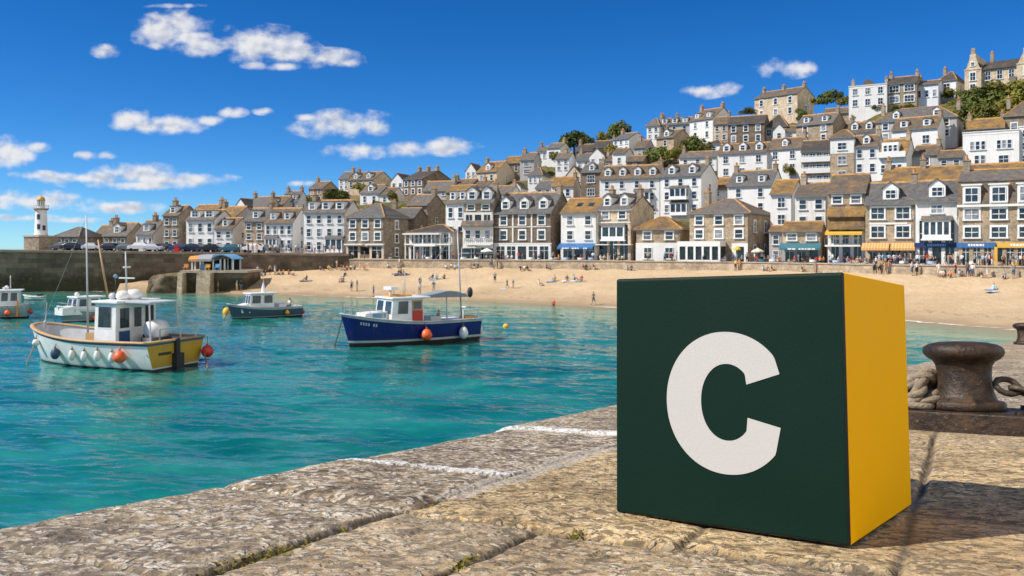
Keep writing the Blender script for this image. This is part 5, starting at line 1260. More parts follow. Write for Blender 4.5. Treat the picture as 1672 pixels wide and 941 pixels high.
mb=MB(); mb.box(kx(309),kx(372),D0+6.3,D0+6.5,kz,kz+1.7,0); mb.build('back_panel',M['c_black'],ks)
mb=MB(); mb.box(kx(315),kx(325),D0+3,D0+3.8,kz,kz+.9,0); mb.build('counter',M['c_sky'],ks)
for px,m,l in ((297,'c_orangeawn','orange'),(333,'c_yellow','yellow'),(349,'c_sky','blue and white')):
    mb=MB(); x=kx(px); mb.box(x-.35,x+.35,D0+1.2,D0+1.8,kz+.45,kz+.55,0); mb.box(x-.35,x+.35,D0+1.75,D0+1.85,kz+.55,kz+1.0,0)
    for sx in (-.3,.25):
        for sy in (1.22,1.72): mb.box(x+sx,x+sx+.05,D0+sy,D0+sy+.05,kz,kz+.45,0)
    tag(mb.build('beach_chair',M[m]),l+' chair at the front edge of the stone landing','chair','chairs on the stone landing')

# ------------------------------------------------------------------ cars along the pier
def glassy(nm,c): return plain(nm,c,.25,var=.03,spec=.6)
CARC=dict(silver=glassy('silver_paint',(.42,.43,.45)),black=glassy('black_paint',(.015,.016,.02)),blue=glassy('blue_paint',(.03,.07,.16)),white=glassy('white_paint',(.72,.72,.72)),grey=glassy('grey_paint',(.14,.15,.16)),darkblue=glassy('dark_blue_paint',(.015,.03,.06)),red=glassy('red_paint',(.40,.02,.015)),teal=glassy('teal_paint',(.03,.12,.16)))
M['tyre']=plain('tyre',(.02,.02,.02),.9); M['hub']=plain('hub',(.4,.4,.42),.4)
def car_proto():
    side=[(-2.05,.35),(-2.1,.62),(-2.0,.84),(-1.25,.93),(-.65,1.38),(.75,1.44),(1.55,1.02),(2.05,.92),(2.12,.6),(2.08,.35)]
    b=MB(); b.extrude(side,-.84,.84,0,1); body=b.mesh('body',[CARC['silver']]); bm=bmesh.new(); bm.from_mesh(body)
    for v_ in bm.verts:
        if v_.co.z>1.1: v_.co.y*=.8
    bmesh.ops.bevel(bm,geom=bm.edges[:],offset=.05,segments=2,affect='EDGES'); bm.to_mesh(body); bm.free()
    g=MB(); g.extrude([(-1.12,.96),(-.62,1.32),(.72,1.37),(1.38,1.0)],-.80,.80,0,1); 
    gl=g.mesh('side_glass',[M['glass']]); 
    for v_ in gl.vertices: v_.co.y*= 1.015 if v_.co.z<1.1 else .875
    w_=MB(); w_.face([(-1.24,-.66,.97),(-1.24,.66,.97),(-.72,.6,1.345),(-.72,-.6,1.345)]); w_.face([(1.5,-.66,1.07),(1.5,.66,1.07),(.86,.6,1.42),(.86,-.6,1.42)])
    ws=w_.mesh('windscreen',[M['glass']])
    t_=MB(); t_.lathe([(.2,-.1),(.31,-.09),(.32,0),(.31,.09),(.2,.1)],16,0,axis='y'); t_.lathe([(.001,-.105),(.19,-.105)],12,1,axis='y'); t_.lathe([(.19,.105),(.001,.105)],12,1,axis='y'); wh=t_.mesh('wheel',[M['tyre'],M['hub']])
    li=MB(); li.box(-2.13,-2.05,-.2,.2,.66,.78,0); lt=li.mesh('headlight',[M['frame']])
    return body,gl,ws,wh,lt
CB=car_proto()
def car(px,D,rz,col,label,big=1.0):
    zz_=deck_z(px); e=empty('parked_car',((px-CX)/F*D,D,zz_),rz); tag(e,label,'car','cars parked on the pier')
    b=link('body',CB[0],e); b.scale=(1,1,big); b.material_slots[0].link='OBJECT'; b.material_slots[0].material=CARC[col]
    g=link('side_glass',CB[1],e); g.scale=(1,1,big); w_=link('windscreen',CB[2],e); w_.scale=(1,1,big)
    for x in (-1.3,1.3):
        for y in (-.76,.76): link('wheel',CB[3],e,(x,y,.32))
    for y in (-.5,.5): link('headlight',CB[4],e,(0,y,0))
cr=[(100,172,'grey','dark grey car, leftmost on the pier beside the lighthouse'),(118,170,'black','black car second from the lighthouse'),(136,172,'blue','blue car in front of the hipped pier shed'),(152,169,'silver','silver car at the right end of the hipped pier shed'),(166,171,'darkblue','dark blue car left of the mast, by the low shed'),(181,168,'black','black car before the stone cottage'),(196,170,'teal','teal car before the stone cottage'),(210,167,'grey','grey car between stone cottage and white cottage'),
 (228,166,'white','long white car below the small white cottage'),(251,165,'silver','silver hatchback right of the long white car'),(268,166,'black','black car below the tall narrow stone house'),(296,165,'blue','blue car below the narrow brown infill house'),(312,164,'darkblue','dark blue car below the white dormer house'),(328,165,'grey','grey car below the white dormer house'),(344,163,'black','black car at the right end of the white dormer house'),(361,164,'silver','silver car below the low white house'),(377,162,'teal','teal car right of the low white house'),(396,163,'darkblue','dark blue car below the square stone house'),(414,162,'white','white car below the square stone house'),(440,162,'grey','grey car below the white double fronted house')]
for i,(px,D,c,l) in enumerate(cr): car(px,D,random.uniform(-.25,.25)+(math.pi if i%2 else 0),c,l,1.25 if c=='white' else 1.08)
mb=MB(); x=289; p=P(x,407,160); mb.box(-.4,.4,-.3,.3,0,1.0,0); mb.box(-.45,.45,-.35,.35,1.0,1.12,0); tag(mb.build('litter_bin',M['c_red'],None,(p.x,p.y,deck_z(289))),'small red bin at the edge of the pier among the cars','bin')
# ------------------------------------------------------------------ boats
def sea_pt(px,py): return P(px,py,EYE*F/(py-HY))
BM={}
for nm,c,ro in (('hullwhite',(.72,.72,.71),.35),('hullblue',(.006,.014,.145),.22),('hullnavy',(.012,.03,.075),.3),('hullteal',(.27,.34,.36),.35),('antifoul',(.022,.014,.012),.7),('boot',(.42,.48,.50),.5),('yellow',(.36,.25,.02),.4),('stripeblue',(.03,.08,.19),.4),
                ('deck',(.34,.33,.31),.7),('timber',(.45,.28,.13),.6),('greyrail',(.40,.42,.43),.5),('cab',(.74,.74,.73),.35),('reddoor',(.50,.03,.02),.45),('metal',(.45,.46,.47),.35),('tarp',(.22,.25,.29),.7),('palegrey',(.50,.53,.56),.45),
                ('orange',(.78,.115,.025),.45),('redbuoy',(.55,.035,.02),.45),('whitebuoy',(.68,.68,.66),.5),('yellowbuoy',(.80,.42,.03),.5),('bluebuoy',(.02,.06,.13),.5),('ropeline',(.22,.16,.10),.9),('blackgear',(.02,.02,.022),.6),('orangegear',(.6,.28,.06),.6),('lightblue',(.16,.32,.45),.4)):
    BM[nm]=plain('boat_'+nm,c,ro,var=.12,scale=1.5,spec=.5)
def hull_paint(nm,c,ro):
    t=NT('boat_'+nm); v=t.coord(False); sp=t.n('ShaderNodeSeparateXYZ'); t.l(v,sp.inputs[0])
    sc_=t.n('ShaderNodeVectorMath',operation='MULTIPLY'); sc_.inputs[1].default_value=(2.4,1,.35); t.l(v,sc_.inputs[0])
    n=t.noise(sc_.outputs[0],1.5,6,.65); n2=t.noise(v,2.2,5,.65)
    col=t.mix(t.ramp(n2,[(.4,0.0),(.7,.35)]),c,tuple(x*.7+.02 for x in c))
    low=t.ramp(t.math('ADD',sp.outputs[2],t.math('MULTIPLY',t.math('SUBTRACT',n2,.5),.5)),[(.2,.65),(.75,0.0)])
    col=t.mix(low,col,tuple(x*.55+y for x,y in zip(c,(.03,.035,.02))))
    col=t.mix(t.math('MULTIPLY',t.ramp(n,[(.58,0.0),(.70,1.0)]),.5),col,tuple(x*.45+y for x,y in zip(c,(.07,.04,.02))))
    return t.set(col,ro,0,t.bump(n2,.08,.03),.45)
for nm in ('hullwhite','hullblue','hullnavy','hullteal','yellow'):
    c_={'hullwhite':(.84,.83,.80),'hullblue':(.006,.014,.145),'hullnavy':(.045,.085,.13),'hullteal':(.27,.34,.36),'yellow':(.46,.28,.02)}[nm]; BM[nm]=hull_paint(nm,c_,.3 if nm!='yellow' else .45)
class Boat:
    def __init__(s,name,label,stern,fwd,L,B,fb,sr=.85,cat='boat',bow_full=.62,rake=.08,side='hullwhite',transom=None,band=('antifoul','boot'),top='stripeblue',rail='timber',bul=.5,wl=(.16,.34),draft=.35,cap=.17):
        s.L,s.B,s.fb,s.sr,s.bf,s.rake,s.bul=L,B,fb,sr,bow_full,rake,bul
        fwd=Vector((fwd[0],fwd[1],0)).normalized(); s.rz=math.atan2(fwd.y,fwd.x)
        s.root=empty(name,(stern.x,stern.y,0),s.rz); tag(s.root,label,cat)
        n=36; us=[i/n for i in range(n+1)]; mb=MB()
        fr=[0,.0,.0,0,.33,.66,.86,1.0]
        def zrow(k,u):
            zs=s.sheer(u); return [-draft,0,wl[0],wl[1],wl[1]+(zs-wl[1])*.4,wl[1]+(zs-wl[1])*.78,zs-.16,zs][k]
        mi=[0,0,1,2,2,2,3]
        mats=[BM[band[0]],BM[band[1]],BM[side],BM[top],BM[transom or side]]
        for sd in (1,-1):
            for i in range(n):
                for k in range(7):
                    q=[s.pt(us[i],zrow(k,us[i]),sd),s.pt(us[i+1],zrow(k,us[i+1]),sd),s.pt(us[i+1],zrow(k+1,us[i+1]),sd),s.pt(us[i],zrow(k+1,us[i]),sd)]
                    mb.face(q,mi[k])
        tm=[0,0,1,4,4,4,3]
        for k in range(7): mb.face([s.pt(0,zrow(k,0),1),s.pt(0,zrow(k+1,0),1),s.pt(0,zrow(k+1,0),-1),s.pt(0,zrow(k,0),-1)],tm[k])
        s.hull=mb.build('hull',mats,s.root,smooth=False)
        me=s.hull.data; me.polygons.foreach_set('use_smooth',[True]*len(me.polygons))
        try:
            bm=bmesh.new(); bm.from_mesh(me); bmesh.ops.remove_doubles(bm,verts=bm.verts,dist=1e-4)
            for e in bm.edges:
                if len(e.link_faces)==2 and e.calc_face_angle(0)>.6: e.smooth=False
            bm.to_mesh(me); bm.free()
        except Exception as ex: print(ex)
        # inner bulwark and deck
        mb=MB(); ti=.14
        for sd in (1,-1):
            for i in range(n):
                a,b=us[i],us[i+1]; q=[]
                def inn(u,z): 
                    x,y,zz_=s.pt(u,z,sd); return (min(x,s.L-.25)+(.12 if u<.02 else 0),sd*max(0,abs(y)-ti),z)
                mb.face([inn(a,s.sheer(a)),inn(b,s.sheer(b)),inn(b,s.dz(b)),inn(a,s.dz(a))],0)
                mb.face([inn(a,s.dz(a)),inn(b,s.dz(b)),(inn(b,0)[0],0,s.dz(b)),(inn(a,0)[0],0,s.dz(a))],1)
        x0=.12; q=[inn(0,s.sheer(0))]; h=abs(q[0][1]); mb.face([(x0,-h,s.dz(0)),(x0,h,s.dz(0)),(x0,h,s.sheer(0)),(x0,-h,s.sheer(0))],0)
        mb.build('deck',[BM['palegrey'],BM['deck']],s.root)
        # rail cap following the sheer
        mb=MB()
        ring=[s.pt(u,s.sheer(u),1) for u in us]+[s.pt(u,s.sheer(u),-1) for u in us[::-1]][1:]
        cen=[(x-.0,y*(1-.05/max(.3,abs(y))) if abs(y)>.3 else y,z+.03) for x,y,z in ring]
        mb.tube(cen,cap*.62,8,0,True,.55); p0,p1=s.pt(0,s.sheer(0),1),s.pt(0,s.sheer(0),-1); mb.tube([(p0[0],p0[1],p0[2]+.03),(p1[0],p1[1],p1[2]+.03)],cap*.62,8,0,True,.55)
        mb.build('rail',[BM[rail]],s.root,smooth=True)
    def sheer(s,u):
        st,md,bw=s.fb
        return md+((bw-md)*((u-.35)/.65)**2 if u>.35 else (st-md)*((.35-u)/.35)**2)
    def dz(s,u): return s.sheer(u)-s.bul
    def hb(s,u):
        if u<.42: return s.B/2*(s.sr+(1-s.sr)*math.sin(math.pi/2*u/.42))
        return s.B/2*max(0,math.cos(math.pi/2*((u-.42)/.58)))**s.bf
    def pt(s,u,z,sd):
        zs=s.sheer(u); t=max(0,min(1,(z+.35)/(zs+.35)))
        fl=(.70-.30*u**3)+(.30+.30*u**3)*(t**.75)
        return (u*s.L-s.rake*s.L*(1-t)*u**5,sd*s.hb(u)*fl,z)
    def w(s,p): 
        c,si=math.cos(s.rz),math.sin(s.rz); o=s.root.location
        return Vector((o.x+p[0]*c-p[1]*si,o.y+p[0]*si+p[1]*c,p[2]))
    def px(s,p): q=s.w(p); return CX+F*q.x/q.y, HY-F*(q.z-EYE)/q.y
    def u_at(s,px,sd=1,z=None):
        best=min(range(201),key=lambda i:abs(s.px(s.pt(i/200,z if z is not None else s.sheer(i/200),sd))[0]-px)); return best/200
    def x_at(s,px,y=0,z=1.5):
        best=min(range(301),key=lambda i:abs(s.px((s.L*i/300,y,z))[0]-px)); return s.L*best/300
    def part(s,mb,name,mats,parent=None,smooth=False):
        return mb.build(name,[BM[m] if isinstance(m,str) and m in BM else (M[m] if isinstance(m,str) else m) for m in (mats if isinstance(mats,(list,tuple)) else [mats])],parent or s.root,smooth=smooth)
    def cabin(s,x0,x1,wd,z0,z1,rake_f=.25,roof_over=(.25,.35),wf=2,ws=2,roofm='cab',wallm='cab',sill=.48,door=None,open_aft=False,taper=.9,roof_th=.14):
        """wheelhouse from x0 (aft) to x1 (forward)"""
        h=z1-z0; a=wd/2; b=a*taper
        mb=MB()
        B=[(x0,-a),(x1,-a),(x1,a),(x0,a)]; T=[(x0,-b),(x1-rake_f,-b),(x1-rake_f,b),(x0,b)]
        for i in range(4):
            if open_aft and i==3: continue
            j=(i+1)%4; mb.face([(*B[i],z0),(*B[j],z0),(*T[j],z1),(*T[i],z1)])
        cab=s.part(mb,'cabin',wallm)
        mb=MB(); me=bev_box(x0-roof_over[1],x1-rake_f+roof_over[0],-b-.16,b+.16,z1,z1+roof_th,.05); me.materials.append(BM[roofm]); link('cabin_roof',me,s.root)
        def win(p00,p10,p11,p01,u0,u1,v0,v1,off):
            P00,P10,P11,P01=map(Vector,(p00,p10,p11,p01)); f=lambda u,v:(P00*(1-u)+P10*u)*(1-v)+(P01*(1-u)+P11*u)*v
            n=(P10-P00).cross(P01-P00).normalized()*off
            m=MB(); m.face([f(u0-.02,v0-.03)+n*.5,f(u1+.02,v0-.03)+n*.5,f(u1+.02,v1+.03)+n*.5,f(u0-.02,v1+.03)+n*.5],1); m.face([f(u0,v0)+n,f(u1,v0)+n,f(u1,v1)+n,f(u0,v1)+n],0)
            s.part(m,'window',['glass','frame'],cab)
        for i in range(wf): # front
            w=1/wf; win((x1,a,z0),(x1,-a,z0),(x1-rake_f,-b,z1),(x1-rake_f,b,z1),w*i+w*.14,w*(i+1)-w*.14,sill,.93,-.03)
        for sd in (1,-1):
            for (u0,u1) in ws if isinstance(ws,(list,tuple)) else [((i+.15)/ws,(i+.85)/ws) for i in range(ws)]:
                if sd==1: win((x0,a,z0),(x1,a,z0),(x1-rake_f,b,z1),(x0,b,z1),u0,u1,sill,.93,-.03)
                else: win((x0,-a,z0),(x1,-a,z0),(x1-rake_f,-b,z1),(x0,-b,z1),u0,u1,sill,.93,.03)
        return cab
def fender(boat,px,py,r,mat,label,sd=1,long=1.0,stern=None):
    """a buoy hung on a line over the side; px,py its place in the photo"""
    u=boat.u_at(px,sd)
    for _ in range(3):
        zs=boat.sheer(u); q=boat.w(boat.pt(u,zs*.6,sd)); z=zat(py,q.y); 
    if stern is not None: base=Vector((-.12,stern,0)); zs=boat.sheer(0); q=boat.w(base); z=zat(py,q.y); loc=boat.w((-r-.05,stern,z))
    else:
        b=boat.pt(u,max(.1,z),sd); loc=boat.w((b[0],b[1]+sd*(r*1.02),z))
    e=empty('fender',loc,boat.rz); tag(e,label,'fender' if long>1.05 else 'buoy')
    mb=MB(); k=10; pr=[(max(.001,r*math.sin(math.pi*i/k)*(1 if i<=k/2 else .92)),-r*long*math.cos(math.pi*i/k)) for i in range(k+1)]; mb.lathe(pr,16); mb.build('float',[BM[mat]],e,smooth=True)
    mb=MB(); mb.lathe([(.05,r*long*.93),(.07,r*long+.06),(.03,r*long+.1)],8); mb.tube([(0,0,r*long+.05),(0,-sd*r*.7 if stern is None else 0,max(r*long+.1,zs-z+.05))],.022,5); mb.build('line',[BM['ropeline']],e)
    return e
def mooring(boat,p0,px,py,label):
    q=sea_pt(px,py); q.z=-.4; a=boat.w(p0); mb=MB(); n=8; pts=[]
    for i in range(n+1):
        f=i/n; p=a*(1-f)+q*f; p.z-=.12*math.sin(math.pi*f); pts.append(p)
    mb.tube(pts,.045,6); tag(mb.build('mooring_line',[BM['ropeline']]),label,'rope')
def pole(boat,p0,p1,r=.04,m='metal',nm='mast',parent=None):
    mb=MB(); mb.tube([p0,p1],[r,r*.6],8); return boat.part(mb,nm,m,parent,True)
def at(boat,px,py,y=0,z=1.6):
    """local point on the boat's fore-and-aft plane y seen at the photo point"""
    x=boat.x_at(px,y,z)
    for _ in range(4):
        zz_=zat(py,boat.w((x,y,z)).y); x=boat.x_at(px,y,zz_)
        z=zz_
    return Vector((x,y,z))

# ---- white boat with a yellow stern
c0=sea_pt(242,607.5); fwd=Vector((-.93,.37,0)).normalized(); lf=Vector((-fwd.y,fwd.x,0))
b=Boat('fishing_boat','white fishing boat with a yellow transom and pale timber rail, nearest on the left',c0-lf*(5.0/2*.92*.75)+Vector((.35,0,0)),fwd,11.2,5.0,(1.65,1.62,2.25),.93,bow_full=.5,rake=.05,transom='yellow',bul=.75,rail='timber',wl=(.12,.20),draft=.5,cap=.24); WB=b
zd=b.dz(.4); hw=1.6
xa=b.x_at(188,hw,2.2); xb=xa+1.7; zt=zat(491,b.w((xa,0,2)).y); print('white boat',xa,zd,zt)
cab=b.cabin(xa,xb,2*hw,zd,zt-.1,.1,(.18,.25),1,[(.22,.82)],taper=.97,sill=.52,roof_th=.16)
def aft(u0,u1,v0,v1,mat,off): 
    m=MB(); y=lambda u: hw-2*hw*u; z=lambda v: zd+(zt-.1-zd)*v
    m.face([(xa-off,y(u0),z(v0)),(xa-off,y(u1),z(v0)),(xa-off,y(u1),z(v1)),(xa-off,y(u0),z(v1))]); return m
for u0,u1 in ((.10,.32),(.44,.62)):
    w_=b.part(aft(u0-.025,u1+.025,.47,.93,0,.015),'window','frame',cab); b.part(aft(u0,u1,.5,.90,0,.03),'pane','glass',w_) if 0 else None
    b.part(aft(u0,u1,.5,.90,0,.03),'window','glass',cab)
b.part(aft(.08,.34,.1,.44,0,.02),'door','stripeblue',cab); b.part(aft(.72,.93,.05,.92,0,.02),'doorway','blackgear',cab)
# canopy over the working deck and its posts
m=MB(); xo=max(.9,xa-2.9); m.box(xo,xa-.27,-1.15,1.15,zt-.06,zt+.02,0); b.part(m,'canopy','palegrey')
for y in (-1.05,1.05): m=MB(); m.tube([(xo+.12,y,zt-.06),(xo-.2,y*1.2,b.dz(.1))],.05,6); b.part(m,'canopy_post','metal')
# gear on the roof
zr=zt+.06
def roofball(px,y,rx,h,mat,nm,base=.0):
    x=b.x_at(px,y,zr+.3); m=MB(); m.lathe([(rx*.7,zr+base),(rx,zr+base+h*.25),(rx,zr+base+h*.6),(rx*.6,zr+base+h*.95),(.01,zr+base+h)],16,0,(x,y,0)); return b.part(m,nm,mat,None,True)
roofball(201,.35,.42,.55,'whitebuoy','liferaft'); roofball(219,-.2,.5,.62,'whitebuoy','radar_dome'); roofball(185,.3,.25,.4,'palegrey','searchlight')
x=b.x_at(207,0,zr); pole(b,(x,0,zr),(x+.1,0,zr+2.9),.06,'metal','antenna'); m=MB(); m.box(x-.6,x+.6,-.04,.04,zr+1.25,zr+1.33,0); m.box(x-.06,x+.06,-.25,.25,zr+1.9,zr+2.0,0); b.part(m,'crosstree','whitebuoy')
x=b.x_at(189,.4,zr); pole(b,(x,.4,zr),(x,.4,zr+1.35),.04,'blackgear','light_pole'); m=MB(); m.ball((x,.4,zr+1.4),.13,10); b.part(m,'lamp','lightblue')
a0=at(b,144,557,0,1.9); x=a0.x; D_=b.w((x,0,2)).y; pole(b,(x,0,zd),(x+.15,0,zat(352,D_)),.065,'metal','mast')
x=b.x_at(176,0,zr); D_=b.w((x,0,3)).y; xe=b.x_at(160,0,6.5); pole(b,(x,0,zr+.1),(xe,0,zat(392,D_)),.07,'timber','derrick')
m=MB(); m.tube([(a0.x+.15,0,zat(356,D_)),(b.L-.5,0,b.sheer(1)+.2)],.015,4); b.part(m,'forestay','metal')
# deck things
x=b.x_at(149,.8,2.2); m=MB(); m.box(x-.55,x+.35,-.9,.9,zd,zd+1.05,0); b.part(m,'fish_box','timber')
m=MB(); xx=b.x_at(115,0,2); m.box(xx-1.6,xx+1.6,-.5,.5,zd+.25,zd+.4,0); b.part(m,'thwart','palegrey')
m=MB(); x=max(1.2,b.x_at(268,-.6,2.6)); m.lathe([(.01,-.6),(.55,-.5),(.62,0),(.55,.5),(.01,.6)],18,0,(x,0,zd+1.35),'y'); m.box(x-.5,x+.5,-.7,.7,zd,zd+.9,1); b.part(m,'net_hauler',['whitebuoy','blackgear'],None,True)
m=MB(); x0=b.x_at(300,0,2.4); m.tube([(x0,1.3,b.sheer(.05)),(x0,1.3,b.sheer(.05)+.75),(-.0,1.3,b.sheer(0)+.75),(0,1.3,b.sheer(0))],.045,6); m.tube([(0,1.3,b.sheer(0)+.75),(0,-1.6,b.sheer(0)+.75),(0,-1.6,b.sheer(0))],.045,6); b.part(m,'stern_rail','palegrey')
m=MB(); m.box(xa-1.0,xa-.3,-1.0,-.2,zd,zd+1.0,0); m.box(max(.3,xa-2.0),max(.9,xa-1.4),.5,1.2,zd,zd+.7,1); b.part(m,'engine_box',['blackgear','lightblue'])
m=MB(); m.box(-.38,.0,-.25,.35,-.4,b.sheer(0)*.55,0); m.box(-.2,.0,-.12,.18,.4,b.sheer(0)+.1,0); b.part(m,'rudder','blackgear')
m=MB(); rr_=random.Random(3); y=.55
for i in range(6): 
    m.box(-.03,-.005,y-.12,y,.88,1.04,0); y+=.17
b.part(m,'lettering','blackgear')
m=MB(); x=b.x_at(72,.2,2.4); m.lathe([(.09,0),(.11,.4),(.07,.45)],10,0,(x,.1,b.sheer(.93)-.1)); m.tube([(x,.1,b.sheer(.93)+.3),(x+.1,-.1,b.sheer(.93)+1.5)],.03,5); b.part(m,'bow_post','metal')
fender(b,199,582,.36,'orange','big orange buoy hung at the middle of the white boat with yellow stern')
fender(b,88,577,.26,'bluebuoy','dark blue fender near the bow of the white boat',1,1.35)
for px,py,l in ((114,580,'grey white fender next to the dark blue one on the white boat'),(134,582,'grey white fender second from the dark blue one on the white boat'),(157,581,'grey white fender third from the dark blue one on the white boat'),(181,584,'grey white fender just left of the big orange buoy')): fender(b,px,py,.19,'whitebuoy',l,1,1.7)
fender(b,58,559,.22,'whitebuoy','small white ball at the bow of the white boat',1)
fender(b,340,573,.38,'redbuoy','big red buoy at the right corner of the yellow transom',-1,1,stern=-2.15)
mooring(b,(b.L*.985,.1,b.sheer(1)*.8),38,596,'anchor rope running into the water from the bow of the white boat'); mooring(b,(-.1,-2.2,.9),344,607,'stern rope dropping from the yellow transom')

# ---- blue boat
bf=sea_pt(572,567); st=Vector((-3.2,67.9,0)); fw=Vector((bf.x,bf.y,0))-st
b=Boat('fishing_boat','deep blue fishing boat with white wheelhouse and red door, centre of the harbour',st,fw,fw.length+.75,4.0,(1.66,1.66,2.38),.80,bow_full=.6,rake=.075,side='hullblue',top='greyrail',rail='greyrail',wl=(.30,.46),bul=.55); BB=b
zd=b.dz(.45)
xa,xb=b.x_at(692,1.4,2.6),b.x_at(638,1.4,2.6); zt=zat(487,b.w(((xa+xb)/2,0,3)).y)
cab=b.cabin(xa,xb,2.8,zd,zt,.28,(.15,.55),2,[(.50,.82)],taper=.92,sill=.52)
m=MB(); a=2.8/2; m.face([(xa+.08,a+.025,zd+.05),(xa+.95,a+.025,zd+.05),(xa+.95,a*.955+.03,zd+(zt-zd)*.62),(xa+.08,a*.955+.03,zd+(zt-zd)*.62)],0); m.face([(xa+.08,a*.955+.03,zd+(zt-zd)*.63),(xa+.95,a*.955+.03,zd+(zt-zd)*.63),(xa+.95,a*.92+.02,zt-.1),(xa+.08,a*.92+.02,zt-.1)],1); b.part(m,'door',['reddoor','timber'],cab)
m=MB(); m.face([(xa+.2,a*.95+.05,zd+(zt-zd)*.67),(xa+.82,a*.95+.05,zd+(zt-zd)*.67),(xa+.82,a*.925+.05,zt-.2),(xa+.2,a*.925+.05,zt-.2)],0); b.part(m,'window','glass',cab)
xc=min(b.x_at(578,.3,2.6),b.L*.87); m=MB(); m.extrude([(xb-.1,b.sheer(.75)-.3),(xb-.1,b.sheer(.75)+.55),(xc-.2,b.sheer(.85)+.3),(xc,b.sheer(.88)-.1)],-.8,.8,0,1); fo_=b.part(m,'foredeck','cab')
m=MB(); m.box(xb+.05,xb+1.1,.802,.82,b.sheer(.8)+.02,b.sheer(.8)+.36,0); b.part(m,'side_panel','lightblue',fo_)
m=MB(); u0=.78
for sd in (1,-1):
    pts=[b.pt(u,b.sheer(u),sd) for u in (.76,.84,.9,.95,.985)]; top=[(p[0],p[1]*.95,p[2]+.6) for p in pts]; m.tube(top,.03,6)
    for p,q in zip(pts,top): m.tube([p,q],.025,5)
b.part(m,'bow_rail','metal')
zr=zt+.14; x=b.x_at(637,0,zr); m=MB(); m.lathe([(.1,zr),(.1,zr+.5)],8,0,(x,0,0)); m.box(x-.25,x+.25,-.65,.65,zr+.5,zr+.72,0); b.part(m,'radar','whitebuoy')
D_=b.w((x,0,4)).y
for px,top,w in ((641,448,.02),(656,455,.03),(659,440,.035),(685,450,.02)):
    x=b.x_at(px,0,zr); pole(b,(x,.2,zr),(x,.2,zat(top,D_)),w,'metal','antenna')
m=MB(); x=b.x_at(650,0,zr); m.box(x-.9,x+.9,-.5,.5,zr,zr+.12,0); b.part(m,'roof_rack','orangegear')
# mast, boom and furled awning aft
D_=b.w((2,0,3)).y; xm=b.x_at(754,0,2); xt=b.x_at(747,0,8); pole(b,(xm,0,zd),(xt,0,zat(372,D_)),.075,'metal','mast')
zb=zat(483,D_); x1=b.x_at(688,0,zb); m=MB(); m.extrude([(xm-.2,zb-.1),(xm+.1,zb+.1),(xm+.9,zb+.35),(xm+1.6,zb+.42),(x1,zb+.1),(x1,zb-.05)],-.8,.8,0,1); b.part(m,'awning','tarp')
m=MB(); m.tube([(xm-.9,0,zb+.15),(x1+.2,0,zb-.12)],.06,6); b.part(m,'boom','metal')
m=MB(); m.tube([(xm,0,zat(400,D_)),(-.0,0,b.sheer(0)+.3)],.012,4); m.tube([(xt,0,zat(374,D_)),(xa+.5,0,zr)],.012,4); b.part(m,'rigging','metal')
m=MB(); m.ball((xm-.75,0,zb+.2),.32,10,0,.7,1.3); b.part(m,'furled_sail','blackgear',None,True)
pole(b,(b.x_at(728,.3,2),.5,zd),(b.x_at(727,.3,2),.5,zb),.06,'metal','awning_post')
m=MB(); m.box(.9,2.6,-1.2,1.2,zd,zd+.55,0); m.box(3.0,3.9,-.6,.6,zd,zd+.8,1); b.part(m,'stern_seat',['cab','palegrey'])
m=MB(); h=b.sheer(0); m.tube([(.1,1.2,h),(.1,1.2,h+.75),(1.6,1.45,h+.7),(1.6,1.45,h)],.05,6); m.tube([(.1,1.2,h+.75),(.1,-1.2,h+.75),(.1,-1.2,h)],.05,6); b.part(m,'stern_rail','cab')
m=MB(); m.box(.4,1.3,.5,1.2,h-.1,h+.22,0); b.part(m,'net_bag','orangegear')
for i in range(7):
    if i==2: continue
    u=.80+i*.016; q=b.pt(u,b.sheer(u)-.55,1); q2=b.pt(u+.009,b.sheer(u)-.55,1); m=MB(); m.face([(q[0],q[1]+.03,q[2]),(q2[0],q2[1]+.03,q2[2]),(q2[0],q2[1]+.05,q2[2]+.2),(q[0],q[1]+.05,q[2]+.2)]); b.part(m,'lettering','boot',b.hull)
fender(b,694,546,.43,'orange','big orange buoy on the side of the deep blue boat'); fender(b,755,543,.36,'whitebuoy','white oval fender near the stern of the deep blue boat',1,1.3)
fender(b,781,538,.34,'whitebuoy','white fender at the stern corner of the deep blue boat',1,1.25,stern=.5); fender(b,790,533,.3,'redbuoy','red buoy behind the stern of the deep blue boat',1,1,stern=-.9)
mooring(b,(b.L*.99,.0,b.sheer(1)*.85),544,563,'anchor rope running from the bow of the deep blue boat'); mooring(b,(0,-.9,1.2),791,558,'stern rope of the deep blue boat')

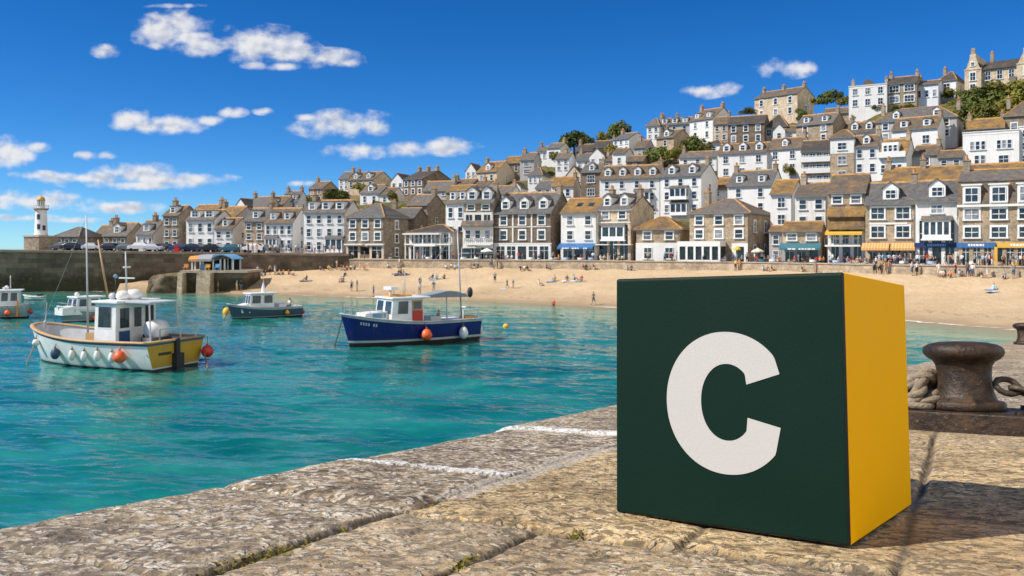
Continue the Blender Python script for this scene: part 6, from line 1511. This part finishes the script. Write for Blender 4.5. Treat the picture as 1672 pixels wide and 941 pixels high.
# ---- small dark boat near the beach
bf=sea_pt(381,521.5); st=Vector((-22.1,90.2,0)); fw=Vector((bf.x,bf.y,0))-st
b=Boat('motor_boat','small dark navy boat with pale bow and white wheelhouse moored close to the beach',st,fw,fw.length+.6,2.7,(1.02,1.0,1.5),.82,side='hullnavy',top='greyrail',rail='greyrail',wl=(.16,.2),bul=.4,rake=.08); SB=b
zd=b.dz(.5); xa,xb=b.x_at(446,.6,1.6),b.x_at(403,.3,1.6); zt=zat(480,b.w(((xa+xb)/2,0,2)).y)
b.cabin(xa,xb,1.8,zd,zt,.22,(.12,.4),3,2,taper=.92,sill=.5)
m=MB(); xc=b.x_at(391,.2,1.5); m.extrude([(xb-.05,zd),(xb-.05,b.sheer(.7)+.35),(xc,b.sheer(.85)+.05),(xc,zd)],-.7,.7,0,1); b.part(m,'foredeck','cab')
x=b.x_at(430,0,2.5); D_=b.w((x,0,2)).y; m=MB(); m.lathe([(.22,zt+.14),(.2,zt+.5),(.1,zt+.9),(.02,zt+1.2)],10,0,(x,0,0)); m.tube([(x,0,zt+1),(x,0,zat(452,D_))],.015,4); b.part(m,'mast','whitebuoy')
m=MB(); m.box(b.x_at(463,0,1.2),b.x_at(451,0,1.2),-.7,.7,zd,zd+.75,0); b.part(m,'engine_box','cab')
fender(b,468,510,.24,'yellowbuoy','yellow buoy on the dark side of the small navy boat'); fender(b,489,509,.26,'redbuoy','red buoy at the stern of the small navy boat',1,1,stern=.3); fender(b,490,517,.24,'lightblue','pale blue buoy low at the stern of the small navy boat',1,1.3,stern=-.2)
def floating(px,py,r,mat,label,sz=1.0):
    q=sea_pt(px,py); e=empty('mooring_buoy',(q.x,q.y,0)); tag(e,label,'buoy'); m=MB(); m.ball((0,0,r*.45),r,14,0,1,sz); m.build('float',[BM[mat]],e,smooth=True); m=MB(); m.lathe([(.05,r*1.2),(.06,r*1.6),(.02,r*1.65)],8); m.build('ring',[BM['metal']],e)
floating(826,535.5,.26,'yellowbuoy','yellow mooring buoy floating right of the deep blue boat'); floating(370,513,.42,'yellowbuoy','orange yellow buoy floating by the bow of the small navy boat',1.25)
mooring(b,(b.L*.97,0,b.sheer(1)*.8),362,521,'bow rope of the small navy boat leading to the yellow buoy')
# ---- boat half hidden behind the white boat
bf=sea_pt(100,527.5); fw=Vector((-.62,-.78,0)); L=6.6
b=Boat('motor_boat','pale teal motor boat half hidden behind the white boat with yellow stern',bf-fw*L*.95,fw,L,2.7,(1.05,1.05,1.55),.85,side='hullteal',top='hullwhite',rail='hullwhite',wl=(.14,.25),bul=.35); zd=b.dz(.5)
xb=b.x_at(117,.2,1.9); zt=zat(487,b.w((xb,0,2)).y); b.cabin(xb-2.4,xb,1.95,zd,zt,.25,(.12,.5),2,[(.1,.4),(.55,.9)],taper=.92,sill=.5); m=MB(); m.extrude([(xb-.05,zd),(xb-.05,b.sheer(.7)+.35),(xb+1.1,b.sheer(.85)+.05),(xb+1.1,zd)],-.8,.8,0,1); b.part(m,'foredeck','cab')
m=MB(); m.ball((xb-.6,0,zt+.3),.24,10); b.part(m,'radar_dome','whitebuoy',None,True); m=MB()
for sd in (1,-1): m.tube([(p[0],p[1]*.93,p[2]+.4) for p in [b.pt(u,b.sheer(u),sd) for u in (.75,.88,.97)]],.03,5)
b.part(m,'bow_rail','metal'); fender(b,153,519,.28,'orange','orange red buoy on the pale teal boat behind the mast')
mooring(b,(b.L*.98,0,1.2),86,522,'bow rope of the pale teal motor boat')
# ---- boat cut by the left edge
st=sea_pt(45,520); fw=Vector((-.92,-.38,0)); b=Boat('motor_boat','grey hulled boat with white wheelhouse cut off by the left edge',Vector((st.x-.5,st.y+1.0,0)),fw,7.5,2.8,(1.3,1.25,1.8),.85,side='hullteal',top='greyrail',rail='greyrail',wl=(.2,.26),bul=.45)
zd=b.dz(.3); xa=b.x_at(31,.7,2); zt=zat(475,b.w((xa,0,2)).y); b.cabin(xa,xa+2.6,2.0,zd,zt,.25,(.15,.3),2,3,taper=.93,sill=.5)
x=b.x_at(17,0,3); D_=b.w((x,0,2)).y; pole(b,(x,0,zt),(x,0,zat(450,D_)),.06,'metal','mast'); m=MB(); m.ball((b.x_at(11,0,3),0,zt+.35),.2,10); m.box(b.x_at(9,0,3),b.x_at(5,0,3),-.3,.3,zt+.14,zt+.4); b.part(m,'radar','whitebuoy')
m=MB(); m.box(.3,1.2,-.8,.8,zd,zd+.6,0); b.part(m,'stern_locker','cab'); m=MB(); m.tube([(b.x_at(28,.9,1),1.2,b.sheer(.2)+.5),(b.x_at(28,.9,1),1.3,.2)],.12,6); b.part(m,'rope_coil','orangegear')
fender(b,13,511,.3,'orange','orange buoy on the grey boat at the left edge'); fender(b,45,509,.24,'redbuoy','small red buoy at the stern of the grey boat at the left edge',1,1,stern=.6)
# ---- small open dinghy by the harbour wall
q=sea_pt(56,489.5); b=Boat('dinghy','tiny white dinghy afloat under the harbour wall',q+Vector((1.3,0,0)),Vector((-1,.1,0)),2.9,1.3,(.42,.38,.6),.8,side='hullwhite',top='hullwhite',rail='hullwhite',wl=(.06,.1),bul=.25,draft=.15); m=MB(); m.box(.3,.8,-.3,.3,.2,.75,0); b.part(m,'outboard','blackgear')
floating(70,488.5,.22,'whitebuoy','small white buoy beside the tiny dinghy')
# ------------------------------------------------------------------ people
def skin_body(name, J, Eg, tags):
    """J: joint -> (pos, radius); Eg: bones; tags: bone -> material slot (0 skin 1 top 2 bottom 3 hair/shoes)"""
    ks=list(J); me=bpy.data.meshes.new(name); me.from_pydata([J[k][0] for k in ks],[(ks.index(a),ks.index(b)) for a,b in Eg],[])
    o=bpy.data.objects.new(name,me); COL.objects.link(o)
    md=o.modifiers.new('s','SKIN'); sv=me.skin_vertices[0].data
    for i,k in enumerate(ks):
        r=J[k][1]; sv[i].radius=(r if not hasattr(r,'__len__') else r[0], r if not hasattr(r,'__len__') else r[1]); sv[i].use_root=(k=='pelvis')
    md.use_smooth_shade=True; sub=o.modifiers.new('b','SUBSURF'); sub.levels=1; sub.render_levels=1
    dg=bpy.context.evaluated_depsgraph_get(); m2=bpy.data.meshes.new_from_object(o.evaluated_get(dg)); bpy.data.objects.remove(o)
    m2.materials.clear()
    for i in range(4): m2.materials.append(None)
    seg=[(Vector(J[a][0]),Vector(J[b][0]),tags.get((a,b),1)) for a,b in Eg]
    hd=Vector(J['head'][0])
    for p in m2.polygons:
        c=p.center; best=9;t_=1
        for a,b,tg in seg:
            ab=b-a; q=max(0,min(1,(c-a).dot(ab)/ab.length_squared)); d=(c-(a+ab*q)).length
            if d<best: best=d;t_=tg
        if (c-hd).length<.15: t_=3 if (c.z>hd.z+.03 or c.y>hd.y+.02) else 0
        p.material_index=t_; p.use_smooth=True
    return m2
def mk(P_):
    J={}
    for k,(p,r) in P_.items(): J[k]=(p,r)
    Eg=[('pelvis','waist'),('waist','chest'),('chest','neck'),('neck','head'),('head','top')]; T={('pelvis','waist'):2,('waist','chest'):1,('chest','neck'):1,('neck','head'):0,('head','top'):3}
    for s in 'lr':
        for a,b,t in (('chest','sh'+s,1),('sh'+s,'el'+s,1),('el'+s,'ha'+s,0),('pelvis','hip'+s,2),('hip'+s,'kn'+s,2),('kn'+s,'an'+s,0),('an'+s,'to'+s,3)): Eg.append((a,b)); T[(a,b)]=t
    return J,Eg,T
def std(**kw):
    B={'pelvis':((0,0,.93),(.16,.11)),'waist':((0,0,1.10),(.14,.10)),'chest':((0,0,1.33),(.17,.11)),'neck':((0,.0,1.50),.055),'head':((0,-.01,1.62),.10),'top':((0,0,1.71),.085)}
    for s,k in (('l',1),('r',-1)):
        B['sh'+s]=((k*.19,0,1.42),.06); B['el'+s]=((k*.25,.02,1.16),.045); B['ha'+s]=((k*.25,-.08,.92),.04)
        B['hip'+s]=((k*.10,0,.88),.095); B['kn'+s]=((k*.11,-.01,.48),.065); B['an'+s]=((k*.11,.02,.08),.045); B['to'+s]=((k*.12,-.12,.03),.04)
    B.update(kw); return B
POSE={}
def addpose(n,B): J,Eg,T=mk(B); POSE[n]=skin_body('person_'+n,J,Eg,T)
addpose('stand',std())
addpose('walk',std(knl=((.10,-.16,.50),.065),anl=((.10,-.22,.09),.045),tol=((.10,-.36,.05),.04),knr=((-.10,.04,.50),.065),anr=((-.10,.30,.12),.045),tor=((-.10,.22,.04),.04),hal=((.24,.16,.95),.04),har=((-.24,-.22,1.0),.04)))
addpose('arms',std(ell=((.26,-.12,1.2),.045),hal=((.10,-.28,1.25),.04),elr=((-.27,.05,1.2),.045),har=((-.2,-.12,1.0),.04)))
def low(dz,legs,**kw):
    B=std(); C={}
    for k,(p,r) in B.items(): C[k]=((p[0],p[1],p[2]-dz),r)
    C.update(legs); C.update(kw); return C
gl={}
for s,k in (('l',1),('r',-1)): gl.update({'hip'+s:((k*.10,-.05,.12),.10),'kn'+s:((k*.14,-.42,.42),.065),'an'+s:((k*.12,-.66,.08),.045),'to'+s:((k*.12,-.80,.04),.04),'el'+s:((k*.27,-.15,.34),.045),'ha'+s:((k*.14,-.40,.38),.04)})
addpose('sit',low(.80,gl))
gl2={}
for s,k in (('l',1),('r',-1)): gl2.update({'pelvis':((0,0,.12),(.16,.11)),'waist':((0,.09,.26),(.14,.1)),'chest':((0,.20,.48),(.17,.11)),'neck':((0,.25,.64),.055),'head':((0,.23,.76),.10),'top':((0,.23,.85),.085),'sh'+s:((k*.19,.24,.55),.06),'el'+s:((k*.26,.36,.30),.045),'ha'+s:((k*.25,.42,.06),.04),'hip'+s:((k*.10,-.05,.11),.10),'kn'+s:((k*.11,-.48,.13),.065),'an'+s:((k*.11,-.90,.07),.045),'to'+s:((k*.11,-.98,.14),.04)})
addpose('lounge',std(**gl2))
cl={}
for s,k in (('l',1),('r',-1)): cl.update({'hip'+s:((k*.10,-.06,.50),.10),'kn'+s:((k*.13,-.46,.50),.065),'an'+s:((k*.13,-.46,.08),.045),'to'+s:((k*.13,-.60,.04),.04),'el'+s:((k*.26,-.06,.76),.045),'ha'+s:((k*.18,-.32,.76),.04)})
addpose('chair',low(.42,cl))
PC=dict(white=(.72,.72,.70),paleblue=(.36,.50,.66),navy=(.02,.035,.09),teal=(.03,.17,.22),red=(.50,.03,.025),orange=(.70,.24,.05),yellow=(.75,.47,.05),grey=(.26,.27,.28),black=(.018,.018,.02),tan=(.42,.30,.18),denim=(.07,.11,.20),green=(.07,.15,.07),pink=(.60,.32,.33),cream=(.66,.60,.48),brown=(.14,.085,.05))
PM={k:plain('cloth_'+k,c,.8,var=.12,scale=6) for k,c in PC.items()}
SK=[plain('skin_fair',(.52,.33,.24),.6,var=.06),plain('skin_tanned',(.38,.22,.145),.6,var=.06),plain('skin_brown',(.20,.11,.07),.6,var=.06)]
HR=[plain('hair_dark',(.022,.016,.012),.6),plain('hair_brown',(.085,.048,.025),.6),plain('hair_fair',(.36,.25,.12),.6),plain('hair_grey',(.36,.35,.34),.6)]
NAMES=dict(paleblue='pale blue')
cn=lambda c:NAMES.get(c,c)
pr_=random.Random(21); NP=[0]
def person(pose,loc,yaw,top,bot,label,group=None,hair=None,skin=None,scale=1.0):
    o=link('person',POSE[pose],None,loc,yaw); o.scale=(scale,)*3
    for i,m in enumerate((SK[skin if skin is not None else pr_.choice([0,0,1,1,2])],PM[top],PM[bot],HR[hair if hair is not None else pr_.choice([0,0,1,1,2,3])])):
        o.material_slots[i].link='OBJECT'; o.material_slots[i].material=m
    NP[0]+=1; return tag(o,label,'person',group)
def bp_(px,py,pose,top,bot,label,yaw=None,scale=1.0,**k): return person(pose,on_sand(px,py),pr_.uniform(-1.2,1.2) if yaw is None else yaw,top,bot,label,'people on the beach',scale=scale,**k)
TOW={}
def towel(px,py,c,w,l,label,rz=0):
    w*=.75; l*=.62
    p=on_sand(px,py); m=MB(); n=6
    for i in range(n):
        a,b=-l/2+l*i/n,-l/2+l*(i+1)/n; za,zb=.03+.02*math.sin(i*1.7),.03+.02*math.sin((i+1)*1.7)
        m.face([(a,-w/2,za),(b,-w/2,zb),(b,w/2,zb+.12),(a,w/2,za+.12)])
    tag(m.build('beach_towel',PM[c],None,p,rz),label,'towel','towels on the beach')
# standing and walking on the sand
for px,py,pose,top,bot,l in [(356,478,'stand','grey','brown','person in grey wading alone left of the small navy boat'),(387,475,'arms','teal','tan','person in teal top with bare legs, left of a wading pair'),(394,476,'stand','black','denim','person in black beside the teal topped one at the water edge'),
 (574,476,'walk','grey','black','person in grey top, left of the strolling pair above the blue boat'),(583,476,'stand','navy','grey','person in navy top, right of the strolling pair above the blue boat'),(610,485,'arms','teal','denim','person with teal top paddling behind the blue boat wheelhouse'),
 (685,482,'arms','white','tan','person in white behind the antennas of the blue boat'),(686,471,'stand','black','denim','dark dressed person just behind the white clad one'),(708,478,'stand','denim','grey','person in denim blue near the awning of the blue boat'),
 (808,463,'stand','grey','black','lone person in grey standing mid beach right of the tall mast'),(828,472,'walk','teal','denim','child in teal dragging a towel on mid beach'),(838,472,'stand','teal','tan','adult in teal beside the child with the towel'),
 (969,499,'walk','tan','denim','person in tan top and blue shorts at the waterline left of the cube')]: bp_(px,py,pose,top,bot,l,scale=.8 if 'child' in l else 1)
# sitting
for px,py,pose,top,bot,l in [(501,458,'sit','black','grey','dark dressed person sitting alone on a pale towel, left part of the beach'),(557,461,'sit','grey','black','left one of a seated pair low on the sand above the blue boat bow'),(561,461,'sit','denim','grey','right one of a seated pair low on the sand above the blue boat bow'),(563,452,'lounge','black','navy','person reclining just above the seated pair'),
 (649,448,'lounge','navy','grey','person lying at the left of three on the upper sand'),(655,447,'sit','brown','navy','person sitting in the middle of three on the upper sand'),(661,448,'lounge','tan','black','person in tan lying at the right of three on the upper sand'),
 (707,456,'sit','black','paleblue','person in black on a pale blue towel left of the tall mast'),(713,456,'sit','paleblue','tan','person in pale blue beside the one in black'),(726,456,'sit','brown','black','person in brown sitting just left of the tall mast'),
 (880,466,'sit','white','cream','small person in white with straw coloured lap sitting alone'),(906,459,'sit','tan','paleblue','leftmost of four long haired people sitting in a row'),(926,459,'sit','brown','tan','second of four long haired people sitting in a row'),(937,458,'sit','paleblue','denim','tallest of the four in a row, in pale blue'),(950,459,'sit','red','tan','rightmost of four in a row, in red'),
 (905,500,'sit','red','red','child in red sitting at the edge of the water'),(1620,475,'lounge','paleblue','paleblue','person in pale blue lying alone on the right of the beach')]: bp_(px,py,pose,top,bot,l,scale=.85 if 'child' in l else 1,hair=0)
for px,py,c,w,l,t in [(499,459,'grey',1.2,3.4,'pale grey towel under the lone dark dressed sitter'),(655,449,'denim',1,4.2,'dark blue blanket under the three on the upper sand'),(709,457,'paleblue',1.2,2.6,'pale blue towel left of the mast'),(899,460,'paleblue',1.1,2.4,'pale blue towel left of the four in a row'),(930,460,'white',1.1,3.5,'white and blue towel in the middle of the four in a row'),(944,460,'paleblue',1,1.6,'blue towel under the right two of four'),(822,473,'paleblue',.6,1.4,'pale blue towel dragged by a child'),(1620,477,'paleblue',1,2.2,'blue towel under the person lying on the right')]: towel(px,py,c,w,l,t)
# along the foot of the walls
tops=['white','grey','navy','tan','paleblue','white','denim','black','cream','paleblue','teal','brown','grey','tan','orange','white','red','cream','pink']; bots=['denim','black','tan','grey','brown','cream','navy']
used=set()
def unique(fmt,poses,pref=None):
    for _ in range(400):
        t,b,ps=pr_.choice(pref or tops),pr_.choice(bots),pr_.choice(poses); l=fmt.replace(' over ',' and ').format(t=cn(t),b=cn(b),p={'stand':'standing','walk':'walking','arms':'gesturing','sit':'sitting','lounge':'reclining','chair':'seated'}[ps])
        if l not in used and t!=b: used.add(l); return t,b,ps,l
    raise SystemExit('labels ran out '+fmt)
def rowof(xs,y,fmt,poses,pref=None,jit=1.2):
    for x in xs:
        t,b,ps,l=unique(fmt,poses,pref); yy=(y(x) if callable(y) else y)+pr_.uniform(-jit,jit*.4)
        person(ps,on_sand(x,yy),pr_.uniform(-1.4,1.4),t,b,l,'people along the foot of the walls')
fl=lambda x: interp(WALLB,x)+1.6
rowof([421,427,434,441,449,456,463,471,479],lambda x:451-(x-421)*.03,'person in {t} and {b} {p} by the shadowed harbour wall',['sit','sit','stand'],['white','grey','tan','orange','paleblue','cream','black'])
rowof([523,537,543,550,557,561,567,573,580,588,594],lambda x:441.5,'person in {t} top and {b} {p} where harbour wall meets sea wall',['sit','sit','stand'],['tan','grey','orange','yellow','cream','brown','black'])
rowof([634,648,652],lambda x:fl(x),'person in {t} and {b} {p} at the wall under the hotel side',['sit','stand'],['white','paleblue','grey'])
rowof([729,737,742,749],lambda x:fl(x),'person in {t} and {b} {p} at the wall behind the tall mast',['sit','sit','lounge'],['grey','paleblue','tan','white'])
rowof([768,774,781],lambda x:fl(x),'person in {t} and {b} {p} at the wall under the skirted roof house',['sit','sit'],['grey','tan','navy'])
rowof([801,807,812],lambda x:fl(x),'person in {t} and {b} {p} at the wall under the broad dark house',['stand','arms'],['grey','brown','tan'])
rowof([850,856,862],lambda x:fl(x)+2,'person in {t} and {b} {p} on the sand under the three gabled dormers',['sit','lounge'],['navy','black','cream'])
rowof([892,897],lambda x:fl(x),'person in {t} and {b} {p} at the wall left of the blue awning',['sit'],['grey','tan'])
rowof([952,957,969],lambda x:fl(x),'person in {t} and {b} {p} at the wall under the blue awning',['sit','stand'],['brown','grey','black'])
rowof([1024,1031],lambda x:fl(x)+1,'person in {t} and {b} {p} at the wall above the cube left corner',['sit'],['paleblue','denim'])
rowof([1201,1207],lambda x:fl(x),'person in {t} and {b} {p} on the sand below the inn door',['stand'],['yellow','orange'])
rowof([1246,1253,1260],lambda x:fl(x),'person in {t} and {b} {p} at the wall left of the teal shop',['sit','sit','stand'],['tan','white','brown'])
rowof([1308,1331],lambda x:fl(x),'person in {t} and {b} {p} on the sand below the teal awning',['sit','stand'],['grey','tan'])
rowof([1427,1436,1445,1451],lambda x:fl(x),'person in {t} and {b} {p} on the sand below the striped awnings',['stand','walk','arms'],['white','tan','grey','paleblue','orange'])
rowof([1489,1497],lambda x:fl(x),'person in {t} and {b} {p} on sand left of the blue fascia',['sit','stand'],['white','black'])
rowof([1533,1538,1552,1560,1567],lambda x:fl(x)+1,'person in {t} and {b} {p} on the sand below the blue fascia',['sit','stand','sit'],['paleblue','white','orange','red','tan'])
rowof([1580,1588,1602,1612,1640,1655],lambda x:fl(x)+1,'person in {t} and {b} {p} on the sand below the mansard house',['sit','stand'],['white','tan','grey','black','brown'])
# on the promenade and pier deck behind the walls
def crowd(x0,x1,n,place,poses,deck=False,dmin=1.4,dmax=5.0,pref=None):
    for i in range(n):
        x=x0+(x1-x0)*(i+.5+pr_.uniform(-.35,.35))/n; t,b,ps,l=unique('person in {t} top and {b} {p} '+place,poses,pref)
        D=wall_D(x)+pr_.uniform(dmin,dmax); p=P(x,0,D); p.z=deck_z(x) if deck else PROM
        person(ps,p,pr_.uniform(-3.1,3.1),t,b,l,'crowd on the promenade' if not deck else 'people on the pier')
crowd(384,432,6,'on the pier by the square stone house',['stand','walk','arms'],True,1.4,4)
crowd(432,498,10,'on the pier by the double fronted house',['stand','walk','arms'],True,1.4,4)
crowd(498,562,10,'on the pier by the tall white terrace',['stand','walk','arms'],True,1.4,4)
crowd(572,668,5,'in front of the square stone hotel',['stand','chair'])
crowd(670,742,8,'in front of the verandah café',['chair','chair','stand'])
crowd(745,806,7,'in front of the skirted roof house',['chair','stand'])
crowd(806,905,11,'in front of the broad dark house',['chair','chair','stand','walk'])
crowd(908,978,13,'under the blue café awning',['chair','chair','stand'])
crowd(978,1036,8,'outside the pale tan bay house',['chair','stand','arms'])
crowd(1040,1112,6,'outside the low orange roofed cottage',['stand','walk'])
crowd(1114,1226,9,'by the inn verandah',['chair','stand'])
crowd(1228,1276,8,'at tables left of the teal shop',['chair','chair','stand'])
crowd(1278,1348,12,'outside the teal shop',['chair','chair','stand'])
crowd(1350,1414,12,'below the yellow awning',['chair','chair','stand'])
crowd(1414,1496,17,'under the striped awnings',['chair','stand','walk','arms'])
crowd(1497,1566,13,'outside the blue fascia shop',['chair','stand','walk','arms'])
crowd(1567,1680,20,'outside the mansard house shops',['chair','stand','walk','arms'])
# two people aboard
for b_,x,y,ps,t,bt,l in ((SB,1.15,.35,'chair','white','denim','person in white at the stern of the small navy boat'),(SB,.75,-.35,'chair','navy','black','person in navy at the stern of the small navy boat'),(BB,3.0,.2,'chair','tan','black','person in tan top crouched behind the wheelhouse of the blue boat')):
    q=b_.w((x,y,b_.dz(.2)-.02)); person(ps,q,b_.rz+math.pi/2,t,bt,l,scale=1)
# tables, chairs' cloths and parasols
def table(px,c,label,D=None):
    D=wall_D(px)+pr_.uniform(1.6,3.6); p=P(px,0,D); p.z=PROM; e=empty('cafe_table',p); tag(e,label,'table','tables on the promenade')
    m=MB(); m.lathe([(.5,.72),(.5,.76)],14); m.lathe([(.5,.715),(.53,.45)],14); m.build('tablecloth',PM[c],e); m=MB(); m.lathe([(.04,.03),(.04,.72)],8); m.lathe([(.25,0),(.25,.03)],10); m.build('pedestal',M['gutter'],e)
for px,c,l in ((700,'white','white clothed table outside the verandah café'),(757,'white','white clothed table left of the skirted roof house door'),(779,'white','white clothed table at the right end of the skirted roof house'),(868,'white','white clothed table outside the broad dark house'),(905,'white','white clothed table just left of the blue awning'),(925,'paleblue','pale blue table under the left end of the blue awning'),(948,'white','white table under the middle of the blue awning'),(966,'paleblue','pale blue table under the right end of the blue awning'),(1012,'tan','tan table outside the pale tan bay house'),
 (1180,'white','white table by the inn verandah'),(1244,'teal','teal table left of the teal shop'),(1262,'white','white table left of the teal shop'),(1292,'tan','tan table outside the teal shop'),(1328,'white','white table at the right end of the teal shop'),(1366,'paleblue','pale blue table below the yellow awning'),(1398,'tan','tan table below the yellow awning'),(1440,'tan','tan table under the left striped awning'),(1475,'white','white table under the right striped awning'),(1520,'paleblue','pale blue table outside the blue fascia shop'),(1590,'white','white table under the blue sign of the mansard house'),(1630,'tan','tan table under the yellow sign of the mansard house'),(1655,'yellow','yellow table under the yellow sign at the right edge')): table(px,c,l)
def parasol(px,c,label,r=1.1,h=2.3):
    D=wall_D(px)+2.2; p=P(px,0,D); p.z=PROM; e=empty('parasol',p); tag(e,label,'parasol','parasols on the promenade')
    m=MB(); k=8; top=(0,0,h+.35)
    for i in range(k):
        a,b_=2*math.pi*i/k,2*math.pi*(i+1)/k; A=(r*math.cos(a),r*math.sin(a),h-.1); B_=(r*math.cos(b_),r*math.sin(b_),h-.1); m.face([A,B_,top]); m.face([A,(A[0],A[1],h-.28),(B_[0],B_[1],h-.28),B_])
    m.build('canopy',PM[c],e); m=MB(); m.tube([(0,0,0),(0,0,h+.4)],.03,6); m.lathe([(.28,0),(.28,.06)],10); m.build('pole',M['trim'],e)
parasol(795,'white','white parasol by the skirted roof house',1.0,1.9); parasol(1237,'cream','cream parasol over the tables left of the teal shop',.9,2.0)
parasol(1203,'yellow','small yellow parasol by the inn door',.6,2.3)
print('people',NP[0])
